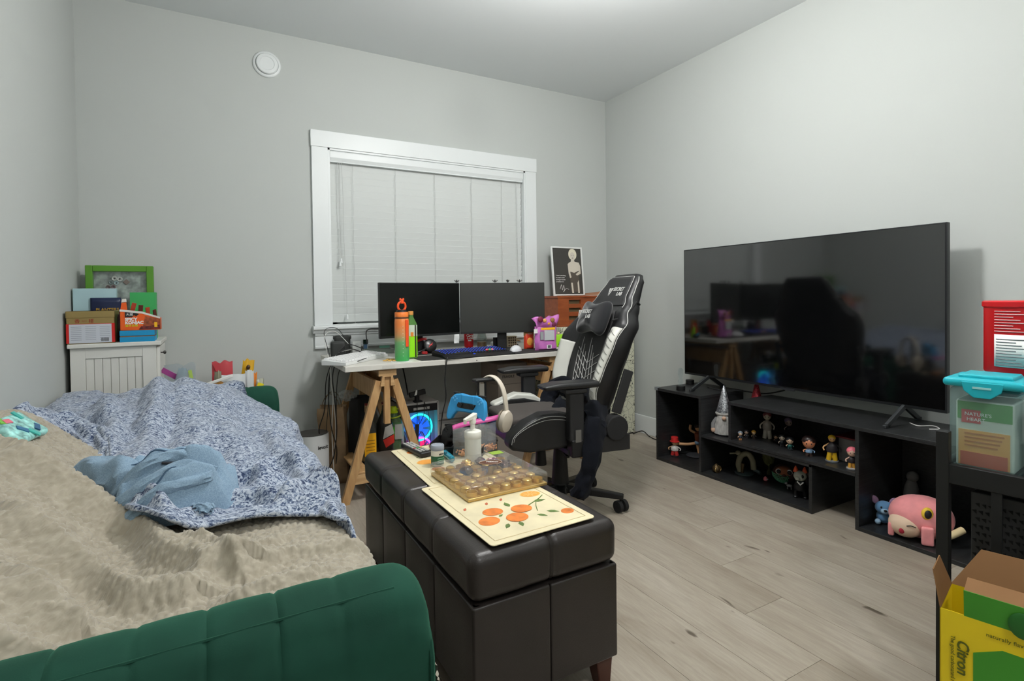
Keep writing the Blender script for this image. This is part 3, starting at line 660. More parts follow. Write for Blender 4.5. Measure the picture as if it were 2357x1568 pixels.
MB().bar((-.05, -.08, .335), (-.07, -.24, .315), .018, .012).build('lever', BLACK, CH, bevel=.004)
# seat
def seat_disp(p, n): return .010 * max(0, n.z) * math.cos(p.x * 5) * math.cos(p.y * 6)
b = MB(); rbox(b, (-.135, 0, .420), (.39, .36, .115), .04, (10, 8, 4), seat_disp); b.build('seat', BLEA, CH, smooth=True)
b = MB(); rbox(b, (-.15, 0, .474), (.355, .335, .035), .017, (10, 8, 2), lambda p, n: .008 * max(0, n.z) * math.cos(p.x * 6)); b.build('seat_pad', GREYF, CH, smooth=True)
for s in (-1, 1):
    prof = [(-.365, .395), (-.35, .44), (-.28, .495), (-.20, .527), (-.12, .526), (-.02, .50), (.05, .48), (.05, .39), (-.02, .365), (-.26, .358), (-.34, .375)]
    q = MB().prism(prof, s * .175, s * .262); bo = q.build('seat_bolster', BLEA, CH, bevel=.018, bseg=4)
    st = smoothpath([(x * .93 - .012, s * .2635, .45 + (z - .45) * .80) for x, z in prof[0:7]], 4)
    MB().tube(st, .0012, 4).build('stitching', STITCH, bo)
    st = smoothpath([(x * .88 - .02, s * .2636, .45 + (z - .45) * .62) for x, z in prof[0:7]], 4)
    MB().tube(st, .0010, 4).build('stitching', STITCH, bo)
b = MB(); b.prism([(-.29, .50), (-.16, .545), (-.06, .53), (.0, .49), (.0, .46), (-.29, .46)], .178, .255); b.build('seat_wing', WLEA, CH, bevel=.012)
# arm rests
for s in (-1, 1):
    ar = MB(); y = s * .285
    rbox(ar, (-.085, y, .655), (.275, .095, .030), .014, (8, 4, 2), lambda p, n: -.012 * max(0, n.z) * ss(.07, .14, -p.x))
    a_ = ar.build('armrest_pad', BLEA, CH, smooth=True)
    MB().box(-.115, -.005, y - .034, y + .034, .617, .640).build('armrest_slider', DGREY, CH, bevel=.008)
    MB().box(-.092, -.018, y - .024, y + .024, .40, .62).build('armrest_post', DGREY, CH, bevel=.01)
    MB().box(-.085, -.025, y - .030, y + .030, .33, .41).build('armrest_sleeve', BLACK, CH, bevel=.008)
    MB().box(-.068, -.04, y + s * .029, y + s * .0315, .40, .455).build('armrest_window', mat('smoke_plate', (120, 118, 114), .3, .4), CH)
    MB().box(-.09, .02, min(y * .3, y), max(y * .3, y), .335, .36).build('armrest_bracket', DGREY, CH, bevel=.004)
# backrest: closed sections lofted up the lean
LEAN = .345
def bw_(t): return interp([(0, .205), (.10, .235), (.30, .265), (.50, .285), (.62, .275), (.74, .215), (.84, .172), (.94, .150), (1.0, .118)], t)
BH = .76
def back_pt(t, u, off):                             # t up, u -1..1 across, off toward the sitter
    zl = t * BH; x = .155 + zl * math.sin(LEAN) + .03 * math.sin(t * PI) * -1; z = .44 + zl * math.cos(LEAN)
    return Vector((x - off * math.cos(LEAN), u * bw_(t), z + off * math.sin(LEAN)))
def wing(t, u):
    k = interp([(0, .05), (.2, .085), (.5, .070), (.68, .030), (.8, .012), (1, .0)], t)
    return k * ss(.45, .95, abs(u))
def thick(t): return interp([(0, .08), (.2, .125), (.5, .135), (.68, .125), (.8, .09), (.95, .07), (1, .04)], t)
US = [-1 + 2 * k / 28 for k in range(29)]
def back_front(t, u, lift=0): return back_pt(t, u * (1 - .02 * (abs(u) > .97)), thick(t) * .5 * math.sqrt(max(0, 1 - abs(u) ** 8)) + wing(t, u) + lift)
def back_rear(t, u): return back_pt(t, u, -thick(t) * .5 * math.sqrt(max(0, 1 - abs(u) ** 6)) + wing(t, u) * .75)
NT = 44
b = MB(); vs = []; ring = 2 * len(US) - 2
for i in range(NT + 1):
    t = i / NT
    vs += [back_front(t, u) for u in US] + [back_rear(t, u) for u in US[::-1][1:-1]]
fs = [(i * ring + j, i * ring + (j + 1) % ring, (i + 1) * ring + (j + 1) % ring, (i + 1) * ring + j) for i in range(NT) for j in range(ring)]
b.add(vs, fs + [tuple(range(ring)), tuple(range(NT * ring, (NT + 1) * ring))]); BK = b.build('backrest', BLEA, CH, smooth=True)
def patch(name, m_, t0, t1, u0, u1, lift, nt=30, nu=12, par=None):
    f0 = u0 if callable(u0) else (lambda t: u0); f1 = u1 if callable(u1) else (lambda t: u1)
    return MB().grid(lambda a, c: back_front(lerp(t0, t1, a), lerp(f0(lerp(t0, t1, a)), f1(lerp(t0, t1, a)), c), lift), nt, nu).build(name, m_, par or BK, smooth=True, solid=.003)
cu = lambda t: interp([(0, .60), (.3, .58), (.62, .50), (.72, .55)], t)
patch('centre_panel', mat('chair_centre', (48, 48, 48), .75, bump=.2, bscale=600), .03, .72, lambda t: -cu(t), cu, .003)
patch('head_panel', mat('chair_head', (40, 40, 41), .6, bump=.15, bscale=600), .76, .975, -.80, .80, .003)
patch('wing_panel', WLEA, .05, .47, lambda t: cu(t) + .02, .985, .002)
patch('wing_panel', WLEA, .05, .60, -.97, lambda t: -cu(t) - .12, .002)
# white stitched web of lines on the panels
def linepath(p, r=.0016, m_=STITCH, name='line'): MB().tube([back_front(t, u, .006) for t, u in p], r, 5).build(name, m_, BK)
def seg(a, c, n=8): return [(lerp(a[0], c[0], k / n), lerp(a[1], c[1], k / n)) for k in range(n + 1)]
for k in range(7):
    c0 = -.42 + k * .14; linepath(seg((.10, c0), (.42 + .05 * (k % 3), c0 * .7 + .10)))
for k in range(6):
    linepath(seg((.14 + k * .055, -.40), (.07 + k * .055, -.04), 5)); linepath(seg((.07 + k * .055, -.04), (.17 + k * .055, .40), 5))
GL = mat('grey_stitch', (120, 120, 116), .7)
for k in range(12):
    t = .08 + k * .042
    linepath(seg((t, -.95), (t + .03, -.84), 4) + seg((t + .03, -.84), (t - .01, -.74), 4), .0012, GL)
linepath(seg((.06, -.84), (.58, -.84), 20), .0012, GL)
for s in (-1, 1):                                   # piping along the outline
    MB().tube([back_front(k / 60 * .97 + .01, s * .985, .004) for k in range(61)], .0022, 5).build('piping', STITCH, BK)
    MB().tube([back_front(.74 + k / 20 * .235, s * .83, .004) for k in range(21)], .0015, 5).build('piping', STITCH, BK)
MB().tube([back_front(.978, -1 + k / 10, .003) for k in range(2, 19)], .0015, 5).build('piping', STITCH, BK)
def frame_at(t, u, lift):
    p = back_front(t, u, lift); r_ = (back_front(t, u - .05, lift) - back_front(t, u + .05, lift)).normalized(); u_ = (back_front(t + .03, u, lift) - back_front(t - .03, u, lift)).normalized(); return p, r_, u_
p, r_, u_ = frame_at(.86, -.10, .006)
text('SECRET', .030, STITCH, BK, p + r_ * -.03 + u_ * .006, r_, u_, bold=.0008); text('LAB', .030, STITCH, BK, p + r_ * .02 - u_ * .022, r_, u_, bold=.0008)
def emblem(p, r_, u_, s, par):
    for a_, c_, d_ in (((-.5, .5), (-.06, .5), (-.06, -.6)), ((.06, .5), (.5, .5), (.06, -.6))):
        b = MB(); q = [p + r_ * (x * s) + u_ * (y * s) for x, y in (a_, c_, d_)]; n_ = r_.cross(u_) * .0006
        b.add(q + [v + n_ for v in q], [(0, 1, 2), (5, 4, 3), (0, 3, 4, 1), (1, 4, 5, 2), (2, 5, 3, 0)]); b.build('emblem', STITCH, par)
emblem(p - r_ * .055 + u_ * .002, r_, u_, .042, BK)
# recline hinge, its round cover and the lower shell
for s in (-1, 1):
    MB().cyl((.165, s * .232, .435), (.165, s * .285, .435), .062, .058, n=32).build('recline_cover', BLACKM, CH, bevel=.006)
    MB().obox((.205, s * .262, .60), (.05, .014, .21), (0, LEAN, 0)).build('side_shield', DGREY, CH, bevel=.004)
    MB().box(.06, .24, s * .262 - .008, s * .262 + .008, .325, .40).build('hinge_plate', DGREY, CH, bevel=.004)
# neck pillow
NP = thing('neck_pillow', 'black bow-shaped neck pillow strapped to the gaming chair', 'pillow', CH.location, CH.rotation_euler[2])
NPM = mat('pillow_velour', (20, 21, 25), .9, sheen=.5)
pc, pr, pu = frame_at(.645, -.10, .052); pn = pr.cross(pu)
def pil(u, v):
    a = 2 * PI * u; x = math.copysign(abs(math.cos(a)) ** .55, math.cos(a)); y = math.copysign(abs(math.sin(a)) ** .55, math.sin(a)); k = .135 * (1 - .30 * math.exp(-(x / .35) ** 2)) if False else 0
    w, hgt = .138, interp([(0, .070), (.3, .076), (.95, .108)], abs(x))
    th = math.sin(PI * v); q = math.cos(PI * v)
    rr = th ** .6
    return pc + pr * (w * x * rr) + pu * ((hgt * y) * rr) + pn * (.046 * q * (1 - .25 * abs(x)))
MB().grid(pil, 48, 17, cu=True).build('cushion', NPM, NP, smooth=True)
strap = [pc + pr * (-.15) - pn * .01]
for s in (-1, 1):
    MB().tube([pc + pr * (s * .15) - pn * .02, pc + pr * (s * .19) + pu * .03 - pn * .06, Vector(back_front(.79, -s * 1.02, .0)) + pu * .01, Vector(back_rear(.80, -s * .9)) ], .006, 6).build('strap', BLACKM, NP, smooth=True)
text('SECRET', .028, STITCH, NP, pc - pr * .035 + pu * .004 + pn * .0545, pr, pu, bold=.0008); text('LAB', .028, STITCH, NP, pc + pr * .012 - pu * .022 + pn * .0545, pr, pu, bold=.0008)
emblem(pc - pr * .058 - pu * .002 + pn * .0545, pr, pu, .040, NP)
# ------------------------------------------------------------------ navy trousers thrown over the chair
NAVY = fabric('navy_cloth', (11, 13, 19), (19, 22, 30), 500, bump=.25, sheen=.03)
TR = thing('trousers', 'dark navy trousers slung over the chair seat, one leg hanging down', 'trousers', (0, 0, 0))
def ribbon(pts, w, th, name, par, m_, seed=0, n=40, k=18, fold=.012):
    P = smoothpath(pts, n // (len(pts) - 1) + 1); up0 = Vector((0, -1, 0))
    W = w if callable(w) else (lambda t: w)
    ds = []
    for i in range(len(P)): ds.append((P[min(i + 1, len(P) - 1)] - P[max(i - 1, 0)]).normalized())
    def fn(u, v):
        i = round(u * (len(P) - 1)); d = ds[i]; side = d.cross(up0)
        if side.length < .05: side = Vector((1, 0, 0))
        side.normalize(); nrm = side.cross(d); a = 2 * PI * v; ww = W(u)
        f = 1 + .18 * nz(u * 7 + seed, math.cos(a) * 1.3, math.sin(a) * 1.3) * 1.5
        e = min(1, u * 12 + .15, (1 - u) * 12 + .15)
        return P[i] + side * (math.cos(a) * ww * f) + nrm * (math.sin(a) * th * f * e + fold * nz(u * 9 + seed, math.cos(a) * 2.5))
    return MB().grid(fn, len(P), k, cv=True).build(name, m_, par, smooth=True)
A = lambda px, py, y: at(px, py, 1, y)
ribbon([A(1300, 905, 2.30), A(1345, 900, 2.22), A(1375, 925, 2.10), A(1372, 960, 2.00), A(1362, 985, 1.95)], lambda t: lerp(.055, .085, ss(0, .5, t)), .045, 'hip', TR, NAVY, 1)
ribbon([A(1372, 960, 1.955), A(1368, 1000, 1.93), A(1360, 1060, 1.92), A(1345, 1110, 1.925), A(1330, 1148, 1.93)], lambda t: lerp(.065, .042, ss(0, .7, t)), .030, 'trouser_leg', TR, NAVY, 5)
ribbon([A(1330, 900, 2.28), A(1285, 890, 2.40), A(1262, 920, 2.42), A(1250, 950, 2.36), A(1208, 955, 2.33)], lambda t: lerp(.06, .035, t), .035, 'trouser_leg', TR, NAVY, 9)
ribbon([A(1300, 930, 2.28), A(1290, 965, 2.20), A(1330, 985, 2.08), A(1370, 990, 1.99)], .06, .03, 'waist', TR, NAVY, 13)
# ------------------------------------------------------------------ metal rack in the right foreground
RKM = mat('rack_black_metal', (27, 28, 28), .5, .2)
RK = thing('metal_rack', 'black metal storage rack with posts and slats at the right edge', 'rack', (1.588, .655, 0), .13)
for x, y in ((0, 0), (.36, 0), (0, -.50), (.36, -.50)): MB().box(x, x + .026, y - .026, y, 0, .70).build('post', RKM, RK, bevel=.002)
for z in (.572, .10):
    MB().box(.004, .022, -.5, -.02, z, z + .048).build('side_rail', RKM, RK, bevel=.002); MB().box(.364, .382, -.5, -.02, z, z + .048).build('side_rail', RKM, RK, bevel=.002)
    MB().box(.02, .37, -.02, -.004, z, z + .048).build('end_rail', RKM, RK, bevel=.002); MB().box(.02, .37, -.524, -.506, z, z + .048).build('end_rail', RKM, RK, bevel=.002)
    MB().box(.02, .368, -.51, -.016, z + .028, z + .034).build('shelf_plate', RKM, RK)
for y in (-.105, -.185, -.225, -.30): MB().box(.006, .016, y - .02, y, .148, .572).build('upright_slat', RKM, RK, bevel=.001)
RZ = .572 + .034
# tower computer inside the rack
PT = thing('computer_tower', 'black tower computer with triangular mesh front inside the rack', 'computer', (1.635, .60, .134), .13)
MB().box(.012, .30, -.225, 0, 0, .42).build('case', BLACK, PT, bevel=.006)
fp = MB().box(.0, .012, -.225, 0, 0, .42).build('front_panel', mat('tower_front', (44, 44, 44), .55), PT, bevel=.003)
slot = MB().add([(0, 0, 0), (0, .0085, .008), (0, 0, .010), (-.001, 0, 0), (-.001, .0085, .008), (-.001, 0, .010)], [(0, 1, 2), (5, 4, 3), (0, 3, 4, 1), (1, 4, 5, 2), (2, 5, 3, 0)]).mesh('vent_slot'); slot.materials.append(mat('slot_black', (6, 6, 6), .9))
for i in range(17):
    for j in range(17):
        z = .10 + i * .0178; y = -.212 + j * .0122 + (i % 2) * .0061
        if j * .0122 > .2 or (z < .17 and -.15 < y < -.06): continue
        o = bpy.data.objects.new('vent_slot', slot); COL.objects.link(o); o.parent = fp; o.location = (0, y, z)
for k, h_ in enumerate((.010, .014, .017)): MB().prism([(-.085 - k * .006, .10), (-.080 - k * .006, .10), (-.083 - k * .006, .10 + h_)], -.0012, 0, 'x').build('sail_emblem', mat('emblem_grey', (150, 150, 150), .4), fp)
# ================================================================== things on the desk
def spot(px, py, z): p = at(px, py, 2, z); return p, mpp(p)
def card(mb, c, r, u, w, h, t=.0006):                # thin printed patch centred at c in the plane of r and u
    c, r, u = Vector(c), Vector(r).normalized(), Vector(u).normalized(); n = r.cross(u) * t
    q = [c - r * w / 2 - u * h / 2, c + r * w / 2 - u * h / 2, c + r * w / 2 + u * h / 2, c - r * w / 2 + u * h / 2]
    return mb.hexa([v for v in q] + [v + n for v in q])
XA, ZA = Vector((1, 0, 0)), Vector((0, 0, 1))
def flat(poly, z, t=.0004): return MB().prism(poly, z, z + t, 'z')
def oval(cx, cy, rx, ry, n=24, rot=0):
    return [(cx + rx * math.cos(a) * math.cos(rot) - ry * math.sin(a) * math.sin(rot), cy + rx * math.cos(a) * math.sin(rot) + ry * math.sin(a) * math.cos(rot)) for a in [2 * PI * k / n for k in range(n)]]
# monitors
SCR = mat('monitor_screen', (11, 13, 12), .22, spec=.4)
def monitor(x0, y0, x1, y1, label, glossy):
    c = ((x0 + x1) / 2, (y0 + y1) / 2); w = math.hypot(x1 - x0, y1 - y0)
    t = thing('monitor', label, 'monitor', (c[0], c[1], DZ1), math.atan2(y1 - y0, x1 - x0), 'monitors on the desk')
    z0, z1 = .822 - DZ1, 1.144 - DZ1
    MB().box(-w / 2, w / 2, 0, .022, z0, z1).build('housing', mat('monitor_shell', (30, 31, 31), .45), t, bevel=.003)
    MB().box(-w / 2 + .004, w / 2 - .004, -.0008, .002, z0 + .014, z1 - .005).build('screen', glossy, t)
    MB().box(-.09, .09, .02, .05, z0 + .08, z1 - .06).build('rear_bulge', BLACK, t, bevel=.012)
    MB().box(-.03, .03, .045, .065, .01, z0 + .15).build('stand_neck', BLACK, t, bevel=.004)
    MB().box(-.11, .11, -.02, .14, 0, .008).build('stand_foot', BLACK, t, bevel=.004)
    return t
monitor(.835, 3.03, 1.362, 3.10, 'left computer monitor with black blank screen behind the orange bottle', SCR)
monitor(1.366, 3.10, 1.893, 2.94, 'right computer monitor with dark olive blank screen behind the soda can', mat('monitor_screen_matte', (25, 27, 22), .42, ior=1.6))
# small metal paper-wing clips on the monitors
for k, (px, py, y, lab) in enumerate(((1053, 648, 3.09, 'where the two monitors meet'), (1140, 650, 3.03, 'middle of the right monitor'), (1171, 650, 3.01, 'second from the right monitor end'), (1196, 651, 2.985, 'nearest the right monitor end'))):
    p = at(px, py, 1, y); p.z = 1.1445
    t = thing('bat_ornament', 'tiny grey winged ornament perched on the monitor edge, ' + lab, 'ornament', p, random.uniform(-.5, .5), 'winged ornaments on the monitors')
    MB().ell((0, .008, .010), (.005, .005, .010), 8, 6).build('body', mat('bat_grey', (60, 60, 60), .4, .5), t, smooth=True)
    for s in (-1, 1): MB().prism([(0, .006), (s * .014, .018), (s * .020, .012), (s * .013, .009), (s * .012, .003), (s * .006, .004)], .007, .0085).build('wing', mat('bat_wing', (120, 120, 118), .35, .6), t)
# desk mat
tag(MB().prism([(.99, 2.775), (1.03, 2.765), (1.93, 2.765), (1.935, 2.775), (1.935, 3.0), (.99, 3.0)], DZ1, DZ1 + .003, 'z').build('desk_mat', mat('mat_black', (44, 43, 43), .9), None), 'thin black desk mat under the lit keyboard', 'desk mat')
MZ = DZ1 + .003
# keyboards
def keyboard(name, label, pa, pb, depth, hgt, body, key, rows, cols, glow=None, z=DZ1, tilt=.06):
    d = (pb - pa); w = d.length; rz = math.atan2(d.y, d.x)
    t = thing(name, label, 'keyboard', (pa.x, pa.y, z), rz)
    MB().hexa([(0, 0, 0), (w, 0, 0), (w, depth, 0), (0, depth, 0), (0, 0, hgt * .55), (w, 0, hgt * .55), (w, depth, hgt), (0, depth, hgt)]).build('case', body, t, bevel=.003)
    k = MB(); g = MB(); kw = (w - .016) / cols; kd = (depth - .014) / rows
    for r_ in range(rows):
        c_ = 0
        while c_ < cols:
            span = 5 if r_ == 0 and c_ == 3 else 1
            x0 = .008 + c_ * kw; y0 = .007 + r_ * kd; z0 = lerp(hgt * .55, hgt, (y0 + kd / 2) / depth)
            k.hexa([(x0 + .0007, y0 + .0007, z0), (x0 + kw * span - .0007, y0 + .0007, z0), (x0 + kw * span - .0007, y0 + kd - .0007, z0), (x0 + .0007, y0 + kd - .0007, z0)] + [(x0 + .003, y0 + .003, z0 + .0075), (x0 + kw * span - .003, y0 + .003, z0 + .0075), (x0 + kw * span - .003, y0 + kd - .002, z0 + .0085), (x0 + .003, y0 + kd - .002, z0 + .0085)])
            if glow: g.box(x0 + kw / 2 - .0028, x0 + kw / 2 + .0028, y0 + kd / 2 - .0005, y0 + kd / 2 + .0035, z0 + .0078, z0 + .0092)
            c_ += span
    o = k.build('keycaps', key, t); o['kind'] = 'stuff'
    if glow: o = g.build('key_legends', glow, t); o['kind'] = 'stuff'
    return t, w
WK = mat('white_keyboard', (222, 223, 222), .45)
keyboard('white_keyboard', 'white compact keyboard at the left front corner of the desk', at(797, 843, 2, DZ1), at(893, 821, 2, DZ1), .145, .030, WK, mat('white_keycap', (230, 230, 230), .5), 5, 15)
kb, kw_ = keyboard('lit_keyboard', 'black gaming keyboard with blue lit keys on the desk mat', at(1022, 825, 2, MZ), at(1172, 813, 2, MZ), .165, .026, BLACK, mat('black_keycap', (22, 22, 24), .4), 6, 21, mat('blue_key_light', (45, 90, 255), .5, emit=.7), z=MZ)
MB().hexa([(-.01, -.055, 0), (kw_ + .01, -.055, 0), (kw_ + .01, 0, 0), (-.01, 0, 0), (-.01, -.055, .004), (kw_ + .01, -.055, .004), (kw_ + .01, -.002, .014), (-.01, -.002, .014)]).build('wrist_rest', BLACK, kb, bevel=.002)
MB().box(kw_ * .42, kw_ * .45, -.012, -.008, .013, .0145).build('status_light', mat('blue_key_light', (45, 90, 255)), kb)
for k, (c, fx) in enumerate((((232, 84, 86), .66), ((80, 190, 110), .70), ((236, 130, 150), .74))):
    p = kb.matrix_basis @ Vector((kw_ * fx, .012, .024))
    tag(MB().ell((0, 0, .005), (.011, .006, .006), 12, 8).build('gummy_sweet', mat('gummy_%d' % k, c, .3), None, smooth=True, loc=p), ('red', 'green', 'pink')[k] + ' gummy charm lying on the lit keyboard', 'sweet')
# computer mouse
p, s_ = spot(1187, 808, MZ)
t = thing('computer_mouse', 'white computer mouse on the desk mat', 'mouse', p, -.9)
MB().ell((0, 0, 0), (.034, .058, .036), 20, 14, f=lambda d: 1 if d.z > 0 else .02).build('shell', mat('mouse_white', (224, 226, 228), .35), t, smooth=True)
MB().cyl((-.004, .03, .033), (.004, .03, .033), .008, n=14).build('wheel', BLACKM, t)
# orange-green water bottle
OG, N, L, B = new_mat('bottle_gradient')
tc = N.new('ShaderNodeTexCoord'); sx_ = N.new('ShaderNodeSeparateXYZ'); L.new(tc.outputs['Object'], sx_.inputs[0])
r = N.new('ShaderNodeValToRGB'); mr = N.new('ShaderNodeMapRange'); mr.inputs[1].default_value = 0; mr.inputs[2].default_value = .23; L.new(sx_.outputs[2], mr.inputs[0]); L.new(mr.outputs[0], r.inputs[0])
e = r.color_ramp.elements; e[0].position = .05; e[0].color = rgb((62, 164, 84)); e[1].position = .45; e[1].color = rgb((112, 168, 110)); q = e.new(.62); q.color = rgb((206, 150, 96)); q = e.new(.85); q.color = rgb((232, 134, 66)); L.new(r.outputs[0], B.inputs['Base Color']); B.inputs['Roughness'].default_value = .4; B.inputs['Subsurface Weight'].default_value = .1
p, s_ = spot(926, 831, DZ1)
t = thing('water_bottle', 'tall orange to green water bottle with orange strap on the desk', 'bottle', (p.x, p.y, DZ1), .1)
MB().lathe([(.034, 0), (.038, .004), (.0385, .02), (.0385, .21), (.037, .228), (.033, .235), (.0, .235)], 32).build('body', OG, t, smooth=True)
OR_ = mat('bottle_orange', (242, 132, 58), .4); RO = mat('bottle_red_orange', (240, 84, 34), .45)
cp = MB().lathe([(.036, .236), (.037, .240), (.037, .262), (.035, .266), (.0, .266)], 32).build('cap', OR_, t, smooth=True)
MB().lathe([(.0373, .232), (.0376, .234), (.0376, .238), (.0373, .240)], 32).build('neck_ring', mat('bottle_brown', (96, 62, 40), .4), t, smooth=True)
MB().lathe([(.028, .266), (.026, .276), (.018, .280), (.0, .280)], 24).build('dark_collar', BLACK, t, smooth=True)
MB().tube([(.022 * math.cos(a), -.004, .298 + .024 * math.sin(a)) for a in [2 * PI * k / 20 for k in range(20)]], .006, 8, closed=True).build('carry_loop', RO, t, smooth=True)
MB().box(-.006, .008, -.012, .006, .312, .336).box(-.011, -.004, -.01, .004, .328, .342).box(.006, .013, -.01, .004, .328, .342).build('lid_latch', RO, t, bevel=.002)
MB().box(.004, .020, -.0425, -.0395, .080, .225).build('strap', RO, t, bevel=.001)
for k in range(9): MB().box(-.012, -.008, -.0388, -.036, .03 + k * .02, .032 + k * .02).build('tick_mark', PRINTW, t)
# green tea bottle
GT = mat('tea_green', (120, 176, 96), .15, trans=.55, ior=1.2)
p, s_ = spot(948, 826, DZ1)
t = thing('tea_bottle', 'green plastic tea bottle with orange cap beside the water bottle', 'bottle', (p.x + .004, p.y + .02, DZ1))
MB().lathe([(.026, 0), (.030, .004), (.030, .06), (.0285, .07), (.030, .08), (.030, .16), (.027, .175), (.030, .185), (.028, .20), (.014, .232), (.0125, .24), (.0125, .25), (0, .25)], 24, sq=5).build('body', GT, t, smooth=True)
MB().lathe([(.0145, .246), (.015, .248), (.015, .266), (.013, .268), (0, .268)], 20).build('cap', mat('tea_cap', (226, 160, 84), .5), t, smooth=True)
MB().lathe([(.0306, .01), (.0307, .012), (.0307, .125), (.0306, .127)], 24, sq=5).build('lime_label', mat('tea_lime', (150, 232, 20), .5), t, smooth=True)
MB().lathe([(.0308, .128), (.0309, .130), (.0309, .188), (.0308, .190)], 24, sq=5).build('pale_label', mat('tea_pale', (206, 220, 200), .5), t, smooth=True)
MB().box(.012, .020, -.0318, -.030, .01, .19).build('dark_stripe', mat('tea_dark', (46, 36, 30), .5), t)
MB().box(-.012, .004, -.0316, -.0305, .125, .15).build('orange_print', mat('tea_orange', (232, 140, 50), .5), t)
# soda can
p, s_ = spot(1082, 801, MZ)
t = thing('soda_can', 'red soda can with white script on the desk', 'can', (p.x, p.y + .02, MZ), -.25)
MB().lathe([(.022, 0), (.026, .003), (.031, .012), (.031, .098), (.027, .110)], 28).build('body', mat('can_red', (204, 22, 34), .3, .3), t, smooth=True)
MB().lathe([(.0275, .109), (.0285, .112), (.027, .114), (.025, .110), (0, .110)], 28).build('lid', CHROME, t, smooth=True)
MB().tube([(.011 * math.cos(a), .002 + .007 * math.sin(a), .1125) for a in [2 * PI * k / 14 for k in range(14)]], .0016, 6, closed=True).build('pull_tab', CHROME, t)
text('Coca', .022, PRINTW, t, (-.024, -.0316, .078), XA, ZA, shear=.35, bold=.0005); text('Cola', .026, PRINTW, t, (-.021, -.0317, .060), XA, ZA, shear=.35, bold=.0006)
MB().box(-.010, .012, -.0318, -.0305, .046, .054).build('small_label', PRINTW, t)
# glass jar with drink
p, s_ = spot(1112, 799, MZ)
t = thing('glass_jar', 'clear glass jar half full of brown drink on the desk', 'jar', (p.x, p.y + .02, MZ))
MB().lathe([(.034, 0), (.036, .003), (.036, .062), (.030, .078), (.029, .100), (.0265, .100), (.0275, .078), (.0335, .061), (.0335, .004), (0, .004)], 28).build('glass', GLASS, t, smooth=True)
MB().lathe([(.033, .0045), (.0332, .006), (.0332, .034), (0, .034)], 28).build('drink', mat('milk_tea', (176, 122, 66), .3), t, smooth=True)
# receipt standing upright
p = at(1051, 778, 1, 3.075)
t = MB().grid(lambda u, v: (lerp(-.017, .017, u), .004 * math.sin(v * 4 + u * 2), v * .056), 6, 10).build('paper_slip', mat('paper_white', (226, 228, 228), .8), None, smooth=True, solid=.0006, loc=(p.x, p.y, .768)); tag(t, 'small curled white paper slip stuck below the monitors', 'paper')
# gaming headset lying down
HB = mat('headset_black', (20, 19, 19), .28); HR = mat('headset_red', (150, 20, 22), .4)
p, s_ = spot(985, 815, MZ)
t = thing('gaming_headset', 'black and red gaming headset lying by the left monitor', 'headset', (p.x, p.y + .02, MZ))
for q, (cx_, cy_) in enumerate(((.02, 0), (-.02, .09))):
    rot = Matrix.Rotation(-.35, 3, 'X') @ Matrix.Rotation(.25, 3, 'Y')
    b = MB().lathe([(0, -.022), (.03, -.021), (.042, -.012), (.044, 0), (.040, .012), (.028, .018), (0, .019)], 28); b.v = [tuple(rot @ Vector((x, -z, y)) + Vector((cx_, cy_, .047))) for x, y, z in b.v]; ec = b.build('ear_cup', HB, t, smooth=True)
    if q == 0:
        x_ = MB(); f_ = rot @ Vector((0, -1, 0)); rr, uu = rot @ Vector((1, 0, 0)), rot @ Vector((0, 0, 1)); c0 = Vector((cx_, cy_, .047)) + f_ * .0195
        for a in (.5, -.5): x_.bar(c0 - rr * .012 * math.cos(a) - uu * .018 * math.sin(a + .6), c0 + rr * .012 * math.cos(a) + uu * .018 * math.sin(a + .6), .003, .002, f_)
        x_.build('red_mark', mat('headset_mark', (220, 40, 40), .4), ec)
MB().tube(smoothpath([(.0, 0, .09), (-.03, .01, .088), (-.055, .03, .07), (-.07, .05, .04), (-.055, .07, .02), (-.03, .085, .035)], 6), .009, 8).build('headband', HR, t, smooth=True)
MB().tube(smoothpath([(-.01, -.02, .035), (-.05, -.03, .02), (-.085, -.02, .015), (-.10, .0, .02)], 6), .006, 8).build('microphone_arm', HB, t, smooth=True)
MB().box(-.045, -.01, -.045, -.02, 0, .018).build('red_base', HR, t, bevel=.004)
# black speaker pair, white plate, watch
for k, (px, py, w, h_, d_, dy, lab) in enumerate(((781, 826, .082, .098, .06, .0, 'black rounded plastic case standing in front at the desk corner'), (793, 817, .096, .115, .05, .03, 'taller black plastic case with ridged top behind the other case'))):
    p, s_ = spot(px, py, DZ1)
    t = thing('plastic_case', lab, 'case', (p.x, p.y + .03 + dy, DZ1), -.12)
    b = MB(); rbox(b, (0, 0, h_ / 2), (w, d_, h_), .014, (4, 4, 4)); b.build('shell', mat('case_black', (44, 46, 44), .6), t, smooth=True)
    if k == 0:
        for z in (.035, .055): MB().box(w * .34, w * .42, -d_ / 2 - .001, -d_ / 2 + .004, z, z + .012).build('port', PRINTK, t)
    else: MB().cyl((-w / 2 - .006, 0, h_ - .012), (w / 2 + .006, 0, h_ - .012), .011, n=14).build('top_roller', mat('case_black', (44, 46, 44)), t, bevel=.003)
p, s_ = spot(823, 815, DZ1)
t = thing('charger_plate', 'white upright charger plate with two round pads', 'charger', (p.x, p.y + .02, DZ1), -.05)
MB().box(-.026, .026, -.004, .010, 0, .078).build('plate', WHITE, t, bevel=.003)
for z in (.022, .054):
    b = MB().lathe([(.011, 0), (.012, .001), (.010, .0016), (0, .0012)], 20); b.v = [(x, -.004 - zz, y + z) for x, y, zz in b.v]; b.build('round_pad', mat('pad_white', (206, 208, 208), .4), t, smooth=True)
MB().box(-.028, .028, -.02, .02, 0, .004).build('foot', mat('dark_red_edge', (110, 40, 40), .5), t)
p, s_ = spot(843, 813, DZ1)
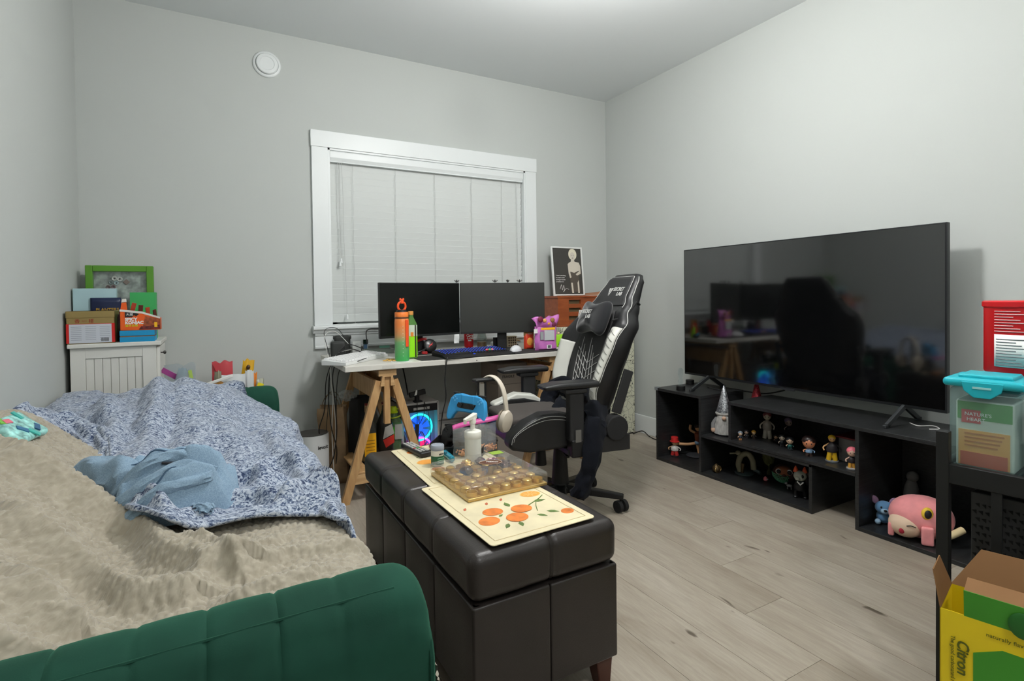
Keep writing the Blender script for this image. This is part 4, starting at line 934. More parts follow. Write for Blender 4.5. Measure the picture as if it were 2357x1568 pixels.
t = thing('smart_watch', 'smart watch with blue band hung on a white charging stand', 'watch', (p.x, p.y + .02, DZ1), -.05)
MB().box(-.010, .016, -.002, .012, 0, .060).box(-.02, .02, -.02, .02, 0, .006).build('stand', WHITE, t, bevel=.002)
MB().box(-.012, .010, -.010, -.004, .004, .055).build('band', mat('watch_band', (98, 134, 172), .6), t, bevel=.002)
MB().box(-.017, .017, -.014, -.002, .055, .088).build('watch_case', mat('watch_case', (190, 190, 188), .3, .8), t, bevel=.006)
MB().box(-.0145, .0145, -.0148, -.013, .058, .085).build('watch_face', mat('watch_face', (18, 20, 28), .1), t)
# flat things around the bottles
b = flat([(.83, 2.80), (.905, 2.775), (.955, 2.80), (.94, 2.87), (.85, 2.875)], DZ1, .001).build('paper_sheet', mat('paper_white', (226, 228, 228)), None); tag(b, 'creased white paper under the water bottle', 'paper')
for k in range(7):
    p, s_ = spot(886 + k * 3.6, 832 - (k % 3) * 1.6, DZ1 + .001)
    o = MB().obox((0, 0, .004), (.022, .007, .006), (random.uniform(-.3, .3), random.uniform(-.2, .2), random.uniform(-.7, .7))).build('potato_chip', mat('chip_gold', (216, 172, 92), .7), None, bevel=.001, loc=p)
    tag(o, 'crinkled golden potato chip on the white paper by the bottle', 'chip', 'potato chips on the paper')
p, s_ = spot(868, 817, DZ1)
t = thing('plastic_tray', 'cloudy clear plastic tray behind the white keyboard', 'tray', (p.x + .03, p.y + .09, DZ1), -.06)
FR = mat('frosted_plastic', (176, 184, 176), .35, alpha=.6)
MB().box(-.09, .09, -.05, .05, 0, .003).box(-.09, .09, -.05, -.047, 0, .028).box(-.09, .09, .047, .05, 0, .028).box(-.09, -.087, -.05, .05, 0, .028).box(.087, .09, -.05, .05, 0, .028).build('tray', FR, t)
MB().box(.02, .085, .05, .054, .02, .042).build('teal_clip', mat('teal_clip', (110, 170, 150), .3), t)
# earbud cable ring
p, s_ = spot(958, 816, MZ)
tag(MB().tube([(.014 * math.cos(a) * (1 + .2 * math.sin(2 * a)), .010 * math.sin(a), .004 + .003 * math.sin(a)) for a in [2 * PI * k / 24 for k in range(24)]], .002, 6, closed=True).build('charging_cable', WHITE, None, smooth=True, loc=p), 'small white coiled cable beside the red headset', 'cable')
# items below the right monitor
p = at(1147, 780, 1, 3.2); t = thing('black_gift_box', 'small black box with round emblem under the right monitor', 'box', (p.x, p.y, DZ1))
MB().box(-.03, .03, -.02, .02, 0, .07).build('body', BLACKM, t, bevel=.001); b = MB().ell((0, -.0205, .045), (.008, .001, .011), 14, 8); b.build('emblem', mat('emblem_dim', (70, 70, 68), .5), t)
p = at(1176, 780, 1, 3.2); t = thing('patterned_tin', 'small cream tin with brown lattice pattern under the right monitor', 'tin', (p.x, p.y, DZ1))
MB().box(-.035, .035, -.02, .02, 0, .075).build('body', mat('tin_cream', (196, 182, 150), .5), t, bevel=.002)
for i in range(4):
    for j in range(4): MB().box(-.031 + i * .016, -.020 + i * .016, -.0206, -.0198, .006 + j * .017, .018 + j * .017).build('lattice_mark', mat('tin_brown', (74, 56, 44), .6), t)
p, s_ = spot(1187, 789, DZ1); tag(MB().grid(lambda u, v: (lerp(-.045, .05, u), lerp(-.03, .03, v), .006 + .012 * math.sin(u * 3) * (1 - v) + .003 * math.sin(9 * u)), 8, 5).build('orange_envelope', mat('envelope_orange', (240, 166, 36), .6), None, smooth=True, solid=.0012, loc=(p.x, p.y + .04, DZ1)), 'crumpled orange envelope lying behind the mouse', 'envelope')
p, s_ = spot(1165, 792, DZ1); b = flat([(-.06, -.02), (.03, -.035), (.05, .03), (-.04, .045)], 0, .001).build('loose_paper', mat('paper_white', (226, 228, 228)), None, loc=(p.x, p.y + .06, DZ1)); tag(b, 'loose white paper below the right monitor', 'paper')
for k in range(3):
    p, s_ = spot(1155 + 4 * k, 797 - k * 1.5, DZ1 + .001); tag(MB().obox((0, 0, .003), (.09, .006, .004), (0, 0, .05 * k)).build('wooden_stick', mat('stick_wood', (206, 184, 128), .6), None, loc=(p.x, p.y, DZ1 + .0022)), ('front', 'middle', 'rearmost')[k] + ' one of three thin pale wooden sticks behind the lit keyboard', 'stick', 'wooden sticks behind the keyboard')
p, s_ = spot(1133, 797, DZ1); b = MB().ell((0, 0, .016), (.014, .012, .017), 12, 8, f=lambda d: 1 + .25 * nz(d.x * 3, d.y * 3, d.z * 3)); tag(b.build('crumpled_tissue', mat('paper_white', (226, 228, 228)), None, smooth=False, loc=(p.x, p.y, DZ1)), 'crumpled white tissue next to the glass jar', 'tissue')
# snack pouches
def pouch(mb, w, h, d, top=.5, wob=.0, lean=0, seed=0, nu=14, nv=16, flare=0):
    for s in (-1, 1):
        def fn(u, v):
            x = (u - .5) * w * (1 + flare * (v - .3)); e = 1 - (2 * u - 1) ** 4
            prof = (1 - v ** 2.2) * (1 if v > .06 else v / .06 * .4 + .6)
            y = s * d / 2 * e ** .6 * prof + wob * nz(u * 3 + seed, v * 3, s) * .5 * e + lean * v * v
            z = v * h * (1 + (.05 * nz(u * 4 + seed, 8) if v > .9 else 0))
            return (x + wob * .4 * nz(v * 4, seed), y, z)
        mb.grid(fn, nu, nv)
    return mb
t_ = at(1221, 803, 2, MZ)
t = thing('cracker_pouch', 'gold and red cracker pouch next to the purple bag', 'snack bag', (t_.x, t_.y + .02, MZ), -.1)
b = pouch(MB(), .070, .125, .045, seed=3); b.build('pouch', mat('pouch_red', (200, 60, 34), .35), t, smooth=True)
MB().box(-.034, .034, -.0085, .0085, .083, .124).build('gold_top', mat('pouch_gold', (166, 130, 74), .35, .3), t, bevel=.003)
MB().ell((0, -.019, .045), (.022, .006, .028), 14, 10).build('cracker_picture', mat('pouch_orange', (222, 150, 60), .5), t, smooth=True)
MB().box(-.012, .018, -.0105, -.009, .082, .098).build('label_patch', PRINTW, t)
t2 = thing('cracker_pouch', 'second gold and red cracker pouch hidden behind the purple bag', 'snack bag', (t_.x + .165, t_.y + .09, MZ), -.1)
pouch(MB(), .070, .135, .045, seed=5).build('pouch', mat('pouch_red', (200, 60, 34)), t2, smooth=True); MB().box(-.034, .034, -.0085, .0085, .09, .134).build('gold_top', mat('pouch_gold', (166, 130, 74)), t2, bevel=.003)
PUR = mat('pouch_purple', (196, 112, 186), .35, var=.12, vscale=20)
t_ = at(1262, 806, 2, MZ)
t = thing('purple_snack_bag', 'crumpled purple fruit snack bag open at the top on the desk', 'snack bag', (t_.x, t_.y + .03, MZ), -.15)
pouch(MB(), .150, .150, .075, wob=.008, seed=1).build('pouch', PUR, t, smooth=True)
MB().grid(lambda u, v: ((u - .5) * (.13 + .06 * v) + .008 * math.sin(v * 3), -.004 - .03 * v * (1 - v) * 2 + .012 * math.sin(u * 7 + v * 2), .135 + .075 * v + .035 * nz(u * 3 + 2, v) * v + .012 * math.sin(u * 4 + 4) * v), 16, 10).build('torn_top', PUR, t, smooth=True, solid=.001)
for x, z, r_, c in ((-.045, .195, .019, (120, 34, 64)), (-.015, .186, .013, (224, 168, 90)), (.038, .188, .016, (150, 110, 58)), (.012, .168, .012, (232, 156, 60)), (.048, .160, .017, (110, 36, 70))):
    MB().ell((x, -.026, z), (r_, .006, r_), 14, 8).build('fruit_picture', mat('fruit_%d' % c[1], c, .5), t, smooth=True)
MB().box(-.045, .052, -.034, -.031, .128, .142).build('yellow_band', mat('band_yellow', (246, 190, 20), .5), t, bevel=.001)
MB().box(-.025, .045, -.0385, -.036, .062, .125).build('nutrition_label', mat('label_silver', (190, 194, 196), .4), t, bevel=.001)
MB().box(-.052, -.029, -.0375, -.034, .066, .118).build('side_label', mat('label_grey', (150, 156, 156), .4), t, bevel=.001)
bc = MB().box(-.008, .024, -.0385, -.036, .010, .034).build('barcode_label', PRINTW, t)
MB().box(-.002, .018, -.0388, -.0384, .014, .031).build('barcode', mat('barcode_grey', (90, 96, 92), .6), bc)
p = at(1299, 800, 2, DZ1)
t = thing('lime_pouch', 'lime green packet leaning at the right end of the desk', 'snack bag', (p.x + .0, p.y + .06, DZ1), -.4)
pouch(MB(), .055, .085, .03, seed=9, lean=-.01).build('pouch', mat('lime', (158, 222, 28), .45), t, smooth=True); MB().ell((-.005, 0, .092), (.009, .006, .008), 10, 6).build('peanut', mat('peanut', (226, 196, 150), .7), t, smooth=True)
p = at(1307, 801, 2, DZ1)
t = thing('teal_pouch', 'black and teal soft case at the right end of the desk', 'case', (p.x + .02, p.y + .05, DZ1), -.5)
MB().ell((0, 0, .018), (.05, .025, .018), 16, 8).build('body', BLACKM, t, smooth=True); MB().tube(smoothpath([(-.045, -.012, .03), (0, -.018, .037), (.045, -.012, .022)], 6), .007, 8).build('teal_edge', mat('teal_edge', (22, 150, 186), .5), t, smooth=True)
p = at(1233, 752, 1, t_.y + .02)
tag(MB().box(-.013, .013, -.001, .001, 0, .026).build('price_tag', PRINTW, None, loc=(p.x, p.y, .822)), 'small white tag standing between the snack bags', 'tag')
# cables off the left end of the desk
CB1 = mat('cable_black', (24, 24, 24), .5); CB2 = mat('cable_white', (208, 208, 204), .5)
def cable(pts, r_, m_, label, name='cable', group=None): return tag(MB().tube(smoothpath(pts, 8), r_, 6).build(name, m_, None, smooth=True), label, 'cable', group)
X = .545
for k, (m_, r_, pts, lab) in enumerate((
    (CB1, .0028, [(.76, 3.12, .74), (.68, 3.08, .77), (.60, 3.06, .74), (X, 3.06, .62), (.53, 3.05, .45), (.50, 3.06, .33), (.545, 3.10, .20), (.50, 3.16, .02)], 'black cable leftmost in the bundle hanging off the desk end'),
    (CB1, .0026, [(.77, 3.14, .76), (.67, 3.13, .79), (.585, 3.09, .70), (.555, 3.07, .55), (.565, 3.06, .35), (.60, 3.10, .2), (.60, 3.2, .02)], 'black cable second in the bundle hanging off the desk end'),
    (CB2, .0024, [(.74, 3.2, .76), (.62, 3.12, .745), (.57, 3.08, .66), (.575, 3.06, .5), (.57, 3.07, .3), (.585, 3.1, .02)], 'white cable in the bundle hanging off the desk end'),
    (CB1, .0030, [(.73, 3.1, .72), (.62, 3.05, .735), (.572, 3.03, .64), (.582, 3.03, .48), (.59, 3.05, .3), (.56, 3.1, .12), (.45, 3.2, .01)], 'thick black cable in the bundle hanging off the desk end'),
    (CB2, .0020, [(.70, 3.22, .79), (.64, 3.3, .86), (.58, 3.3, .83), (.58, 3.18, .70), (.59, 3.12, .5), (.60, 3.14, .25), (.55, 3.2, .01)], 'thin white cable looping above the sill corner'),
    (CB1, .0018, [(.70, 3.24, .79), (.66, 3.33, .875), (.585, 3.33, .86), (.59, 3.2, .72), (.57, 3.1, .62), (.55, 3.09, .4), (.52, 3.14, .1), (.42, 3.25, .008)], 'thin black cable arching over the window sill corner'),
    (CB1, .0022, [(.72, 2.88, .735), (.64, 2.86, .715), (.585, 2.88, .69), (.572, 2.92, .60), (.577, 2.98, .42)], 'black lead curling off the white keyboard'),
    (CB1, .0036, [(.80, 3.18, .79), (.82, 3.26, .86), (.90, 3.3, .865), (1.0, 3.25, .86), (1.05, 3.18, .90)], 'black monitor cable arching under the blind'),
    (CB1, .0030, [(1.13, 2.749, .722), (1.122, 2.743, .70), (1.112, 2.745, .60), (1.118, 2.75, .50), (1.098, 2.76, .40), (1.095, 2.80, .25), (1.08, 2.9, .02)], 'wavy black cable hanging down the desk front'),
    (CB1, .0026, [(.90, 3.3, .685), (.93, 3.28, .58), (.965, 3.26, .43)], 'straight black cable running down to the computer, left one'),
    (CB1, .0026, [(.94, 3.3, .685), (.965, 3.28, .58), (.985, 3.26, .43)], 'straight black cable running down to the computer, right one'),
    (CB1, .0036, [(1.03, 3.28, .685), (1.03, 3.2, .58), (1.025, 3.12, .47)], 'thick black cable hanging to the hub above the computer'))):
    cable(pts, r_, m_, lab)
# ================================================================== under the desk
# computer with lit fans
PCX = thing('desktop_computer', 'white computer case with glass front and glowing rainbow fans', 'computer', (1.077, 3.05, 0))
PW_ = mat('pc_white', (178, 176, 172), .5)
MB().box(-.115, -.105, 0, .24, .01, .425).build('side_wall', PW_, PCX); MB().box(.105, .115, 0, .24, .01, .425).build('side_wall', PW_, PCX)
MB().box(-.115, .115, .0, .24, .415, .43).build('top_wall', PW_, PCX, bevel=.003); MB().box(-.115, .115, .0, .24, .0, .02).build('floor_wall', PW_, PCX); MB().box(-.105, .105, .05, .06, .02, .415).build('inner_wall', mat('pc_inner', (90, 120, 140), .5), PCX)
MB().box(-.105, .105, -.004, .006, .375, .418).build('front_strip', BLACK, PCX, bevel=.001)
MB().box(-.045, .055, -.0052, -.0038, .388, .402).build('strip_label', mat('label_pale', (190, 190, 186), .5), PCX)
MB().box(-.105, .105, -.003, 0, .02, .375).build('front_glass', film('pc_glass', (226, 238, 244), .05, .05), PCX)
def led(name, col, s): return mat(name, col, .5, emit=s)
for q, (zc, c1, c2, inner) in enumerate(((.275, (20, 200, 190), (60, 190, 255), (20, 90, 230)), (.135, (190, 60, 255), (255, 30, 150), (255, 10, 90)))):
    fan = MB().tube([(.078 * math.cos(a), .028, zc + .078 * math.sin(a)) for a in [2 * PI * k / 40 for k in range(40)]], .006, 8, closed=True)
    b = fan; b.m = [0 if (b.v[f[0]][0] > -.02 + .02 * math.sin(b.v[f[0]][2] * 90)) else 1 for f in b.f]
    fr = b.build('fan_ring', [led('led_a%d' % q, c1, 6), led('led_b%d' % q, c2, 6)], PCX, smooth=True)
    bl = MB()
    for k in range(7):
        a = 2 * PI * k / 7
        bl.add([(math.cos(a + da) * rr, .034 + dy, zc + math.sin(a + da) * rr) for rr, da, dy in ((.022, -.25, 0), (.022, .3, .008), (.068, .55, .008), (.068, -.05, 0))], [(0, 1, 2, 3)])
    bl.build('fan_blades', led('led_c%d' % q, inner, 1.6), fr, solid=.002)
    MB().cyl((0, .026, zc), (0, .036, zc), .023, n=20).build('fan_hub', led('led_d%d' % q, tuple(min(255, x + 40) for x in inner), .8), fr)
# usb hub hanging on its cable and clip camera
t = thing('web_camera', 'black bar camera clipped on the computer top', 'camera', (1.062, 3.06, .43))
MB().obox((0, .0, .055), (.10, .022, .030), (0, -.16, 0)).build('bar', BLACK, t, bevel=.004); MB().box(-.012, .012, -.006, .02, 0, .045).box(-.02, .03, -.01, .03, 0, .01).build('clip', BLACK, t, bevel=.003); MB().prism([(-.022, .045), (-.008, .048), (-.004, .075), (-.012, .078)], -.0135, -.0115).build('sticker', PRINTW, t)
t = thing('usb_hub', 'slim black usb hub hanging on a cable before the lit fans', 'hub', (1.045, 3.035, .20))
MB().obox((0, 0, .05), (.024, .016, .115), (0, .06, 0)).build('body', mat('hub_dark', (40, 40, 44), .4), t, bevel=.003); MB().tube(smoothpath([(.004, 0, .105), (.006, .0, .2), (.008, .0, .27)], 5), .002, 6).build('lead', CB1, t); MB().tube(smoothpath([(.012, -.004, .04), (.03, -.006, .06), (.045, -.006, .03), (.05, -.006, -.04), (.06, -.004, -.10)], 5), .002, 6).build('lead', CB1, t); MB().tube(smoothpath([(.012, -.004, .10), (.045, -.004, .16), (.05, .0, .235)], 5), .002, 6).build('lead', CB1, t); MB().tube(smoothpath([(.05, .0, .235), (.075, -.004, .16), (.085, -.004, .05), (.08, 0, -.10)], 5), .002, 6).build('lead', CB1, t)
# air purifier
t = thing('air_purifier', 'white cylindrical air purifier standing by the paper bag', 'air purifier', (.47, 3.10, 0))
MB().lathe([(.070, 0), (.078, .01), (.086, .12), (.088, .30), (.086, .315), (.080, .318), (.078, .312), (.05, .308), (0, .308)], 40).build('body', mat('purifier_white', (206, 208, 208), .5), t, smooth=True)
MB().lathe([(.080, .317), (.084, .3185), (.080, .321), (.076, .319)], 40).build('top_ring', mat('purifier_ring', (70, 66, 64), .4), t, smooth=True)
text('levoit', .026, PRINTK, t, (.016, -.0885, .245), Vector((.94, .34, 0)), ZA, bold=.0004)
# paper bags
def paper_bag(name, label, loc, rz, w, d, h, col, lean, handle):
    t = thing(name, label, 'bag', loc, rz)
    m_ = mat(name + '_paper', col, .75, bump=.5, bscale=25, var=.12, vscale=14)
    top = [(-w / 2, -d / 2), (0, -d / 2 - .008), (w / 2, -d / 2), (w / 2 + .004, 0), (w / 2, d / 2), (0, d / 2), (-w / 2, d / 2), (-w / 2 + .02, 0)]
    def fn(u, v):
        k = u * 8; i = int(k) % 8; f_ = k - int(k); x, y = lerp(top[i][0], top[(i + 1) % 8][0], f_), lerp(top[i][1], top[(i + 1) % 8][1], f_)
        pin = 1 - .30 * v ** 2 * (abs(x) / (w / 2))
        return (x + lean[0] * v + .006 * nz(u * 9, v * 5), y * pin + lean[1] * v + .006 * nz(u * 7 + 4, v * 6), v * h + (.012 * nz(u * 6, 2) if v > .9 else 0))
    MB().grid(fn, 40, 14, cu=True).build('sack', m_, t, smooth=True, solid=.0012)
    MB().box(-w / 2, w / 2, -d / 2, d / 2, .001, .003).build('bottom', m_, t)
    if handle:
        for s in (-1, 1): MB().tube([(lean[0] + .05 * math.cos(a), lean[1] + s * d * .3, h - .03 + .11 * math.sin(a)) for a in [PI * k / 14 for k in range(15)]], .0022, 6).build('handle', mat('bag_cord', (110, 88, 62), .8), t, smooth=True)
    return t
paper_bag('brown_paper_bag', 'brown paper carrier bag with cord handles under the desk', (.618, 3.215, 0), -.35, .145, .13, .43, (142, 116, 86), (-.02, 0), True)
paper_bag('black_paper_bag', 'black paper carrier bag between the brown bag and the trestle', (.742, 3.24, 0), -.3, .10, .13, .47, (38, 37, 37), (.02, 0), False)
o = MB().ell((.69, 3.22, .485), (.045, .05, .03), 24, 14, f=lambda d: 1 + .5 * nz(d.x * 2.5, d.y * 2.5, d.z * 2.5)).build('plastic_wrap', film('wrap_film', (240, 240, 236), .25, .2), None); tag(o, 'crumpled clear plastic wrap sticking out of the black bag', 'plastic wrap')
t = MB().box(-.02, .02, -.001, .001, 0, .055).build('green_tag', mat('tag_green', (40, 190, 40), .5), None, loc=(.795, 3.165, .36)); tag(t, 'bright green paper tag behind the amber liquor bottle', 'tag')
# bottles on the trestle shelf
def liquor(x, y, label, prof, glass, cap, n=28, sq=0, fill=None):
    t = thing('liquor_bottle', label, 'bottle', (x, y, .1565))
    MB().lathe(prof, n, sq=sq).build('glass', glass, t, smooth=True)
    zt = prof[-1][1] if prof[-1][0] > 0 else prof[-2][1]
    MB().lathe([(.0155, zt - .035), (.016, zt - .033), (.016, zt + .006), (.014, zt + .010), (0, zt + .010)], 18).build('cork_cap', cap, t, smooth=True)
    MB().lathe([(.0165, zt + .004), (.0165, zt + .014), (0, zt + .015)], 18).build('seal', mat('seal_red', (110, 30, 28), .4), t, smooth=True)
    return t
CORK = mat('cork_tan', (196, 152, 104), .6)
GL1 = mat('bottle_clear', (196, 200, 196), .05, trans=.92, ior=1.25); GL2 = mat('bottle_amber', (150, 128, 60), .06, trans=.75, ior=1.2); GL3 = mat('bottle_dark', (26, 24, 22), .08, spec=.6)
t = liquor(.748, 2.99, 'clear liquor bottle with big yellow label behind the trestle leg', [(.040, 0), (.043, .006), (.043, .17), (.036, .20), (.016, .235), (.0145, .29), (.0145, .30)], GL1, CORK, sq=4)
MB().box(-.030, .034, -.0445, -.042, .03, .155).build('yellow_label', mat('label_yellow', (244, 180, 20), .5), t, bevel=.001)
for k in range(4): MB().box(-.022, .026, -.0450, -.0444, .06 + k * .018, .063 + k * .018).build('label_line', mat('label_brown', (120, 76, 20), .6), t)
MB().box(.002, .026, -.0450, -.0444, .034, .05).build('barcode', PRINTK, t)
MB().lathe([(.0395, .004), (.0405, .006), (.0405, .03), (0, .03)], 24, sq=4).build('liquor', mat('liquor_gold', (150, 118, 40), .2), t, smooth=True)
t = liquor(.845, 3.0, 'square dark whisky bottle with slanted red label', [(.038, 0), (.041, .006), (.041, .185), (.034, .205), (.016, .25), (.0145, .285), (.0145, .295)], mat('bottle_smoke', (60, 58, 54), .06, trans=.5, ior=1.2), CORK, sq=6)
MB().add([(-.006, -.043, .06), (.042, -.043, .085), (.042, -.043, .13), (-.022, -.043, .105), (-.006, -.0422, .06), (.042, -.0422, .085), (.042, -.0422, .13), (-.022, -.0422, .105)], [(0, 1, 2, 3), (7, 6, 5, 4), (0, 4, 5, 1), (1, 5, 6, 2), (2, 6, 7, 3), (3, 7, 4, 0)]).build('red_label', mat('label_red', (196, 44, 34), .5), t)
MB().add([(-.022, -.043, .11), (.042, -.043, .135), (.03, -.043, .19), (-.01, -.043, .175), (-.022, -.0422, .11), (.042, -.0422, .135), (.03, -.0422, .19), (-.01, -.0422, .175)], [(0, 1, 2, 3), (7, 6, 5, 4), (0, 4, 5, 1), (1, 5, 6, 2), (2, 6, 7, 3), (3, 7, 4, 0)]).build('grey_label', mat('label_greywhite', (170, 170, 164), .5), t)
t = thing('juice_bottle', 'large clear green bottle with lime cap and handle strap under the desk', 'bottle', (.915, 3.06, .1565))
MB().lathe([(.048, 0), (.052, .008), (.050, .06), (.052, .12), (.052, .16), (.045, .19), (.024, .215), (.022, .235), (0, .235)], 28).build('body', mat('juice_plastic', (150, 190, 140), .12, trans=.7, ior=1.2), t, smooth=True)
LIME = mat('lime_cap', (196, 220, 24), .45)
MB().lathe([(.026, .230), (.027, .232), (.027, .238), (.020, .242), (.019, .262), (.016, .266), (0, .266)], 24).build('cap', LIME, t, smooth=True)
MB().tube(smoothpath([(-.028, -.02, .225), (-.02, -.03, .205), (.03, -.035, .215), (.065, -.02, .235), (.05, 0, .252), (.02, .01, .245)], 5), .004, 6).build('carry_strap', LIME, t, smooth=True)
MB().lathe([(.0525, .09), (.053, .092), (.053, .155), (.0525, .157)], 28).build('green_band', mat('juice_green', (70, 190, 40), .5), t, smooth=True)
MB().box(-.010, .036, -.055, -.051, .085, .172).build('info_label', mat('label_greywhite', (170, 170, 164)), t, bevel=.001)
t = thing('wine_bottle', 'dark purple bottle half hidden behind the trestle leg', 'bottle', (.985, 3.12, .1565 - .1565 + .0))
MB().lathe([(.034, 0), (.037, .005), (.037, .2), (.03, .24), (.015, .27), (.014, .32), (0, .32)], 24).build('glass', mat('wine_dark', (44, 14, 26), .1), t, smooth=True); MB().lathe([(.015, .315), (.016, .33), (0, .332)], 16).build('cap', LIME, t, smooth=True)
# cardboard boxes under the right end
KR = mat('grey_carton', (150, 140, 130), .8)
def carton(label, x0, x1, y0, y1, z0, z1, prints):
    t = thing('cardboard_box', label, 'box', ((x0 + x1) / 2, y0, z0)); w, d_, h_ = x1 - x0, y1 - y0, z1 - z0
    MB().box(-w / 2, w / 2, 0, d_, 0, h_).build('carton', KR, t, bevel=.002)
    MB().box(-w / 2 + .002, w / 2 - .002, .02, d_ * .5 - .001, h_, h_ + .002).build('flap', KR, t); MB().box(-w / 2 + .002, w / 2 - .002, d_ * .5 + .001, d_ - .02, h_, h_ + .002).build('flap', KR, t)
    for s_, sz, x, z in prints: text(s_, sz, PRINTK, t, (x, -.0008, z), XA, ZA, bold=.0004)
    return t
t = carton('pale cardboard box stacked on top of another under the desk', 1.581, 1.80, 3.02, 3.26, .492, .622, [('FRAGILE', .024, -.075, .04)])
t = carton('pale cardboard box with printed side under the stacked one', 1.586, 1.795, 3.02, 3.26, .165, .490, [('FRAGILE', .020, -.045, .17)])
for z in (.09, .15, .21): MB().box(-.095, -.063, -.001, .001, z, z + .035).build('printed_square', mat('print_grey', (110, 104, 98), .8), t)
MB().tube([(.075 + .012 * math.cos(a), -.0005, .18 + .012 * math.sin(a)) for a in [2 * PI * k / 20 for k in range(20)]], .0012, 4, closed=True).build('round_mark', PRINTK, t)
t = carton('lowest cardboard box of the stack under the desk', 1.57, 1.80, 3.01, 3.27, 0, .162, [])
# wooden letter organiser with poster on the patterned cabinet
WO = wood('organiser_wood', (128, 62, 30), (156, 82, 42), (1.5, 8, 8), 4, .4)
t = thing('wooden_organiser', 'reddish brown wooden box with three slots on the patterned cabinet', 'box', (0, 0, .833))
ox0, ox1, oy0, oy1, oh = 2.14, 2.66, 3.15, 3.44, .222
MB().box(ox0, ox1, oy0 + .02, oy1, 0, oh - .016).build('body', WO, t, bevel=.002); MB().box(ox0 - .006, ox1 + .006, oy0 - .004, oy1, oh - .016, oh).build('lid', WO, t, bevel=.003); MB().box(ox0 - .004, ox1 + .004, oy0 - .002, oy1, 0, .018).build('base_board', WO, t, bevel=.003)
MB().box(ox0, ox0 + .095, oy0, oy0 + .021, .018, oh - .016).build('front_board', WO, t, bevel=.002); MB().box(ox0 + .20, ox1, oy0, oy0 + .021, .018, oh - .016).build('front_board', WO, t, bevel=.002)
for k in range(4): z = .018 + k * .058; MB().box(ox0 + .095, ox0 + .20, oy0, oy0 + .021, z, z + .03 if k < 3 else oh - .016).build('slot_rail', WO, t, bevel=.001)
for k in range(3): MB().box(ox0 + .097, ox0 + .198, oy0 + .018, oy0 + .0205, .046 + k * .058, .078 + k * .058).build('slot_paper', mat('slot_paper', (92, 78, 52), .8), t)
tag(MB().grid(lambda u, v: (lerp(2.25, 2.66, u), lerp(3.16, 3.40, v), 1.0575 + .035 * ss(.55, .85, u) * (1 - .6 * abs(u - .78) * 4) * (1 - v * .5)), 20, 6).build('kraft_envelope', mat('kraft', (168, 118, 88), .8), None, smooth=True, solid=.0015), 'brown paper envelope lying bent on the wooden box', 'envelope')
# poster leaning on the wall
tilt = -.10
t = thing('framed_poster', 'white framed black poster of a woman in a dark dress leaning on the wall', 'picture', (2.23, 3.33, 1.056)); t.rotation_euler = (tilt, 0, 0)
pw, ph = .285, .375
for bx_ in ((0, .012, 0, ph), (pw - .012, pw, 0, ph)): MB().box(bx_[0], bx_[1], 0, .014, bx_[2], bx_[3]).build('frame_bar', WHITE, t, bevel=.001)
for bz in ((0, .012), (ph - .012, ph)): MB().box(.012, pw - .012, 0, .014, bz[0], bz[1]).build('frame_bar', WHITE, t, bevel=.001)
sh = MB().box(.012, pw - .012, .005, .012, .012, ph - .012).build('print_sheet', mat('poster_dark', (62, 60, 56), .6), t)
SK = mat('poster_skin', (206, 198, 184), .6); HRM = mat('poster_hair', (222, 216, 194), .6); DR = mat('poster_dress', (84, 76, 68), .6)
def pp_(poly, m_, nm, k=0): return MB().prism(poly, .0048 - k * .0003, .005).build(nm, m_, sh)
pp_(oval(.195, .318, .038, .044), HRM, 'hair_shape'); pp_(oval(.193, .305, .022, .030), SK, 'face_shape', 1)
pp_([(.18, .285), (.205, .285), (.21, .262), (.25, .255), (.262, .225), (.262, .17), (.235, .165), (.215, .15), (.17, .15), (.155, .165), (.148, .20), (.152, .25), (.175, .262)], SK, 'figure_shape')
pp_([(.165, .185), (.20, .175), (.235, .19), (.262, .195), (.262, .16), (.24, .15), (.25, .03), (.16, .03), (.158, .14)], DR, 'dress_shape', 1)
pp_([(.145, .245), (.155, .245), (.165, .17), (.172, .14), (.158, .135), (.148, .17)], SK, 'arm_shape', 2); pp_([(.262, .20), (.262, .17), (.225, .155), (.213, .165), (.235, .18)], SK, 'arm_shape', 2)
for s in (-.008, .009): pp_(oval(.193 + s, .309, .003, .0018, 10), DR, 'eye_mark', 2)
pp_(oval(.193, .290, .006, .0025, 12), DR, 'mouth_mark', 2); pp_([(.165, .10), (.18, .10), (.185, .02), (.17, .02)], SK, 'leg_shape', 2); pp_([(.225, .10), (.238, .12), (.24, .02), (.225, .02)], SK, 'leg_shape', 2)
for k, s_ in enumerate(('\u201cI don\u2019t mind living', 'in a man\u2019s world', 'as long as I can be', 'a woman in it.\u201d')): text(s_, .0125, PRINTW, sh, (.030, .0046, .150 - k * .0155), XA, ZA, bold=.0002, ext=.0001, sx=.92)
MB().tube(smoothpath([(.06, .0044, .05), (.075, .0044, .085), (.08, .0044, .045), (.095, .0044, .08), (.098, .0044, .045), (.09, .0044, .03), (.115, .0044, .055), (.14, .0044, .048)], 6), .0012, 4).build('signature', PRINTW, sh)
# loose power cable by the corner
cable([(2.76, 3.08, .006), (2.80, 3.02, .035), (2.812, 2.96, .006), (2.79, 2.86, .006), (2.82, 2.74, .006), (2.838, 2.62, .02), (2.842, 2.56, .03)], .004, CB1, 'black power cable on the floor between cabinet and tv stand')
t = thing('power_connector', 'short black plug coupling lying on the floor by the corner', 'plug', (2.815, 2.86, .022)); MB().bar((0, .03, 0), (0, -.04, .01), .018, .016).build('plug_body', BLACK, t, bevel=.004); MB().tube(smoothpath([(0, -.04, .01), (.01, -.12, .01), (.02, -.25, .03)], 5), .0035, 6).build('lead', CB1, t)
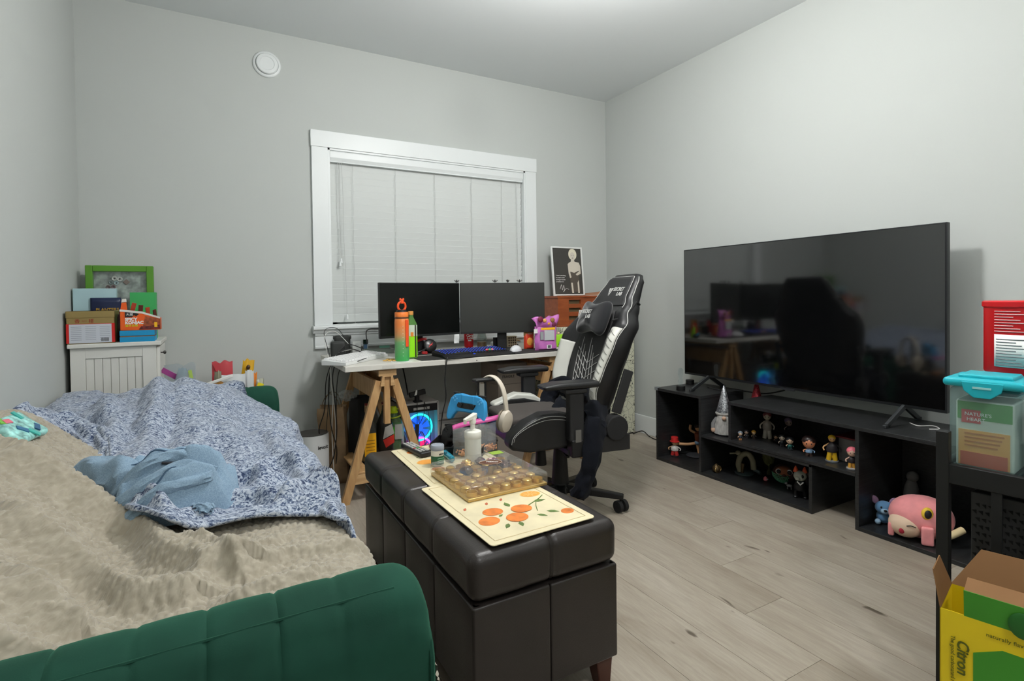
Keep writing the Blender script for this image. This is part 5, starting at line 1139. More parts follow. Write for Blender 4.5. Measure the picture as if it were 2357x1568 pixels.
# ================================================================== on the ottoman
CREAM = mat('placemat_cream', (226, 214, 178), .45, var=.06, vscale=12)
ORG = mat('print_orange', (226, 126, 52), .5, var=.18, vscale=30); ORL = mat('print_orange_light', (240, 164, 72), .5); LEAF = mat('print_leaf', (98, 122, 62), .5, var=.2, vscale=40); LEAFR = mat('print_red_leaf', (190, 96, 66), .5); BORD = mat('print_border', (206, 188, 148), .5)
def placemat(label, cx, cy, rz, z):
    t = thing('placemat', label, 'placemat', (cx, cy, z), rz)
    w, d = .315, .455; r_ = .012
    pts = [(sx * (w / 2 - r_) + r_ * math.cos(a), sy * (d / 2 - r_) + r_ * math.sin(a)) for sx, sy, a0_ in ((1, 1, 0), (-1, 1, PI / 2), (-1, -1, PI), (1, -1, 1.5 * PI)) for a in [a0_ + PI / 2 * k / 4 for k in range(5)]]
    MB().prism(pts, 0, .0018, 'z').build('mat_sheet', CREAM, t)
    fr = []
    for k in range(60):
        u = k / 60 * 4; s_ = int(u); f_ = u - s_; q = .013 * .5 + .0016 * math.sin(k * 2.7)
        c = [(-1, -1), (1, -1), (1, 1), (-1, 1), (-1, -1)]; x = lerp(c[s_][0], c[s_ + 1][0], f_); y = lerp(c[s_][1], c[s_ + 1][1], f_)
        fr.append((x * (w / 2 - .022 + q * .3), y * (d / 2 - .022 + q * .3), .0019))
    MB().tube(fr, .0013, 4, closed=True).build('wavy_border', BORD, t)
    return t
def fruit(t, x, y, rx, ry, rot=0, m_=None, z=.0019): return flat(oval(x, y, rx, ry, 24, rot), z).build('printed_orange', m_ or ORG, t)
def leaf(t, x, y, l, a, m_=None, z=.0021):
    c, s = math.cos(a), math.sin(a); pts = [(0, 0), (.3, .22), (.6, .24), (1, 0), (.6, -.16), (.3, -.2)]
    return flat([(x + l * (px * c - py * s), y + l * (px * s + py * c)) for px, py in pts], z).build('printed_leaf', m_ or LEAF, t)
pm = placemat('placemat with printed oranges under the near half of the chocolate box', .716, 1.352, .03, .4625)
for k, (x, y, rx, ry, rot) in enumerate(((-.095, -.10, .030, .026, .2), (-.058, -.052, .029, .025, -.1), (-.02, -.118, .031, .028, .1), (.02, -.075, .030, .026, -.2))): fruit(pm, x, y, rx, ry, rot, z=.0019 + k * .0004)
fruit(pm, .118, -.155, .019, .017, .3); fruit(pm, .10, .005, .032, .022, -.2, mat('print_peel', (238, 196, 120), .5)); fruit(pm, .10, .005, .029, .019, -.2, ORL, .0024)
for a in range(8): flat([(.10, .005), (.10 + .024 * math.cos(a * PI / 4), .005 + .015 * math.sin(a * PI / 4)), (.10 + .024 * math.cos(a * PI / 4 + .08), .005 + .015 * math.sin(a * PI / 4 + .08))], .0028, .0002).build('segment_line', CREAM, pm)
for x, y, l, a in ((-.03, -.145, .03, -1.8), (-.06, -.14, .03, -2.3), (.0, -.045, .035, 1.5), (.035, -.13, .03, -.9), (.07, -.125, .035, -.7), (.075, -.05, .04, -.1), (-.06, -.09, .02, .5)): leaf(pm, x, y, l, a)
MB().tube(smoothpath([(.03, -.075, .0024), (.06, -.06, .0024), (.10, -.04, .0024), (.125, -.022, .0024)], 4), .0015, 4).build('printed_twig', LEAF, pm); MB().tube(smoothpath([(.05, -.11, .0024), (.065, -.08, .0024), (.085, -.05, .0024)], 4), .0013, 4).build('printed_twig', LEAF, pm)
for x, y in ((-.12, -.005), (-.05, .0), (.0, .005)): leaf(pm, x, y, .02, 1.0, LEAFR)
pm2 = placemat('placemat with printed oranges under the remote control', .748, 1.805, -.02, .4605)
fruit(pm2, -.085, .165, .028, .02, .1); fruit(pm2, -.085, .02, .036, .028, .1, mat('print_peel', (238, 196, 120))); fruit(pm2, -.085, .02, .032, .025, .1, ORL, .0024); fruit(pm2, -.075, -.075, .024, .02, 0, mat('print_brown', (176, 110, 70), .5)); leaf(pm2, -.12, -.14, .05, .5, LEAFR); leaf(pm2, -.05, .12, .03, -.6); leaf(pm2, .06, -.07, .03, .4); leaf(pm2, .09, -.05, .03, .8, LEAFR)
MB().tube(smoothpath([(-.10, .085, .0024), (-.06, .11, .0024), (-.02, .10, .0024)], 4), .0013, 4).build('printed_twig', LEAF, pm2)
PZ = .4645
# chocolate box
GOLD = mat('tray_gold', (206, 168, 92), .22, .55)
t = thing('chocolate_box', 'clear lidded box with gold moulded tray nearly empty of chocolates', 'box', (.762, 1.535, PZ), .02)
bw_c, bd_c = .272, .285
MB().box(-bw_c / 2, bw_c / 2, -bd_c / 2, bd_c / 2, 0, .010).build('base_tray', GOLD, t, bevel=.003)
nx_, ny_ = 7, 7
wl = MB()
for i in range(nx_):
    for j in range(ny_):
        x, y = -bw_c / 2 + .0225 + i * .0378, -bd_c / 2 + .0235 + j * .0397
        if i in (3,) and j in (3,): continue
        wl.lathe([(.0165, .0098), (.0170, .014), (.0150, .023), (.010, .026), (.005, .0265), (.0, .0265)] if (i + j) % 2 else [(.0175, .0098), (.0175, .022), (.0155, .022), (.013, .013), (.0, .011)], 12, (x, y, 0))
wl.build('moulded_wells', GOLD, t, smooth=True)['kind'] = 'stuff'
LID = film('lid_clear', (248, 248, 246), .09, .05)
lid = MB(); rbox(lid, (0, 0, .0225), (bw_c + .006, bd_c + .006, .043), .010, (4, 4, 2)); lid.build('clear_lid', LID, t, smooth=True)
flat(oval(.028, .03, .040, .024, 28, -.35), .0448).build('oval_label', mat('choc_label', (92, 52, 24), .35), t); MB().tube([(x, y, .0452) for x, y in oval(.028, .03, .038, .022, 28, -.35)], .0009, 4, closed=True).build('label_ring', mat('label_cream', (220, 206, 190), .4), t)
text('MERCI', .014, PRINTW, t, (.016, .038, .0453), Vector((.82, -.55, 0)), Vector((.55, .82, 0)), bold=.0003, ext=.0002)
CHO = mat('dark_chocolate', (58, 34, 26), .35); WRP = mat('brown_foil', (84, 56, 54), .25, .5)
for k, (x, y, m_, r_, lab) in enumerate(((-.055, .04, CHO, .019, 'round dark chocolate left in the gold tray'), (.06, .075, WRP, .017, 'brown foil sweet nearest the oval label'), (.03, .105, WRP, .016, 'brown foil sweet at the back of the gold tray'), (.085, .035, WRP, .018, 'spiky dark foil sweet right of the oval label'), (-.02, .11, GOLD, .016, 'gold crumpled sweet at the back of the tray'))):
    p = t.matrix_basis @ Vector((x, y, .024))
    tag(MB().ell((0, 0, .004), (r_ * 1.15, r_ * 1.15, .014), 14, 9, f=lambda d: 1 + (.35 if m_ is not CHO else .08) * nz(d.x * 3 + k, d.y * 3, d.z * 3)).build('chocolate', m_, None, smooth=(m_ is CHO), loc=p), lab, 'chocolate', 'chocolates in the gold tray')
MB().box(.075, .12, .10, .135, .0445, .0448).build('green_sticker', mat('sticker_green', (140, 170, 60), .5), t)
# pump bottle
p = at(1095, 1074, 2, PZ)
t = thing('pump_bottle', 'frosted white pump soap bottle on the ottoman', 'bottle', (p.x, p.y + .02, PZ), .35)
MB().lathe([(.026, 0), (.029, .003), (.029, .095), (.028, .100)], 32).build('bottle', mat('frosted_white', (206, 206, 196), .45, spec=.4), t, smooth=True)
MB().lathe([(.0295, .098), (.0298, .100), (.0298, .118), (.027, .121), (.012, .123)], 32).build('collar', mat('pump_white', (226, 224, 214), .4), t, smooth=True)
PWH = mat('pump_white', (226, 224, 214))
MB().lathe([(.012, .12), (.0115, .126), (.0085, .128), (.0085, .145), (.012, .147), (.012, .165), (.010, .168), (0, .168)], 20).build('pump_stem', PWH, t, smooth=True)
MB().hexa([(-.040, -.007, .158), (.012, -.011, .162), (.012, .011, .162), (-.040, .007, .158), (-.042, -.006, .168), (.014, -.011, .182), (.014, .011, .182), (-.042, .006, .168)]).box(-.042, -.032, -.005, .005, .150, .162).build('pump_head', PWH, t, bevel=.003)
# mint tub
p = at(1012, 1073, 2, PZ)
t = thing('mint_tub', 'small round tub with grey lid and green label on the ottoman', 'tub', (p.x, p.y + .02, PZ), .2)
MB().lathe([(.0215, 0), (.0225, .002), (.0225, .052), (.021, .055)], 28).build('tub', mat('tub_white', (222, 216, 200), .5), t, smooth=True)
MB().lathe([(.0228, .004), (.0229, .005), (.0229, .033), (.0228, .034)], 28).build('green_label', mat('mint_green', (34, 92, 60), .5), t, smooth=True)
MB().lathe([(.0235, .053), (.024, .055), (.024, .068), (.022, .071), (.019, .071), (.018, .0695), (0, .0695)], 28).build('lid', mat('tub_grey', (150, 156, 166), .45), t, smooth=True)
text('MENTA', .010, PRINTK, t, (-.008, -.0232, .038), XA, ZA, bold=.0002, ext=.0002)
for k in range(3): MB().box(-.014, .012, -.0233, -.0228, .012 + k * .007, .0135 + k * .007).build('label_line', mat('label_mint', (150, 196, 170), .5), t)
# remote control
a_, b_ = at(937, 1030, 2, PZ), at(993, 1058, 2, PZ); d = b_ - a_; L_ = .175
t = thing('remote_control', 'black television remote lying on the far placemat', 'remote', (a_.x, a_.y + .01, PZ), math.atan2(d.y, d.x))
MB().box(0, L_, -.024, .024, 0, .018).build('body', BLACK, t, bevel=.006)
cols_ = [(190, 190, 186), (170, 170, 166), (186, 60, 56), (70, 150, 80), (220, 180, 60), (60, 80, 190)]
for i in range(12):
    for j in range(3):
        if i in (4,) and j == 1: continue
        MB().box(.012 + i * .0125, .020 + i * .0125, -.019 + j * .0135, -.010 + j * .0135, .0175, .020).build('button', mat('button_%d' % ((j + 2) if i == 7 else i % 2), cols_[(j + 2) if i == 7 else i % 2], .5), t)
MB().cyl((.066, 0, .0175), (.066, 0, .0205), .008, n=16).build('round_button', mat('button_0', cols_[0]), t)
# black caddy tray with tubes
p = at(1060, 1048, 2, PZ)
t = thing('desk_caddy', 'low black plastic caddy tray on the far end of the ottoman', 'tray', (p.x + .02, p.y + .05, PZ), .55 - PI / 2 + .35)
MB().box(-.10, .10, -.06, .06, 0, .004).box(-.10, .10, -.06, -.056, 0, .03).box(-.10, .10, .056, .06, 0, .045).box(-.10, -.096, -.06, .06, 0, .045).box(.096, .10, -.06, .06, 0, .03).box(-.02, -.016, -.06, .06, 0, .03).build('tray', BLACK, t, bevel=.001)
a_, b_ = at(1040, 1056, 2, PZ + .012), at(1024, 1042, 2, PZ + .012)
tag(MB().cyl((0, 0, 0), tuple(b_ - a_), .011, n=20).cyl((0, 0, 0), tuple((a_ - b_) * .12), .009, n=20).build('teal_lighter', mat('teal_clear', (40, 134, 158), .15), None, bevel=.002, loc=a_), 'small teal cylinder lying beside the mint tub', 'lighter')
a_, b_ = at(995, 1026, 2, PZ + .014), at(1022, 1038, 2, PZ + .014)
tag(MB().cyl((0, 0, 0), tuple(b_ - a_), .014, .010, n=20).ell((0, 0, 0), .0138, 14, 8).build('pink_tube', mat('pink_tube', (214, 150, 138), .5), None, smooth=True, loc=a_), 'pink cosmetic tube lying behind the remote', 'tube')
# zip bag with dried snack
p = at(1100, 1062, 2, PZ)
t = thing('zip_bag', 'clear zip bag with pink seal holding dried orange snacks', 'bag', (p.x + .035, p.y + .095, PZ), .12)
FILM = film('zip_film', (238, 242, 246), .14, .12)
pouch(MB(), .19, .105, .07, wob=.012, seed=2).build('film', FILM, t, smooth=True)
MB().grid(lambda u, v: ((u - .5) * .19 * (1 + .06 * v) + .01 * v, .01 * math.sin(u * 5) + .012 * v, .100 + .016 * v + .014 * u), 12, 3).build('pink_seal', mat('zip_pink', (190, 74, 140), .4), t, smooth=True, solid=.001)
sn = MB(); random.seed(4)
for k in range(90):
    x, y = random.uniform(-.075, .085), random.uniform(-.022, .022); sn.obox((x, y, .006 + random.random() * .028 * (1 - abs(x) / .12)), (.020, .006, .004), (random.uniform(-1, 1), random.uniform(-1, 1), random.uniform(0, 3)))
sn.build('dried_snack', mat('dried_orange', (222, 150, 92), .7), t)['kind'] = 'stuff'
# headset stand, headphones, controllers
sp_ = Vector((.955, 1.965, PZ))
t = thing('headset_stand', 'black headset stand with a flat top arm on the ottoman', 'stand', sp_)
MB().box(-.05, .05, -.045, .045, 0, .010).build('base', BLACK, t, bevel=.004); MB().box(-.020, -.012, -.006, .006, .01, .245).box(.012, .020, -.006, .006, .01, .245).build('post', BLACK, t, bevel=.002); MB().box(-.011, .011, -.003, .003, .11, .235).build('post_inlay', mat('inlay_grey', (160, 156, 146), .5), t)
MB().box(-.035, .075, -.02, .02, .243, .256).build('top_arm', BLACK, t, bevel=.005); MB().box(-.03, .0, -.045, -.006, .115, .125).box(-.045, -.015, -.06, -.045, .10, .135).build('cradle', BLACK, t, bevel=.003)
HPB = mat('headphone_beige', (204, 194, 178), .45); HPD = mat('headphone_pad', (150, 138, 120), .7)
t = thing('headphones', 'beige over-ear headphones hanging on the black stand', 'headphones', sp_ + Vector((.045, 0, 0)), -1.15)
arc = [(.072 * math.cos(a), 0, .155 + .107 * math.sin(a)) for a in [PI * k / 24 for k in range(25)]]
MB().grid(lambda u, v: (lambda P: (P[0] * (1 + .10 * math.cos(2 * PI * v)), .013 * math.sin(2 * PI * v), .155 + (P[2] - .155) * (1 + .055 * math.cos(2 * PI * v))))(arc[round(u * 24)]), 25, 10, cv=True).build('headband', HPB, t, smooth=True)
for s in (-1, 1):
    rot = Matrix.Rotation(s * .15, 3, 'Y'); c0 = Vector((s * .066, 0, .085))
    b = MB().lathe([(0, -.008), (.030, -.008), (.037, -.003), (.038, .006), (.034, .016), (.02, .021), (0, .022)], 28, sy=1.25); b.v = [tuple(c0 + rot @ Vector((s * z, x, y))) for x, y, z in b.v]; ec = b.build('ear_cup', HPB, t, smooth=True)
    b = MB().lathe([(.018, -.018), (.030, -.022), (.036, -.015), (.036, -.008), (.020, -.006)], 28, sy=1.25); b.v = [tuple(c0 + rot @ Vector((s * z, x, y))) for x, y, z in b.v]; b.build('ear_pad', HPD, ec, smooth=True)
    MB().bar((s * .073, 0, .165), (s * .078, 0, .095), .022, .009, (1, 0, 0)).build('yoke', HPB, t, bevel=.003)
def controller(label, loc, rot, m_, accent, tex):
    t = thing('game_controller', label, 'game controller', loc); t.rotation_euler = rot
    pr_ = [(0, .036), (.030, .040), (.055, .036), (.072, .018), (.080, -.02), (.082, -.055), (.074, -.068), (.060, -.064), (.052, -.045), (.040, -.031), (0, -.029)]
    out = pr_ + [(-x, z) for x, z in pr_[::-1][1:-1]]
    MB().prism(out, -.016, .016).build('shell', m_, t, bevel=.011, bseg=4)
    MB().box(-.026, .026, -.0185, -.010, .006, .036).build('touch_pad', m_, t, bevel=.003)
    MB().prism([(-.04, .006), (.04, .006), (.03, -.016), (-.03, -.016)], -.0175, -.008).build('centre_plate', accent, t, bevel=.003)
    for s in (-1, 1):
        MB().cyl((s * .026, -.016, -.004), (s * .026, -.026, -.004), .007, n=16).cyl((s * .026, -.026, -.004), (s * .026, -.029, -.004), .0095, n=16).build('thumb_stick', accent, t, bevel=.001)
        for dx, dz in ((0, .007), (0, -.007), (.007, 0), (-.007, 0)): MB().cyl((s * .052 + dx, -.0155, .018 + dz), (s * .052 + dx, -.0185, .018 + dz), .0032, n=10).build('face_button', tex, t)
        MB().box(s * .052 - .014, s * .052 + .014, -.010, .012, .034, .043).build('trigger', accent, t, bevel=.003)
    return t
p = at(1078, 932, 1, 1.90)
controller('bright blue game controller resting upright on the headset stand', p, (-.15, .1, -.85), mat('controller_blue', (52, 148, 206), .4), BLACK, mat('controller_bluelight', (96, 178, 226), .4))
p = at(1056, 1000, 1, 1.93)
controller('black game controller propped beneath the blue one', (p.x, p.y, p.z), (-.35, -.15, -1.0), mat('controller_black', (34, 33, 32), .5), BLACKM, BLACK)
# ================================================================== on the white cabinet
CZ = .862
def cbox(name, label, cat, x0, x1, y0, y1, z0, z1, m_, bev=.0015):
    t = thing(name, label, cat, ((x0 + x1) / 2, y0, z0)); w, d_, h_ = x1 - x0, y1 - y0, z1 - z0
    MB().box(-w / 2, w / 2, 0, d_, 0, h_).build('body', m_, t, bevel=bev); return t, w, h_
A1 = lambda px, py, y: at(px, py, 1, y)
e0, e1 = A1(153, 787, 3.09), A1(262, 715, 3.09)
t, w, h_ = cbox('metal_tin', 'gold and red rectangular tin with white ingredient label', 'tin', e0.x, e1.x, 3.09, 3.24, CZ, CZ + .150, mat('tin_gold', (160, 138, 88), .35, .5), .004)
MB().box(-w / 2 - .002, w / 2 + .002, -.002, .152, .118, .150).build('lid', mat('tin_gold', (160, 138, 88)), t, bevel=.003)
MB().box(-w / 2 - .0006, w / 2 + .0006, -.0008, .02, .004, .092).build('red_band', mat('tin_red', (200, 34, 30), .4), t)
lb = MB().box(-w / 2 + .010, w / 2 - .010, -.0018, 0, .004, .090).build('white_label', mat('label_bluewhite', (196, 200, 208), .6), t)
for k in range(8):
    for j in range(3): MB().box(-w / 2 + .016 + j * w * .30, -w / 2 + .016 + j * w * .30 + w * .22, -.0022, -.0017, .018 + k * .0085, .0195 + k * .0085).build('label_line', mat('print_fine', (130, 136, 146), .7), lb)
for k in range(8): MB().box(w / 2 - .05 + k * .0038, w / 2 - .05 + k * .0038 + .0016 + .0006 * (k % 2), -.0022, -.0017, .010, .026).build('barcode', PRINTK, lb)
text('\u9999 \u4e00 \u697c', .020, mat('red_print', (150, 30, 26), .6), t, (-w / 2 + .03, -.0010, .097), XA, ZA)
# open orange snack carton on two blue boxes
for k, (za, zb) in enumerate(((0, .024), (.029, .054))):
    e0, e1 = A1(275, 770, 3.09), A1(356, 770, 3.09)
    t, w, h_ = cbox('blue_box', ('lower' if k == 0 else 'upper') + ' flat blue box under the orange snack carton', 'box', e0.x, e1.x, 3.09, 3.22, CZ + za, CZ + zb, mat('box_blue', (16, 140, 190), .5))
    if k == 0: MB().box(-w / 2 + .002, w / 2 - .002, .001, .128, .024, .0285).build('card_layer', mat('kraft_edge', (120, 96, 74), .8), t)
e0, e1 = A1(276, 748, 3.095), A1(369, 748, 3.095); w = e1.x - e0.x
t = thing('snack_carton', 'torn open orange carton of spicy snack packets', 'box', (e0.x, 3.095, CZ + .055))
OC = mat('carton_orange', (228, 92, 22), .5); CI = mat('carton_inner', (222, 216, 208), .7)
front = [(0, 0), (w, .004), (w, .055), (w * .55, .082), (0, .095)]
MB().prism(front, 0, .0015).build('front_panel', OC, t); MB().prism(front, .075, .0765).build('back_panel', OC, t); MB().box(0, .0015, 0, .076, 0, .093).build('side_panel', mat('carton_red', (150, 40, 24), .5), t); MB().box(w - .0015, w, 0, .076, 0, .055).build('side_panel', OC, t); MB().box(0, w, 0, .076, 0, .0015).build('bottom_panel', OC, t)
MB().prism([(0, .090), (w * .55, .078), (w, .052), (w, .060), (w * .55, .088), (0, .100)], -.002, -.0005).build('torn_edge', CI, t)
MB().prism([(0, .095), (.028, .095), (.024, .135), (.006, .132)], .02, .0215).build('torn_flap', OC, t); MB().prism([(.005, .130), (.026, .133), (.024, .150), (.008, .148)], .02, .0215).build('torn_flap', CI, t)
text('SPICY', .0185, PRINTW, t, (.020, -.0008, .046), XA, ZA, bold=.0009, ext=.0003); text('KONJAC', .0185, PRINTW, t, (.020, -.0008, .030), XA, ZA, bold=.0009, ext=.0003); text('\u9b54\u828b\u723d\u8fa3', .0125, mat('lime_print', (206, 220, 30), .5), t, (.020, -.0008, .017), XA, ZA, ext=.0003)
MB().prism([(.020, .062), (.048, .062), (.055, .072), (.064, .066), (.075, .076), (.06, .083), (.020, .090)], -.0012, -.0004).build('black_patch', PRINTK, t); text('\u5927\u9b54', .014, PRINTW, t, (.024, -.0014, .070), XA, ZA, ext=.0002)
MB().prism([(w * .55, .004), (w - .002, .006), (w - .002, .052), (w * .62, .066)], -.001, -.0003).build('food_picture', mat('food_brown', (150, 74, 40), .5, var=.4, vscale=60), t); MB().prism([(w * .46, .003), (w - .002, .004), (w - .002, .022), (w * .52, .018)], -.0014, -.0008).build('dark_food_picture', mat('food_dark', (104, 36, 34), .5, var=.4, vscale=90), t); MB().box(w - .024, w - .012, -.0018, -.001, .012, .036).build('yellow_tag', mat('tag_yellow', (236, 180, 20), .5), t)
for k in range(4):
    o = MB().obox((e0.x + .05 + k * .028, 3.12 + .01 * k, CZ + .055 + .105 - k * .011), (.018, .004, .05), (.2, .25 - .2 * k, .3 * k)).build('snack_packet', mat('packet_%d' % (k % 2), ((176, 70, 44), (92, 40, 30))[k % 2], .35), None); tag(o, ('red snack packet standing leftmost in the orange carton', 'dark snack packet second from left in the orange carton', 'red snack packet third in the orange carton', 'dark snack packet rightmost in the orange carton')[k], 'snack packet', 'packets in the orange carton')
# boxes behind
e0, e1 = A1(168, 720, 3.26), A1(267, 664, 3.26)
cbox('pale_blue_box', 'pale blue box standing behind the gold tin', 'box', e0.x, e1.x, 3.26, 3.30, CZ, e1.z, mat('box_paleblue', (170, 200, 206), .6))
e0, e1 = A1(208, 720, 3.245), A1(278, 687, 3.245)
t = thing('nut_bag', 'dark navy nut bag with gold lettering between the boxes', 'snack bag', ((e0.x + e1.x) / 2, 3.253, CZ)); wn = (e1.x - e0.x)
MB().grid(lambda u, v: ((u - .5) * wn, -.006 * (1 - (2 * u - 1) ** 2) + .002 * nz(u * 5, v * 4), v * (e1.z - CZ + .004)), 14, 10).build('pouch', mat('navy_foil', (28, 38, 72), .3), t, smooth=True, solid=.003); text('PLANTERS', .022, mat('gold_print', (190, 150, 60), .4, .3), t, (-wn * .32, -.0105, e1.z - CZ - .062), XA, ZA, bold=.0005, sx=.9)
e0, e1 = A1(205, 720, 3.32), A1(352, 612, 3.35)
t = thing('green_shadow_frame', 'bright green deep picture frame with trinkets behind glass', 'picture frame', (A1(194, 650, 3.36).x, 3.38, CZ)); fw = A1(352, 650, 3.36).x - A1(194, 650, 3.36).x; fz = A1(270, 611, 3.36).z - CZ
GF = mat('frame_green', (84, 140, 38), .5)
for a in ((0, .030, 0, fz), (fw - .030, fw, 0, fz)): MB().box(a[0], a[1], 0, .045, a[2], a[3]).build('frame_bar', GF, t, bevel=.003)
for a in ((0, .030), (fz - .030, fz)): MB().box(.030, fw - .030, 0, .045, a[0], a[1]).build('frame_bar', GF, t, bevel=.003)
bk = MB().box(.03, fw - .03, .035, .04, .03, fz - .03).build('backing', mat('frame_backing', (160, 166, 160), .6, var=.25, vscale=40), t)
MB().box(.03, fw - .03, .004, .006, .03, fz - .03).build('glass', film('frame_glass', base=.02), t)
for x, z, r_, c in ((.115, fz - .065, .013, (206, 204, 198)), (.137, fz - .068, .013, (206, 204, 198)), (.10, fz - .085, .010, (120, 132, 134)), (.122, fz - .088, .011, (170, 190, 194)), (.088, fz - .110, .010, (110, 70, 70)), (.11, fz - .108, .010, (126, 88, 92))):
    b = MB().lathe([(r_ * .35, 0), (r_ * .4, .004), (r_ * .8, .006), (r_, .003), (r_, 0)], 18); b.v = [(x + a, .034 - zz, z + y) for a, y, zz in b.v]; b.build('button_trinket', mat('trinket_%d' % c[1], c, .4), bk, smooth=True)
MB().obox((.165, .032, fz - .083), (.022, .006, .022), (0, .8, 0)).build('square_trinket', mat('trinket_wood', (120, 96, 84), .5), bk, bevel=.002)
e0, e1 = A1(300, 740, 3.28), A1(358, 673, 3.28)
cbox('green_box', 'plain bright green box behind the orange carton', 'box', e0.x, e1.x, 3.28, 3.36, CZ, e1.z, mat('box_green', (60, 168, 92), .6))
e0, e1 = A1(262, 720, 3.31), A1(275, 700, 3.31)
t = thing('brown_pouch', 'dark brown snack pouch between the tin and the blue boxes', 'snack bag', (A1(268, 760, 3.2).x, 3.19, CZ)); pouch(MB(), .028, .13, .03, seed=6).build('pouch', mat('pouch_brown', (70, 46, 36), .4), t, smooth=True)
e0 = A1(212, 712, 3.31); t, w, h_ = cbox('kraft_box', 'small kraft box behind the navy bag', 'box', A1(187, 700, 3.31).x, A1(230, 700, 3.31).x, 3.305, 3.34, CZ, A1(200, 697, 3.31).z, mat('kraft_tan', (170, 132, 84), .7))
# black bag hanging between cabinet and wall
t = MB().box(-.575, -.566, 3.12, 3.40, .30, .885).build('black_board', mat('board_black', (44, 40, 36), .6), None, bevel=.002); tag(t, 'thin black board between the white cabinet and the left wall', 'board')
t.location.z = -.30
# ================================================================== snack bags behind the sofa arm
CR = thing('snack_crate', 'white crate of snack bags behind the far sofa arm', 'crate', (.06, 3.24, 0))
CRM = mat('crate_white', (208, 206, 200), .5)
MB().box(-.25, .24, -.15, .15, 0, .02).build('crate_floor', CRM, CR)
for a in ((-.25, .24, -.15, -.14), (-.25, .24, .14, .15), (-.25, -.24, -.14, .14), (.23, .24, -.14, .14)): MB().box(*a, .02, .50).build('crate_wall', CRM, CR, bevel=.002)
MB().box(-.24, .23, -.14, .14, .44, .45).build('crate_tray', CRM, CR)
SZ = .4505
def standbag(name, label, px, pyb, pyt, y, wpx, m_, dpt=.03, lean=0, rz=0, seed=0, tilt=0):
    c, tp = at(px, pyb, 1, y), at(px, pyt, 1, y); w = wpx * mpp(c)
    t = thing(name, label, 'snack bag', (c.x, y, SZ), rz, 'snack bags behind the sofa'); t.rotation_euler = (0, tilt, rz)
    pouch(MB(), w, tp.z - SZ, dpt, wob=.006, lean=lean, seed=seed).build('pouch', m_, t, smooth=True); return t, w, tp.z - SZ
t, w, h_ = standbag('clear_zip_bag', 'clear zip bag with purple seal sticking up behind the sofa', 415, 890, 838, 3.2, 62, CLEAR, rz=.1, seed=1)
MB().obox((-.03, -.004, h_ - .055), (.115, .006, .026), (0, .62, 0)).build('purple_seal', mat('zip_purple', (150, 62, 128), .4), t, bevel=.001); MB().obox((.05, -.006, h_ - .085), (.016, .006, .10), (0, -.15, 0)).build('lime_strip', mat('strip_lime', (176, 206, 96), .5), t)
t, w, h_ = standbag('red_snack_bag', 'torn red snack bag standing behind the sofa', 513, 890, 832, 3.24, 42, mat('bag_red', (190, 66, 74), .4), seed=2)
MB().prism([(-w / 2, h_ - .005), (-w * .15, h_ - .005), (-w * .05, h_ - .05), (-w * .3, h_ - .05)], -.012, -.010).build('torn_flap', mat('bag_red', (190, 66, 74)), t)
t, w, h_ = standbag('yellow_snack_bag', 'tall yellow snack bag standing behind the sofa', 558, 890, 828, 3.22, 24, mat('bag_yellow', (214, 164, 20), .35), dpt=.04, tilt=.12, seed=3); MB().ell((0, -.02, h_ * .86), (.010, .008, .014), 12, 8).build('dark_window', mat('bag_window', (70, 46, 20), .4), t, smooth=True)
t, w, h_ = standbag('white_snack_bag', 'round white plastic bag leaning behind the sofa arm', 530, 892, 862, 3.14, 64, mat('bag_white', (204, 208, 210), .4), dpt=.07, seed=4)
MB().obox((-.05, -.045, h_ - .02), (.13, .012, .014), (0, -.28, 0)).build('white_bar', PRINTW, t, bevel=.002)
t, w, h_ = standbag('cracker_bag', 'small orange bag marked one hundred percent behind the sofa', 486, 893, 882, 3.12, 50, mat('bag_orange', (222, 160, 80), .45), dpt=.04, seed=5)
text('100%', .022, mat('red_print2', (150, 40, 36), .5), t, (-.03, -.024, h_ - .032), XA, ZA, bold=.0005); MB().box(-.04, .03, -.023, -.016, h_ - .04, h_ - .008).build('white_patch', PRINTW, t, bevel=.004)
t, w, h_ = standbag('grey_foil_bag', 'crumpled grey foil scrap on the white bag', 502, 880, 855, 3.13, 14, mat('foil_grey', (140, 136, 116), .3, .6), dpt=.04, seed=6)
t, w, h_ = standbag('white_loop_bag', 'white curled bag end beside the yellow snack bag', 575, 890, 852, 3.2, 18, mat('bag_white', (204, 208, 210)), dpt=.04, seed=7)
t, w, h_ = standbag('orange_edge_bag', 'orange and white torn bag corner near the sofa arm end', 587, 890, 858, 3.22, 10, mat('bag_orange2', (226, 130, 40), .45), seed=8)
t, w, h_ = standbag('silver_yellow_bag', 'silver and yellow crumpled bag at the sofa arm end', 599, 892, 872, 3.18, 16, mat('bag_silver', (176, 176, 160), .35, .3), dpt=.04, seed=9); MB().obox((.0, -.02, h_ - .03), (.03, .004, .018), (0, .4, 0)).build('yellow_patch', mat('bag_yellow2', (236, 220, 40), .5), t)
t, w, h_ = standbag('pale_blue_bag', 'thin pale blue clear bag beside the white cabinet', 380, 888, 845, 3.16, 20, film('bag_paleblue', (220, 230, 236), .35, .2, veil=(190, 206, 214)), seed=10, tilt=.3)
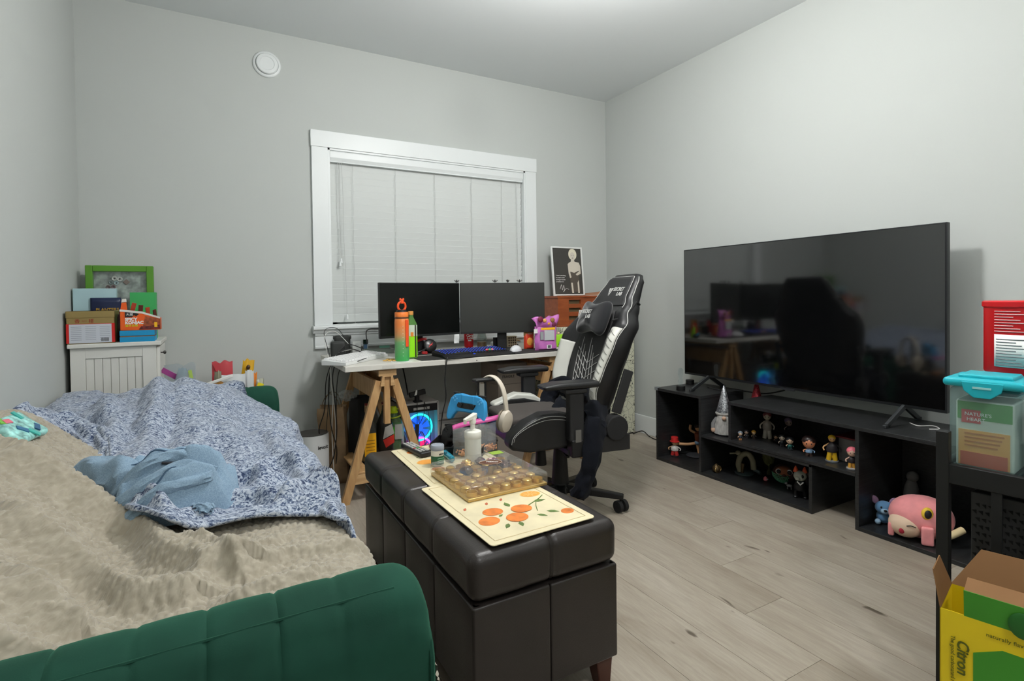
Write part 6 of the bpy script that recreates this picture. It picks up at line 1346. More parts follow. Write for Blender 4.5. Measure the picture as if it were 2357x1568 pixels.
# ================================================================== on the sofa
DEN = fabric('light_denim', (120, 146, 168), (146, 170, 190), 420, bump=.3, sheen=.1); SEAM = mat('denim_seam', (66, 92, 116), .8)
JC = Vector((-.130, 1.60, .552))
J = thing('jeans', 'crumpled light blue jeans heaped on the knitted throw', 'jeans', JC, -.5)
def lump(a, b, ca, cb, ra, rb, h, p=2.4):
    q = (abs((a - ca) / ra) ** p + abs((b - cb) / rb) ** p); return h * max(0, 1 - q) ** .42
FOLDS = [((-.03, -.06), (.13, .06), .016, .016), ((-.01, -.10), (.15, .02), .016, .014), ((.04, -.12), (.16, -.03), .015, .013), ((-.04, .02), (.09, .10), .010, .02), ((-.20, .0), (-.05, -.05), .008, .022), ((-.17, .05), (-.06, .0), .007, .022), ((-.05, -.09), (.04, -.13), .014, .014), ((.10, -.02), (.17, .06), .016, .014), ((-.055, .10), (-.065, -.08), .018, .016)]
def jeans_h(a, b):
    z = max(lump(a, b, .055, .0, .135, .125, .118), lump(a, b, -.11, .005, .125, .085, .066), lump(a, b, .10, -.08, .10, .06, .075))
    w = .02 * nz(a * 14, b * 14, 3)
    for (x0, y0), (x1, y1), amp, wd in FOLDS:
        dx, dy = x1 - x0, y1 - y0; l2 = dx * dx + dy * dy; tt = max(0, min(1, ((a - x0) * dx + (b - y0) * dy) / l2)); dist = math.hypot(a - x0 - dx * tt, b - y0 - dy * tt) + w
        z += 1.25 * amp * math.exp(-(dist / wd) ** 2) * (1 if z > .004 else 0) - amp * .7 * math.exp(-((dist - wd * 1.7) / wd) ** 2) * (1 if z > .02 else 0)
    return z + (.010 * nz(a * 16 + 3, b * 16) + .005 * nz(a * 34, b * 34)) * (1 if z > .004 else 0)
def jeans_f(u, v):                                   # polar grid, tucked under at the rim
    th = 2 * PI * u; r_ = v * 1.0; k = 1 + .07 * math.sin(3 * th + 1) + .05 * math.sin(5 * th)
    a = -.02 + .205 * k * r_ * math.cos(th); b = -.01 + .135 * k * r_ * math.sin(th); z = jeans_h(a, b)
    return (a, b, max(z, -.012) if v < .995 else -.015)
MB().grid(jeans_f, 150, 70, cu=True).build('heap', DEN, J, sub=0)
for p_ in bpy.data.objects['heap'].data.polygons: p_.use_smooth = True
def jr(pts, w, th, nm, sd, up=.004): ribbon([(x, y, jeans_h(x, y) + up) for x, y in pts], w, th, nm, J, DEN, sd, fold=.004)
jr([(-.04, -.085), (.02, -.075), (.08, -.035), (.125, .02)], .015, .009, 'waistband', 2)
jr([(-.015, -.112), (.045, -.10), (.105, -.06), (.15, -.005)], .016, .009, 'waistband', 6)
jr([(.02, -.132), (.08, -.12), (.13, -.085), (.165, -.04)], .014, .009, 'pocket_edge', 8)
ribbon([(-.235, .03, .0), (-.19, .02, .03), (-.13, .0, .05), (-.06, -.03, .055), (-.02, -.06, .05)], lambda t: .055 + .01 * math.sin(t * 3), .034, 'trouser_leg', J, DEN, 3, fold=.01)
for pts in ([(-.055, -.04, .105), (.0, -.02, .122), (.06, .02, .128), (.11, .07, .11)], [(-.05, -.055, .095), (.005, -.035, .114), (.065, .005, .122), (.115, .055, .105)], [(-.17, .0, .045), (-.12, -.015, .07), (-.06, -.03, .08)], [(.0, -.125, .045), (.05, -.118, .06), (.11, -.06, .075)]): MB().tube([Vector((q.x, q.y, jeans_h(q.x, q.y) + .001)) for q in smoothpath(pts, 8)], .0022, 5).build('seam', SEAM, J, smooth=True)
MB().obox((.07, -.055, .112), (.03, .012, .006), (0, .2, .5)).build('leather_patch', mat('patch_dark', (30, 32, 38), .6), J, bevel=.002)
ribbon([(.145, -.09, .015), (.17, -.10, .02), (.185, -.08, .01)], .012, .008, 'belt_loop', J, DEN, 8)
# tissue pack on the sofa back
p = at(38, 1003, 0, -.43)
t = thing('tissue_pack', 'teal and white patterned plastic tissue pack on the sherpa cover', 'tissue pack', (p.x, p.y, p.z), -1.25); t.rotation_euler = (0.0, .72, -.15)
t.location = (p.x + .0, p.y, .731)
b = MB(); rbox(b, (0, 0, .008), (.085, .13, .022), .010, (6, 8, 2), lambda p_, n_: .004 * nz(p_.x * 40, p_.y * 40)); b.build('packet', mat('tissue_teal', (150, 206, 200), .25, var=.35, vscale=60), t, smooth=True)
for k, (x, y, c) in enumerate(((-.03, .03, (60, 170, 160)), (.01, -.02, (50, 110, 150)), (-.025, -.03, (224, 110, 130)), (.02, .035, (40, 90, 130)), (-.035, -.045, (120, 190, 70)), (.03, .0, (70, 180, 170)))): MB().obox((x, y, .020), (.028, .014, .003), (0, 0, k * .7)).build('print_patch', mat('tissue_%d' % k, c, .3), t)
# ================================================================== right foreground rack
RX = Matrix.Rotation(.13, 3, 'Z')
def rk(x, y, z): return Vector((1.588, .655, 0)) + RX @ Vector((x, y, 0)) + Vector((0, 0, z))
TEAL = mat('lid_teal', (24, 168, 182), .35); CONT = film('container_clear', (222, 236, 236), .10, .2, veil=(190, 214, 214))
def container(label, loc, w, d_, h_, bag):
    t = thing('food_container', label, 'container', loc, .13)
    b = MB(); rbox(b, (0, 0, h_ / 2 - .006), (w, d_, h_ - .012), .012, (2, 2, 2)); b.build('box', CONT, t, smooth=True)
    b = MB(); rbox(b, (0, 0, h_), (w + .022, d_ + .022, .022), .010, (2, 2, 2)); l_ = b.build('lid', TEAL, t, smooth=True)
    b = MB(); rbox(b, (0, 0, h_ + .013), (w - .03, d_ - .03, .012), .005, (2, 2, 2)); b.build('lid_ridge', TEAL, l_, smooth=True)
    for sx in (-1, 1):
        x = sx * (w / 2 + .010)
        MB().prism([(-d_ * .30, h_ + .004), (d_ * .30, h_ + .004), (d_ * .26, h_ - .018), (d_ * .12, h_ - .034), (-d_ * .12, h_ - .034), (-d_ * .26, h_ - .018)], x - .003, x + .003, 'x').build('clip_flap', TEAL, l_, bevel=.002)
        MB().box(x - .0045, x + .0045, -d_ * .13, d_ * .13, h_ - .012, h_ - .007).build('clip_slot', mat('slot_pale', (150, 206, 206), .4), l_)
    if bag:
        x = -w / 2 + .010
        MB().box(x, -x, -d_ / 2 + .012, d_ / 2 - .012, .006, h_ * .80).build('nut_packet', mat('packet_pale', (206, 208, 198), .6), t, bevel=.006)
        MB().box(x - .0008, x + .001, -d_ / 2 + .016, d_ / 2 - .016, h_ * .58, h_ * .78).build('green_print', mat('packet_green', (90, 150, 84), .6), t)
        MB().box(x - .0016, x, d_ * .05, d_ / 2 - .024, h_ * .54, h_ * .69).build('red_badge', mat('packet_badge', (196, 70, 74), .6), t)
        MB().box(x - .0016, x, -d_ / 2 + .02, d_ / 2 - .018, .012, h_ * .46).build('orange_panel', mat('packet_orange', (226, 164, 92), .6), t)
        MB().box(x - .0024, x - .001, -d_ / 2 + .024, d_ / 2 - .022, .012, h_ * .21).build('red_panel', mat('packet_redpanel', (198, 96, 70), .6), t)
        yv = Vector((0, -1, 0))
        text("NATURE'S", .0115, PRINTW, t, (x - .0022, d_ / 2 - .030, h_ * .625), yv, ZA, ext=.0002); text('HEART', .0115, PRINTW, t, (x - .0022, d_ / 2 - .034, h_ * .565), yv, ZA, ext=.0002)
        for k in range(4): MB().box(x - .0024, x - .001, -d_ / 2 + .03 + .004 * k, d_ / 2 - .030, h_ * (.41 - .045 * k), h_ * (.43 - .045 * k)).build('print_line', mat('packet_brown', (190, 120, 70), .6), t)
    return t
container('clear food container with teal clip lid holding a nut packet, front of the rack', rk(.098, -.085, RZ), .13, .135, .218, True)
container('second clear food container with teal lid further right on the rack', rk(.098, -.26, RZ), .13, .135, .200, True)
container('teal lidded food container standing behind the other two on the rack', rk(.265, -.10, RZ), .14, .15, .205, False)
TR_ = mat('tub_red', (196, 20, 28), .35)
t = thing('red_tub', 'tall red drink powder tub stacked on the rear food container', 'tub', rk(.285, -.12, RZ + .2245), .13); t.scale = (1.2, 1.2, 1)
MB().lathe([(.070, 0), (.072, .004), (.072, .175), (.075, .178), (.075, .190), (.072, .193), (0, .193)], 36, sx=1.0).build('tub', TR_, t, smooth=True)
def wrap(a0_, a1_, z0, z1, r_, nm, m_, par): return MB().grid(lambda u, v: (r_ * math.cos(lerp(a0_, a1_, u)), r_ * math.sin(lerp(a0_, a1_, u)), lerp(z0, z1, v)), 12, 2).build(nm, m_, par, smooth=True, solid=.0006)
lb = wrap(PI * .80, PI * 1.08, .02, .105, .0726, 'nutrition_label', PRINTW, t)
for k in range(10): wrap(PI * .82, PI * (1.06 - .04 * (k % 3)), .024 + k * .0075, .0262 + k * .0075, .0730, 'label_line', mat('print_fine2', (110, 112, 116), .7), lb)
for k in range(8): wrap(PI * .80, PI * (1.06 - .05 * (k % 3)), .112 + k * .0075, .1142 + k * .0075, .0726, 'printed_line', mat('print_pinkwhite', (236, 190, 190), .6), t)
wrap(PI * 1.18, PI * 1.6, .02, .075, .0726, 'tan_label', mat('label_tan', (206, 160, 96), .5), t)
MB().tube(smoothpath([(.0735 * math.cos(a), .0735 * math.sin(a), z) for a, z in ((PI * 1.23, .095), (PI * 1.25, .135), (PI * 1.235, .105), (PI * 1.29, .125), (PI * 1.25, .112), (PI * 1.30, .095))], 5), .003, 6).build('script_letter', PRINTW, t)
# yellow and green drink carton
YB_ = mat('carton_yellow', (226, 198, 20), .5); GB_ = mat('carton_green', (60, 140, 36), .5); KI = mat('carton_kraft', (126, 90, 55), .8)
fx, fy, rzb = 1.352, .550, .24
t = thing('drink_carton', 'opened yellow and green drink carton in the right foreground', 'carton', (fx, fy, 0), rzb)
cw, cl, chh = .14, .42, .372                           # x, y toward the viewer, z
MB().box(0, .002, -cl, 0, 0, chh).build('side_panel', YB_, t); MB().box(cw - .002, cw, -cl, 0, 0, chh).build('side_panel', YB_, t); MB().box(0, cw, -.002, 0, 0, chh).build('end_panel', YB_, t); MB().box(0, cw, -cl, -cl + .002, 0, chh).build('end_panel', YB_, t); MB().box(0, cw, -cl, 0, 0, .002).build('bottom_panel', KI, t)
MB().prism([(-.055, .0), (-.055, .30), (-.10, .325), (-cl, .325), (-cl, 0)], -.0012, 0, 'x').build('green_panel', GB_, t)
MB().hexa([(0, -cl, chh - .001), (.001, -cl, chh), (.001, -.04, chh), (0, -.04, chh - .001), (-.006, -cl, chh + .055), (-.004, -cl, chh + .055), (-.004, -.04, chh + .055), (-.006, -.04, chh + .055)]).build('front_flap', GB_, t)
MB().hexa([(.0, -cl, chh + .053), (.004, -cl, chh + .053), (.004, -.04, chh + .053), (0, -.04, chh + .053), (.05, -cl, chh + .062), (.052, -cl, chh + .058), (.052, -.04, chh + .058), (.05, -.04, chh + .062)]).build('inner_flap', KI, t)
MB().hexa([(0, -.002, chh), (cw, -.002, chh), (cw, 0, chh), (0, 0, chh), (.01, .012, chh + .075), (cw - .03, .016, chh + .07), (cw - .03, .018, chh + .07), (.01, .014, chh + .075)]).build('end_flap', KI, t)
MB().hexa([(cw - .002, -cl, chh), (cw, -cl, chh), (cw, 0, chh), (cw - .002, 0, chh), (cw + .03, -cl, chh + .09), (cw + .032, -cl, chh + .09), (cw + .032, -.05, chh + .085), (cw + .03, -.05, chh + .085)]).build('rear_flap', KI, t)
b = MB().ell((-.006, -.175, chh + .022), (.003, .042, .030), 20, 10); b.build('lemon_picture', mat('print_lemon', (238, 196, 70), .5), t, smooth=True); b = MB().ell((-.0065, -.13, chh + .018), (.003, .022, .026), 16, 10); b.build('leaf_picture', mat('print_darkleaf', (30, 96, 30), .5), t, smooth=True)
OLV = mat('print_olive', (84, 90, 10), .6); dn = Vector((0, 0, -1)); yv = Vector((0, -1, 0))
text('Citron', .027, OLV, t, (-.0022, -.030, .318), dn, yv, bold=.0006, ext=.0003, shear=.15); text('The good carbonated refreshment', .0105, OLV, t, (-.0022, -.019, .322), dn, yv, ext=.0003)
text('naturally flavoured carbonated water', .011, OLV, t, (-.0022, -.075, .345), yv, ZA, ext=.0003)
MB().box(-.0022, -.001, -.36, -.20, .12, .17).build('white_print', PRINTW, t)
# ================================================================== figures and small things in the TV stand
def toy(px, py, hpx, z, label, hair, skin, top, legs, cat='figurine', head=.34, base=None, rz=None, prop=None, wide=1.7, group='small figurines on the tv stand'):
    p = at(px, py, 2, z); h = hpx * mpp(p); p.z = z
    t = thing('figurine', label, cat, p, -1.0 + (rz or 0), group)
    mh, ms, mt_, ml = [mat('toy_%d_%d_%d' % c, c, .4) for c in (hair, skin, top, legs)]
    r_ = h * head / 2; zb = 0
    if base: MB().lathe([(h * .22, 0), (h * .23, .002), (h * .23, .006), (0, .006)], 20).build('base', mat('toy_base_%d' % base[0], base, .4), t, smooth=True); zb = .006
    body = h - 2 * r_ - zb
    for s in (-1, 1): MB().cyl((s * h * .055 * wide, 0, zb), (s * h * .05, 0, zb + body * .5), h * .045 * wide, h * .05 * wide, n=10).ell((s * h * .055 * wide, -h * .02, zb + h * .02), (h * .045, h * .06, h * .025), 10, 6).build('leg', ml, t, smooth=True)
    MB().lathe([(h * .085 * wide, zb + body * .45), (h * .10 * wide, zb + body * .55), (h * .085 * wide, zb + body * .85), (h * .04, zb + body * 1.02), (0, zb + body * 1.04)], 14, sy=.75).build('torso', mt_, t, smooth=True)
    for s in (-1, 1): MB().tube(smoothpath([(s * h * .085, 0, zb + body * .92), (s * h * .14 * wide, -h * .01, zb + body * .70), (s * h * .13 * wide, -h * .05, zb + body * .52)], 4), h * .028, 8).build('arm', mt_ if s > 0 else ms, t, smooth=True)
    hd = MB().ell((0, 0, h - r_), (r_ * .92, r_ * .88, r_), 18, 12).build('head', ms, t, smooth=True)
    MB().ell((0, r_ * .14, h - r_ * .88), (r_ * 1.05, r_ * .98, r_ * 1.0), 18, 12, f=lambda d: 1 + .06 * math.sin(9 * math.atan2(d.y, d.x)) if d.z > -.2 or d.y > .1 else .55).build('hair', mh, hd, smooth=True)
    for s in (-1, 1): MB().ell((s * r_ * .36, -r_ * .83, h - r_ * 1.08), (r_ * .09, r_ * .05, r_ * .13), 8, 6).build('eye', PRINTK, hd, smooth=True)
    return t, h, r_
GS = (176, 168, 150)
UZ, LZ, FZ = .2525, .2365, .0185
toy(1636, 1012, 24, UZ, 'tiny grey haired figurine leftmost on the upper shelf', (110, 120, 130), (206, 176, 150), (40, 46, 60), (190, 190, 190), head=.5) if False else None
toy(1704, 1013, 20, UZ, 'tiny grey haired figurine leftmost on the upper shelf', (110, 120, 130), (206, 176, 150), (40, 46, 60), (180, 130, 90), head=.5)
toy(1718, 1009, 19, UZ, 'tiny dark haired figurine second on the upper shelf', (40, 38, 44), (190, 160, 140), (30, 30, 34), (40, 36, 40), head=.5)
toy(1735, 1010, 19, UZ, 'tiny blond figurine third on the upper shelf', (206, 150, 50), (206, 170, 130), (50, 40, 36), (60, 50, 44), head=.5)
toy(1766, 1009, 60, UZ, 'slim pale figurine with red cap hair, tallest on the upper shelf', (130, 70, 76), (186, 176, 158), (150, 140, 130), (176, 168, 154), head=.30)
toy(1816, 1000, 38, UZ, 'lilac haired figurine at the back of the upper shelf', (150, 128, 156), (196, 170, 160), (34, 32, 40), (30, 30, 36), head=.5)
toy(1842, 1003, 42, UZ, 'blue haired figurine at the back of the upper shelf', (70, 130, 170), (190, 170, 160), (30, 34, 44), (30, 30, 36), head=.5)
toy(1786, 1018, 17, UZ, 'small dark figurine in the left of the front trio', (36, 32, 32), (190, 150, 120), (26, 26, 28), (30, 28, 28), head=.55)
toy(1800, 1028, 28, UZ, 'dark haired figurine in the middle of the front trio', (28, 28, 30), (206, 190, 170), (26, 30, 34), (40, 40, 44), head=.5)
toy(1818, 1036, 30, UZ, 'dark haired figurine with teal clothes in the front trio', (26, 28, 30), (206, 176, 150), (30, 90, 84), (30, 60, 60), head=.55, base=(30, 32, 34))
toy(1862, 1050, 46, UZ, 'big headed brown haired figurine with blue scarf', (40, 28, 26), (196, 128, 92), (120, 150, 180), (60, 44, 40), head=.62)
toy(1862, 1006, 40, UZ, 'dim dark figurine behind the big headed one', (40, 40, 40), (70, 66, 62), (36, 36, 36), (34, 34, 34), head=.5)
t, h, r_ = toy(1915, 1062, 60, UZ, 'blond fighter figurine in black and gold on a rocky base', (224, 178, 40), (206, 160, 110), (40, 36, 40), (200, 160, 30), head=.26, base=(110, 116, 124), wide=2.0)
MB().ell((0, .005, h * .32), (h * .16, h * .12, h * .16), 14, 8).build('robe', mat('robe_dark', (34, 34, 46), .6), t, smooth=True)
toy(1961, 1080, 50, UZ, 'pink haired figurine at the right end of the upper shelf', (226, 112, 128), (220, 180, 160), (40, 34, 38), (206, 150, 60), head=.42, base=(160, 160, 160))
p = at(1908, 1040, 2, UZ)
t = thing('toy_house', 'grey box house with red roof on the upper shelf', 'toy house', (2.70, 1.405, UZ)); GRY = mat('house_grey', (110, 108, 106), .6); RED = mat('house_red', (110, 34, 38), .5)
MB().box(-.10, -.096, -.06, .06, 0, .11).build('wall', GRY, t); MB().box(-.10, .10, -.064, -.06, 0, .11).build('wall', GRY, t); MB().box(.096, .10, -.06, .06, 0, .11).build('wall', GRY, t); MB().box(-.112, .112, -.075, .075, .11, .118).build('roof', RED, t, bevel=.002)
p = at(1900, 978, 0, 2.78); tag(MB().ell((0, 0, 0), (.028, .028, .028), 18, 12).build('ball_ornament', mat('ball_dim', (120, 114, 112), .6), None, smooth=True, loc=(2.80, 1.40, .3985)), 'pale round ball above the toy house roof', 'ball'); bpy.data.objects['ball_ornament'].location = (2.74, 1.40, UZ + .118 + .028)
# left tall cube
t, h, r_ = toy(1553, 1050, 42, FZ, 'red hatted seated figurine on a dark round base in the left cube', (196, 44, 44), (196, 150, 110), (200, 196, 190), (186, 50, 48), head=.40, base=(40, 42, 44), wide=2.2)
MB().lathe([(r_ * 1.25, h - r_ * 1.0), (r_ * 1.3, h - r_ * .9), (r_ * .95, h - r_ * .8), (r_ * .95, h + r_ * .25), (r_ * .8, h + r_ * .35), (0, h + r_ * .35)], 20).build('hat', mat('toy_196_44_44', (196, 44, 44)), t, smooth=True)
p = at(1592, 1052, 2, FZ)
t = thing('kicking_figurine', 'figurine kicking out one bare leg on a dark cloud base', 'figurine', (p.x + .03, p.y, FZ), .3, 'small figurines on the tv stand')
SKN = mat('toy_skin_tan', (206, 156, 110), .5)
MB().lathe([(.05, 0), (.055, .006), (.045, .014), (.02, .02), (0, .02)], 18).build('base', mat('toy_cloud', (44, 46, 50), .6), t, smooth=True)
MB().tube(smoothpath([(.02, -.02, .018), (.015, -.015, .05), (.01, -.01, .085)], 4), .010, 8).build('leg', SKN, t, smooth=True); MB().tube(smoothpath([(.01, -.01, .085), (-.02, .035, .075), (-.05, .085, .075)], 4), .009, 8).ell((-.056, .095, .08), (.007, .010, .018), 10, 8).build('leg', SKN, t, smooth=True)
MB().ell((.01, -.012, .088), (.020, .018, .016), 12, 8).build('shorts', mat('toy_shorts', (130, 160, 190), .6), t, smooth=True); MB().lathe([(.016, .095), (.020, .115), (.022, .145), (.010, .158), (0, .16)], 14, (.012, -.015, 0)).build('torso', mat('toy_brown', (120, 60, 36), .6), t, smooth=True)
MB().tube(smoothpath([(.012, .005, .148), (.0, .03, .165), (.005, .03, .195)], 4), .008, 8).build('arm', SKN, t, smooth=True); MB().ell((.014, -.014, .182), (.018, .018, .021), 14, 10).build('head', SKN, t, smooth=True); MB().ell((.016, -.012, .190), (.021, .021, .019), 14, 8).build('hair', mat('toy_darkhair', (40, 26, 22), .6), t, smooth=True)
# gnomes
def gnome(x, y, z, h, hat, label):
    t = thing('gnome', label, 'gnome', (x, y, z), -1.0, 'plush gnomes by the tv')
    FUR = mat('gnome_fur', (176, 174, 170), .9, bump=.8, bscale=90, var=.15, vscale=60, stretch=(3, 3, .5))
    MB().lathe([(h * .15, 0), (h * .20, h * .03), (h * .19, h * .2), (h * .12, h * .42), (0, h * .45)], 24).build('body', FUR, t, smooth=True)
    MB().ell((0, -h * .09, h * .24), (h * .15, h * .09, h * .20), 18, 12).build('beard', FUR, t, smooth=True); MB().ell((0, 0, h * .43), (h * .17, h * .16, h * .07), 18, 10).build('fur_band', FUR, t, smooth=True)
    MB().lathe([(h * .15, h * .46), (h * .12, h * .58), (h * .06, h * .82), (h * .015, h * .99), (0, h)], 20).build('hat', hat, t, smooth=True)
    MB().ell((h * .02, -h * .175, h * .36), (h * .045, h * .04, h * .04), 12, 8).build('nose', mat('gnome_nose', (206, 170, 146), .7), t, smooth=True)
    for s in (-1, 1):
        a_ = MB().tube(smoothpath([(s * h * .13, -h * .03, h * .33), (s * h * .20, -h * .06, h * .22), (s * h * .20, -h * .09, h * .13)], 4), h * .04, 10).build('arm', mat('gnome_grey', (120, 120, 120), .9), t, smooth=True)
        MB().ell((s * h * .20, -h * .09, h * .10), (h * .045, h * .04, h * .06), 12, 8).build('hand', mat('gnome_nose', (206, 170, 146)), a_, smooth=True)
hm, N, L, B = new_mat('sequin_silver'); tc = N.new('ShaderNodeTexCoord'); v1 = N.new('ShaderNodeTexVoronoi'); v1.inputs['Scale'].default_value = 160; L.new(tc.outputs['Object'], v1.inputs['Vector']); r = N.new('ShaderNodeValToRGB'); L.new(v1.outputs['Color'], r.inputs[0]); r.color_ramp.elements[0].color = rgb((70, 74, 80)); r.color_ramp.elements[1].color = rgb((226, 228, 232)); L.new(r.outputs[0], B.inputs['Base Color']); B.inputs['Metallic'].default_value = .7; B.inputs['Roughness'].default_value = .35
hm2 = mat('sequin_red', (150, 40, 50), .35, .5, var=.5, vscale=150)
p = at(1655, 1003, 2, LZ); gnome(p.x + .05, p.y + .005, LZ, .285, hm, 'bearded plush gnome with tall silver sequin hat on the stand')
p = at(1738, 914, 0, 2.80); gnome(2.80, at(1735, 905, 0, 2.80).y, .4615 - .2245, .26, hm2, 'gnome with pink and red sequin hat behind the upper shelf') if False else None
t = thing('red_hat_gnome', 'pointed red sequin hat peeking up behind the upper shelf', 'gnome', (2.79, 2.045, LZ)); MB().lathe([(.055, 0), (.06, .02), (.05, .12), (.03, .14), (0, .14)], 18).build('body', mat('gnome_fur', (176, 174, 170)), t, smooth=True); MB().lathe([(.045, .13), (.03, .20), (.012, .28), (0, .30)], 18).build('hat', hm2, t, smooth=True)
t.location = (2.775, 2.035, LZ)
# lower unit
BZ = FZ
p = at(1649, 1087, 2, BZ); t = thing('bronze_ornament', 'small round bronze ornament in the lower shelf', 'ornament', (p.x, p.y, BZ)); BRZ = mat('bronze_dark', (84, 68, 44), .35, .6)
MB().lathe([(.010, 0), (.020, .006), (.024, .02), (.020, .034), (.008, .044), (.003, .050), (0, .051)], 20).build('globe', BRZ, t, smooth=True); MB().tube([(.0245 * math.cos(a), -.012, .02 + .018 * math.sin(a)) for a in [2 * PI * k / 20 for k in range(20)]], .0025, 6, closed=True).build('rim', mat('bronze_light', (170, 140, 90), .35, .6), t)
p = at(1705, 1092, 2, BZ); t = thing('armoured_figurine', 'hunched grey armoured figurine in the lower shelf', 'figurine', (p.x + .03, p.y, BZ), -1.0, 'small figurines on the tv stand'); BN = mat('bone_grey', (138, 132, 108), .5); TL = mat('bone_teal', (70, 84, 84), .6)
MB().lathe([(.05, 0), (.052, .006), (0, .008)], 16).build('base', TL, t, smooth=True); MB().tube(smoothpath([(-.02, .0, .01), (-.03, .0, .05), (-.015, .0, .10), (.02, .0, .115), (.045, .0, .08), (.05, .0, .03)], 5), .016, 10).build('hunched_body', BN, t, smooth=True); MB().ell((-.03, -.01, .118), (.016, .014, .014), 12, 8).build('head', BN, t, smooth=True); MB().tube([(-.045, -.012, .115), (-.075, -.02, .112)], .005, 8).build('horn', BN, t); MB().tube(smoothpath([(.05, .0, .03), (.075, .0, .02), (.085, -.01, .01)], 4), .010, 8).build('tail', TL, t, smooth=True); MB().cyl((-.01, -.01, .006), (-.005, -.008, .06), .010, n=10).build('leg', BRZ, t)
p = at(1762, 1107, 2, BZ); t = thing('pink_trinket', 'tiny pink round trinket on the lower shelf', 'trinket', (p.x, p.y, BZ)); MB().lathe([(.008, 0), (.012, .005), (.010, .016), (.003, .024), (0, .025)], 14).build('body', mat('trinket_pink', (206, 110, 116), .5), t, smooth=True); MB().box(-.006, .006, -.0125, -.010, .009, .014).build('mark', PRINTW, t)
p = at(1800, 1112, 2, BZ); t = thing('beaded_plush', 'round plush with green beaded body and big ringed eyes', 'plush toy', (p.x + .02, p.y, BZ), -1.0)
bd = MB().ell((0, 0, .050), (.058, .050, .050), 24, 16).build('body', mat('plush_brown', (70, 44, 36), .8), t, smooth=True)
gb = MB()
for i in range(7):
    for j in range(13):
        th = PI * (.50 + i * .062); ph = -PI * .98 + j * .15 + (i % 2) * .075; d = Vector((math.sin(th) * math.cos(ph), math.sin(th) * math.sin(ph), math.cos(th)))
        gb.ell((d.x * .059, d.y * .051, .050 + d.z * .051), .0036, 6, 4)
gb.build('green_beads', mat('bead_green', (74, 150, 110), .35), bd, smooth=True)['kind'] = 'stuff'
MB().ell((0, -.026, .066), (.045, .028, .030), 16, 10).build('face', mat('plush_orange', (140, 84, 56), .8), t, smooth=True)
for s in (-1, 1):
    ey = MB().ell((s * .026, -.045, .070), (.015, .009, .015), 16, 10).build('eye', PRINTW, t, smooth=True); MB().ell((s * .026, -.050, .070), (.012, .007, .012), 14, 8).build('iris', PRINTK, ey, smooth=True)
MB().ell((0, -.052, .052), (.010, .008, .008), 12, 8).build('nose', mat('plush_nose', (70, 40, 34), .5), t, smooth=True)
p = at(1838, 1147, 2, BZ); t = thing('cat_figurine', 'white faced cat figurine in a black suit with orange ears', 'figurine', (p.x + .015, p.y, BZ), -1.0, 'small figurines on the tv stand'); CW = mat('cat_pale', (170, 172, 160), .5); OE = mat('cat_orange', (226, 96, 60), .5)
for s in (-1, 1): MB().cyl((s * .022, 0, 0), (s * .018, 0, .045), .008, n=10).ell((s * .022, -.006, .006), (.011, .014, .007), 10, 6).build('leg', BLACK, t, smooth=True)
MB().lathe([(.026, .04), (.030, .055), (.022, .085), (.010, .096), (0, .097)], 16).build('torso', BLACK, t, smooth=True); MB().prism([(-.016, .086), (0, .070), (.016, .086), (.012, .090), (0, .077), (-.012, .090)], -.030, -.024).build('collar', PRINTW, t)
hd = MB().ell((0, -.004, .112), (.031, .028, .026), 18, 12).build('head', CW, t, smooth=True); MB().ell((-.012, -.028, .104), (.013, .010, .010), 12, 8).build('muzzle', CW, hd, smooth=True); MB().ell((.010, -.029, .116), (.006, .004, .009), 10, 6).build('eye', PRINTK, hd, smooth=True)
for s in (-1, 1): MB().lathe([(.013, 0), (.010, .012), (.003, .028), (0, .030)], 10, (s * .020, 0, .130)).build('ear', OE, hd, smooth=True)
p = at(1817, 1126, 2, BZ); t = thing('dog_figurine', 'tiny silver dog figurine between the plush and the cat', 'figurine', (p.x, p.y, BZ), -1.0, 'small figurines on the tv stand'); SG = mat('dog_silver', (150, 150, 150), .35, .5)
MB().ell((0, 0, .018), (.014, .007, .008), 12, 8).ell((-.015, 0, .028), (.008, .006, .007), 10, 8).build('body', SG, t, smooth=True)
for sx in (-1, 1):
    for sy in (-1, 1): MB().cyl((sx * .009, sy * .004, 0), (sx * .008, sy * .003, .014), .0028, n=8).build('leg', SG, t)
p = at(1775, 1075, 0, 2.78); t = thing('olive_plant_ornament', 'dim olive bushy ornament at the back of the lower shelf', 'ornament', (2.76, at(1770, 1080, 0, 2.76).y, BZ)); MB().lathe([(.012, 0), (.014, .01), (.006, .03), (.005, .06)], 10).build('stem', mat('olive_dark', (60, 62, 34), .8), t, smooth=True); MB().ell((0, 0, .11), (.034, .034, .055), 16, 12, f=lambda d: 1 + .35 * nz(d.x * 4, d.y * 4, d.z * 4)).build('foliage', mat('olive_leaf', (84, 86, 48), .8), t)
p = at(1862, 1110, 2, BZ); t, h, r_ = toy(1861, 1130, 46, BZ, 'dim dark figurine beside the right panel of the lower shelf', (40, 36, 36), (90, 76, 70), (34, 32, 34), (30, 30, 30), head=.34)
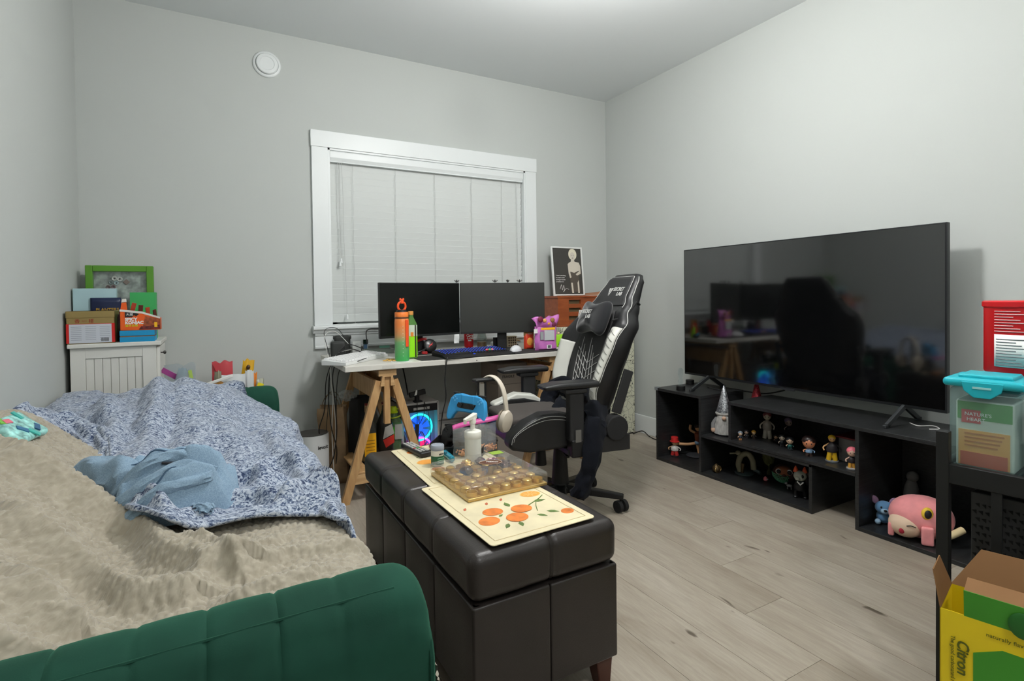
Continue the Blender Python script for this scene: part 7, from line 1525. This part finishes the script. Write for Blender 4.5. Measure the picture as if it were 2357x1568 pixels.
# plush toys in the right cube
PNK = mat('plush_pink', (232, 148, 150), .8, var=.06, vscale=20, sheen=.3); FACE = mat('plush_cream', (224, 196, 170), .8)
p = at(2090, 1240, 2, FZ); t = thing('pink_plush', 'large round pink plush pillow toy with yellow ringed eye', 'plush toy', (p.x + .06, p.y - .012, FZ), -.95)
bd = MB().ell((0, 0, .088), (.105, .090, .088), 36, 24, f=lambda d: 1 + .16 * max(0, d.x) - .05 * max(0, d.z) ** 3).build('body', PNK, t, smooth=True)
MB().ell((-.05, -.034, .058), (.062, .060, .052), 28, 18).build('cream_face', FACE, t, smooth=True)
ey = MB().ell((.012, -.082, .128), (.022, .012, .026), 18, 12, rot=Matrix.Rotation(.3, 3, 'Z')).build('round_eye', mat('eye_yellow', (234, 196, 60), .6), t, smooth=True); MB().ell((.012, -.089, .128), (.014, .010, .018), 16, 10, rot=Matrix.Rotation(.3, 3, 'Z')).build('pupil', PRINTK, ey, smooth=True)
b = MB(); rbox(b, (.01, -.095, .040), (.042, .018, .075), .008, (4, 2, 4)); b.build('hanging_flap', PNK, t, smooth=True); b = MB(); rbox(b, (-.105, -.05, .035), (.022, .018, .055), .008, (3, 2, 3)); b.build('hanging_flap', PNK, t, smooth=True)
MB().tube(smoothpath([(.05, -.085, .035), (.09, -.075, .05), (.135, -.05, .07)], 6), .014, 10).build('cream_belly_band', mat('plush_yellowcream', (226, 206, 160), .8), t, smooth=True)
MB().tube(smoothpath([(-.06, -.093, .07), (-.045, -.095, .074), (-.028, -.094, .068)], 5), .002, 6).build('stitched_line', PRINTK, t); MB().ell((-.075, -.086, .045), (.010, .006, .012), 12, 8).build('red_patch', mat('plush_red', (176, 40, 60), .7), t, smooth=True)
p = at(2035, 1208, 2, FZ); t = thing('blue_plush', 'small blue plush animal beside the pink one', 'plush toy', (p.x + .02, p.y + .01, FZ), -1.0); BLP = mat('plush_blue', (92, 136, 176), .85, sheen=.3); BLL = mat('plush_lightblue', (150, 182, 206), .85)
MB().ell((0, 0, .030), (.030, .030, .030), 16, 10).build('body', BLP, t, smooth=True); hd = MB().ell((0, -.01, .072), (.036, .030, .030), 18, 12).build('head', BLP, t, smooth=True); MB().ell((0, -.036, .064), (.018, .012, .013), 14, 8).build('muzzle', BLL, hd, smooth=True); MB().ell((0, -.047, .070), (.007, .005, .005), 10, 6).build('nose', PRINTK, hd, smooth=True)
for s in (-1, 1):
    MB().ell((s * .034, 0, .100), (.014, .006, .020), 12, 8, rot=Matrix.Rotation(s * .5, 3, 'Y')).build('ear', mat('plush_mauve', (150, 120, 150), .85), hd, smooth=True); MB().ell((s * .026, -.026, .012), (.012, .018, .012), 12, 8).build('paw', BLL, t, smooth=True); MB().ell((s * .014, -.036, .080), (.004, .003, .005), 8, 6).build('eye', PRINTK, hd, smooth=True)
p = at(2098, 1150, 0, 2.72); t = thing('grey_plush', 'small grey plush peeking over the pink plush', 'plush toy', (2.79, at(2098, 1150, 0, 2.79).y, FZ)); MB().ell((0, 0, .09), (.035, .03, .09), 16, 12).build('body', mat('plush_grey', (110, 108, 106), .9), t, smooth=True); MB().ell((0, -.005, .185), (.026, .024, .024), 14, 10).build('head', mat('plush_grey', (110, 108, 106)), t, smooth=True)
# on top of the left cube
TZ = .4615
for px, py, lab in ((1567, 898, 'black round puck base with a clear acrylic figure on the stand'), (1588, 884, 'black round speaker puck near the wall on the stand')):
    p = at(px, py, 2, TZ); t = thing('round_puck', lab, 'base', (p.x, p.y, TZ)); MB().lathe([(.026, 0), (.027, .002), (.027, .026), (.025, .028), (0, .028)], 28).build('puck', BLACK, t, smooth=True)
    if px == 1567: MB().prism([(-.016, .026), (-.020, .06), (-.012, .075), (-.022, .10), (-.020, .13), (-.010, .138), (.010, .136), (.020, .125), (.021, .10), (.012, .075), (.018, .055), (.014, .026)], -.002, .002).build('acrylic_figure', film('acrylic', (240, 244, 244), .10, .05), t, bevel=.0005)
cable([(2.74, 2.36, .466), (2.70, 2.24, .466), (2.74, 2.12, .475), (2.80, 2.0, .47), (2.84, 1.9, .50)], .004, CB1, 'black cable trailing behind the television foot')
cable([(2.72, 1.22, .464), (2.68, 1.17, .466), (2.74, 1.14, .464), (2.70, 1.10, .464), (2.66, 1.12, .464)], .0022, CB2, 'white cable end lying by the right television foot')
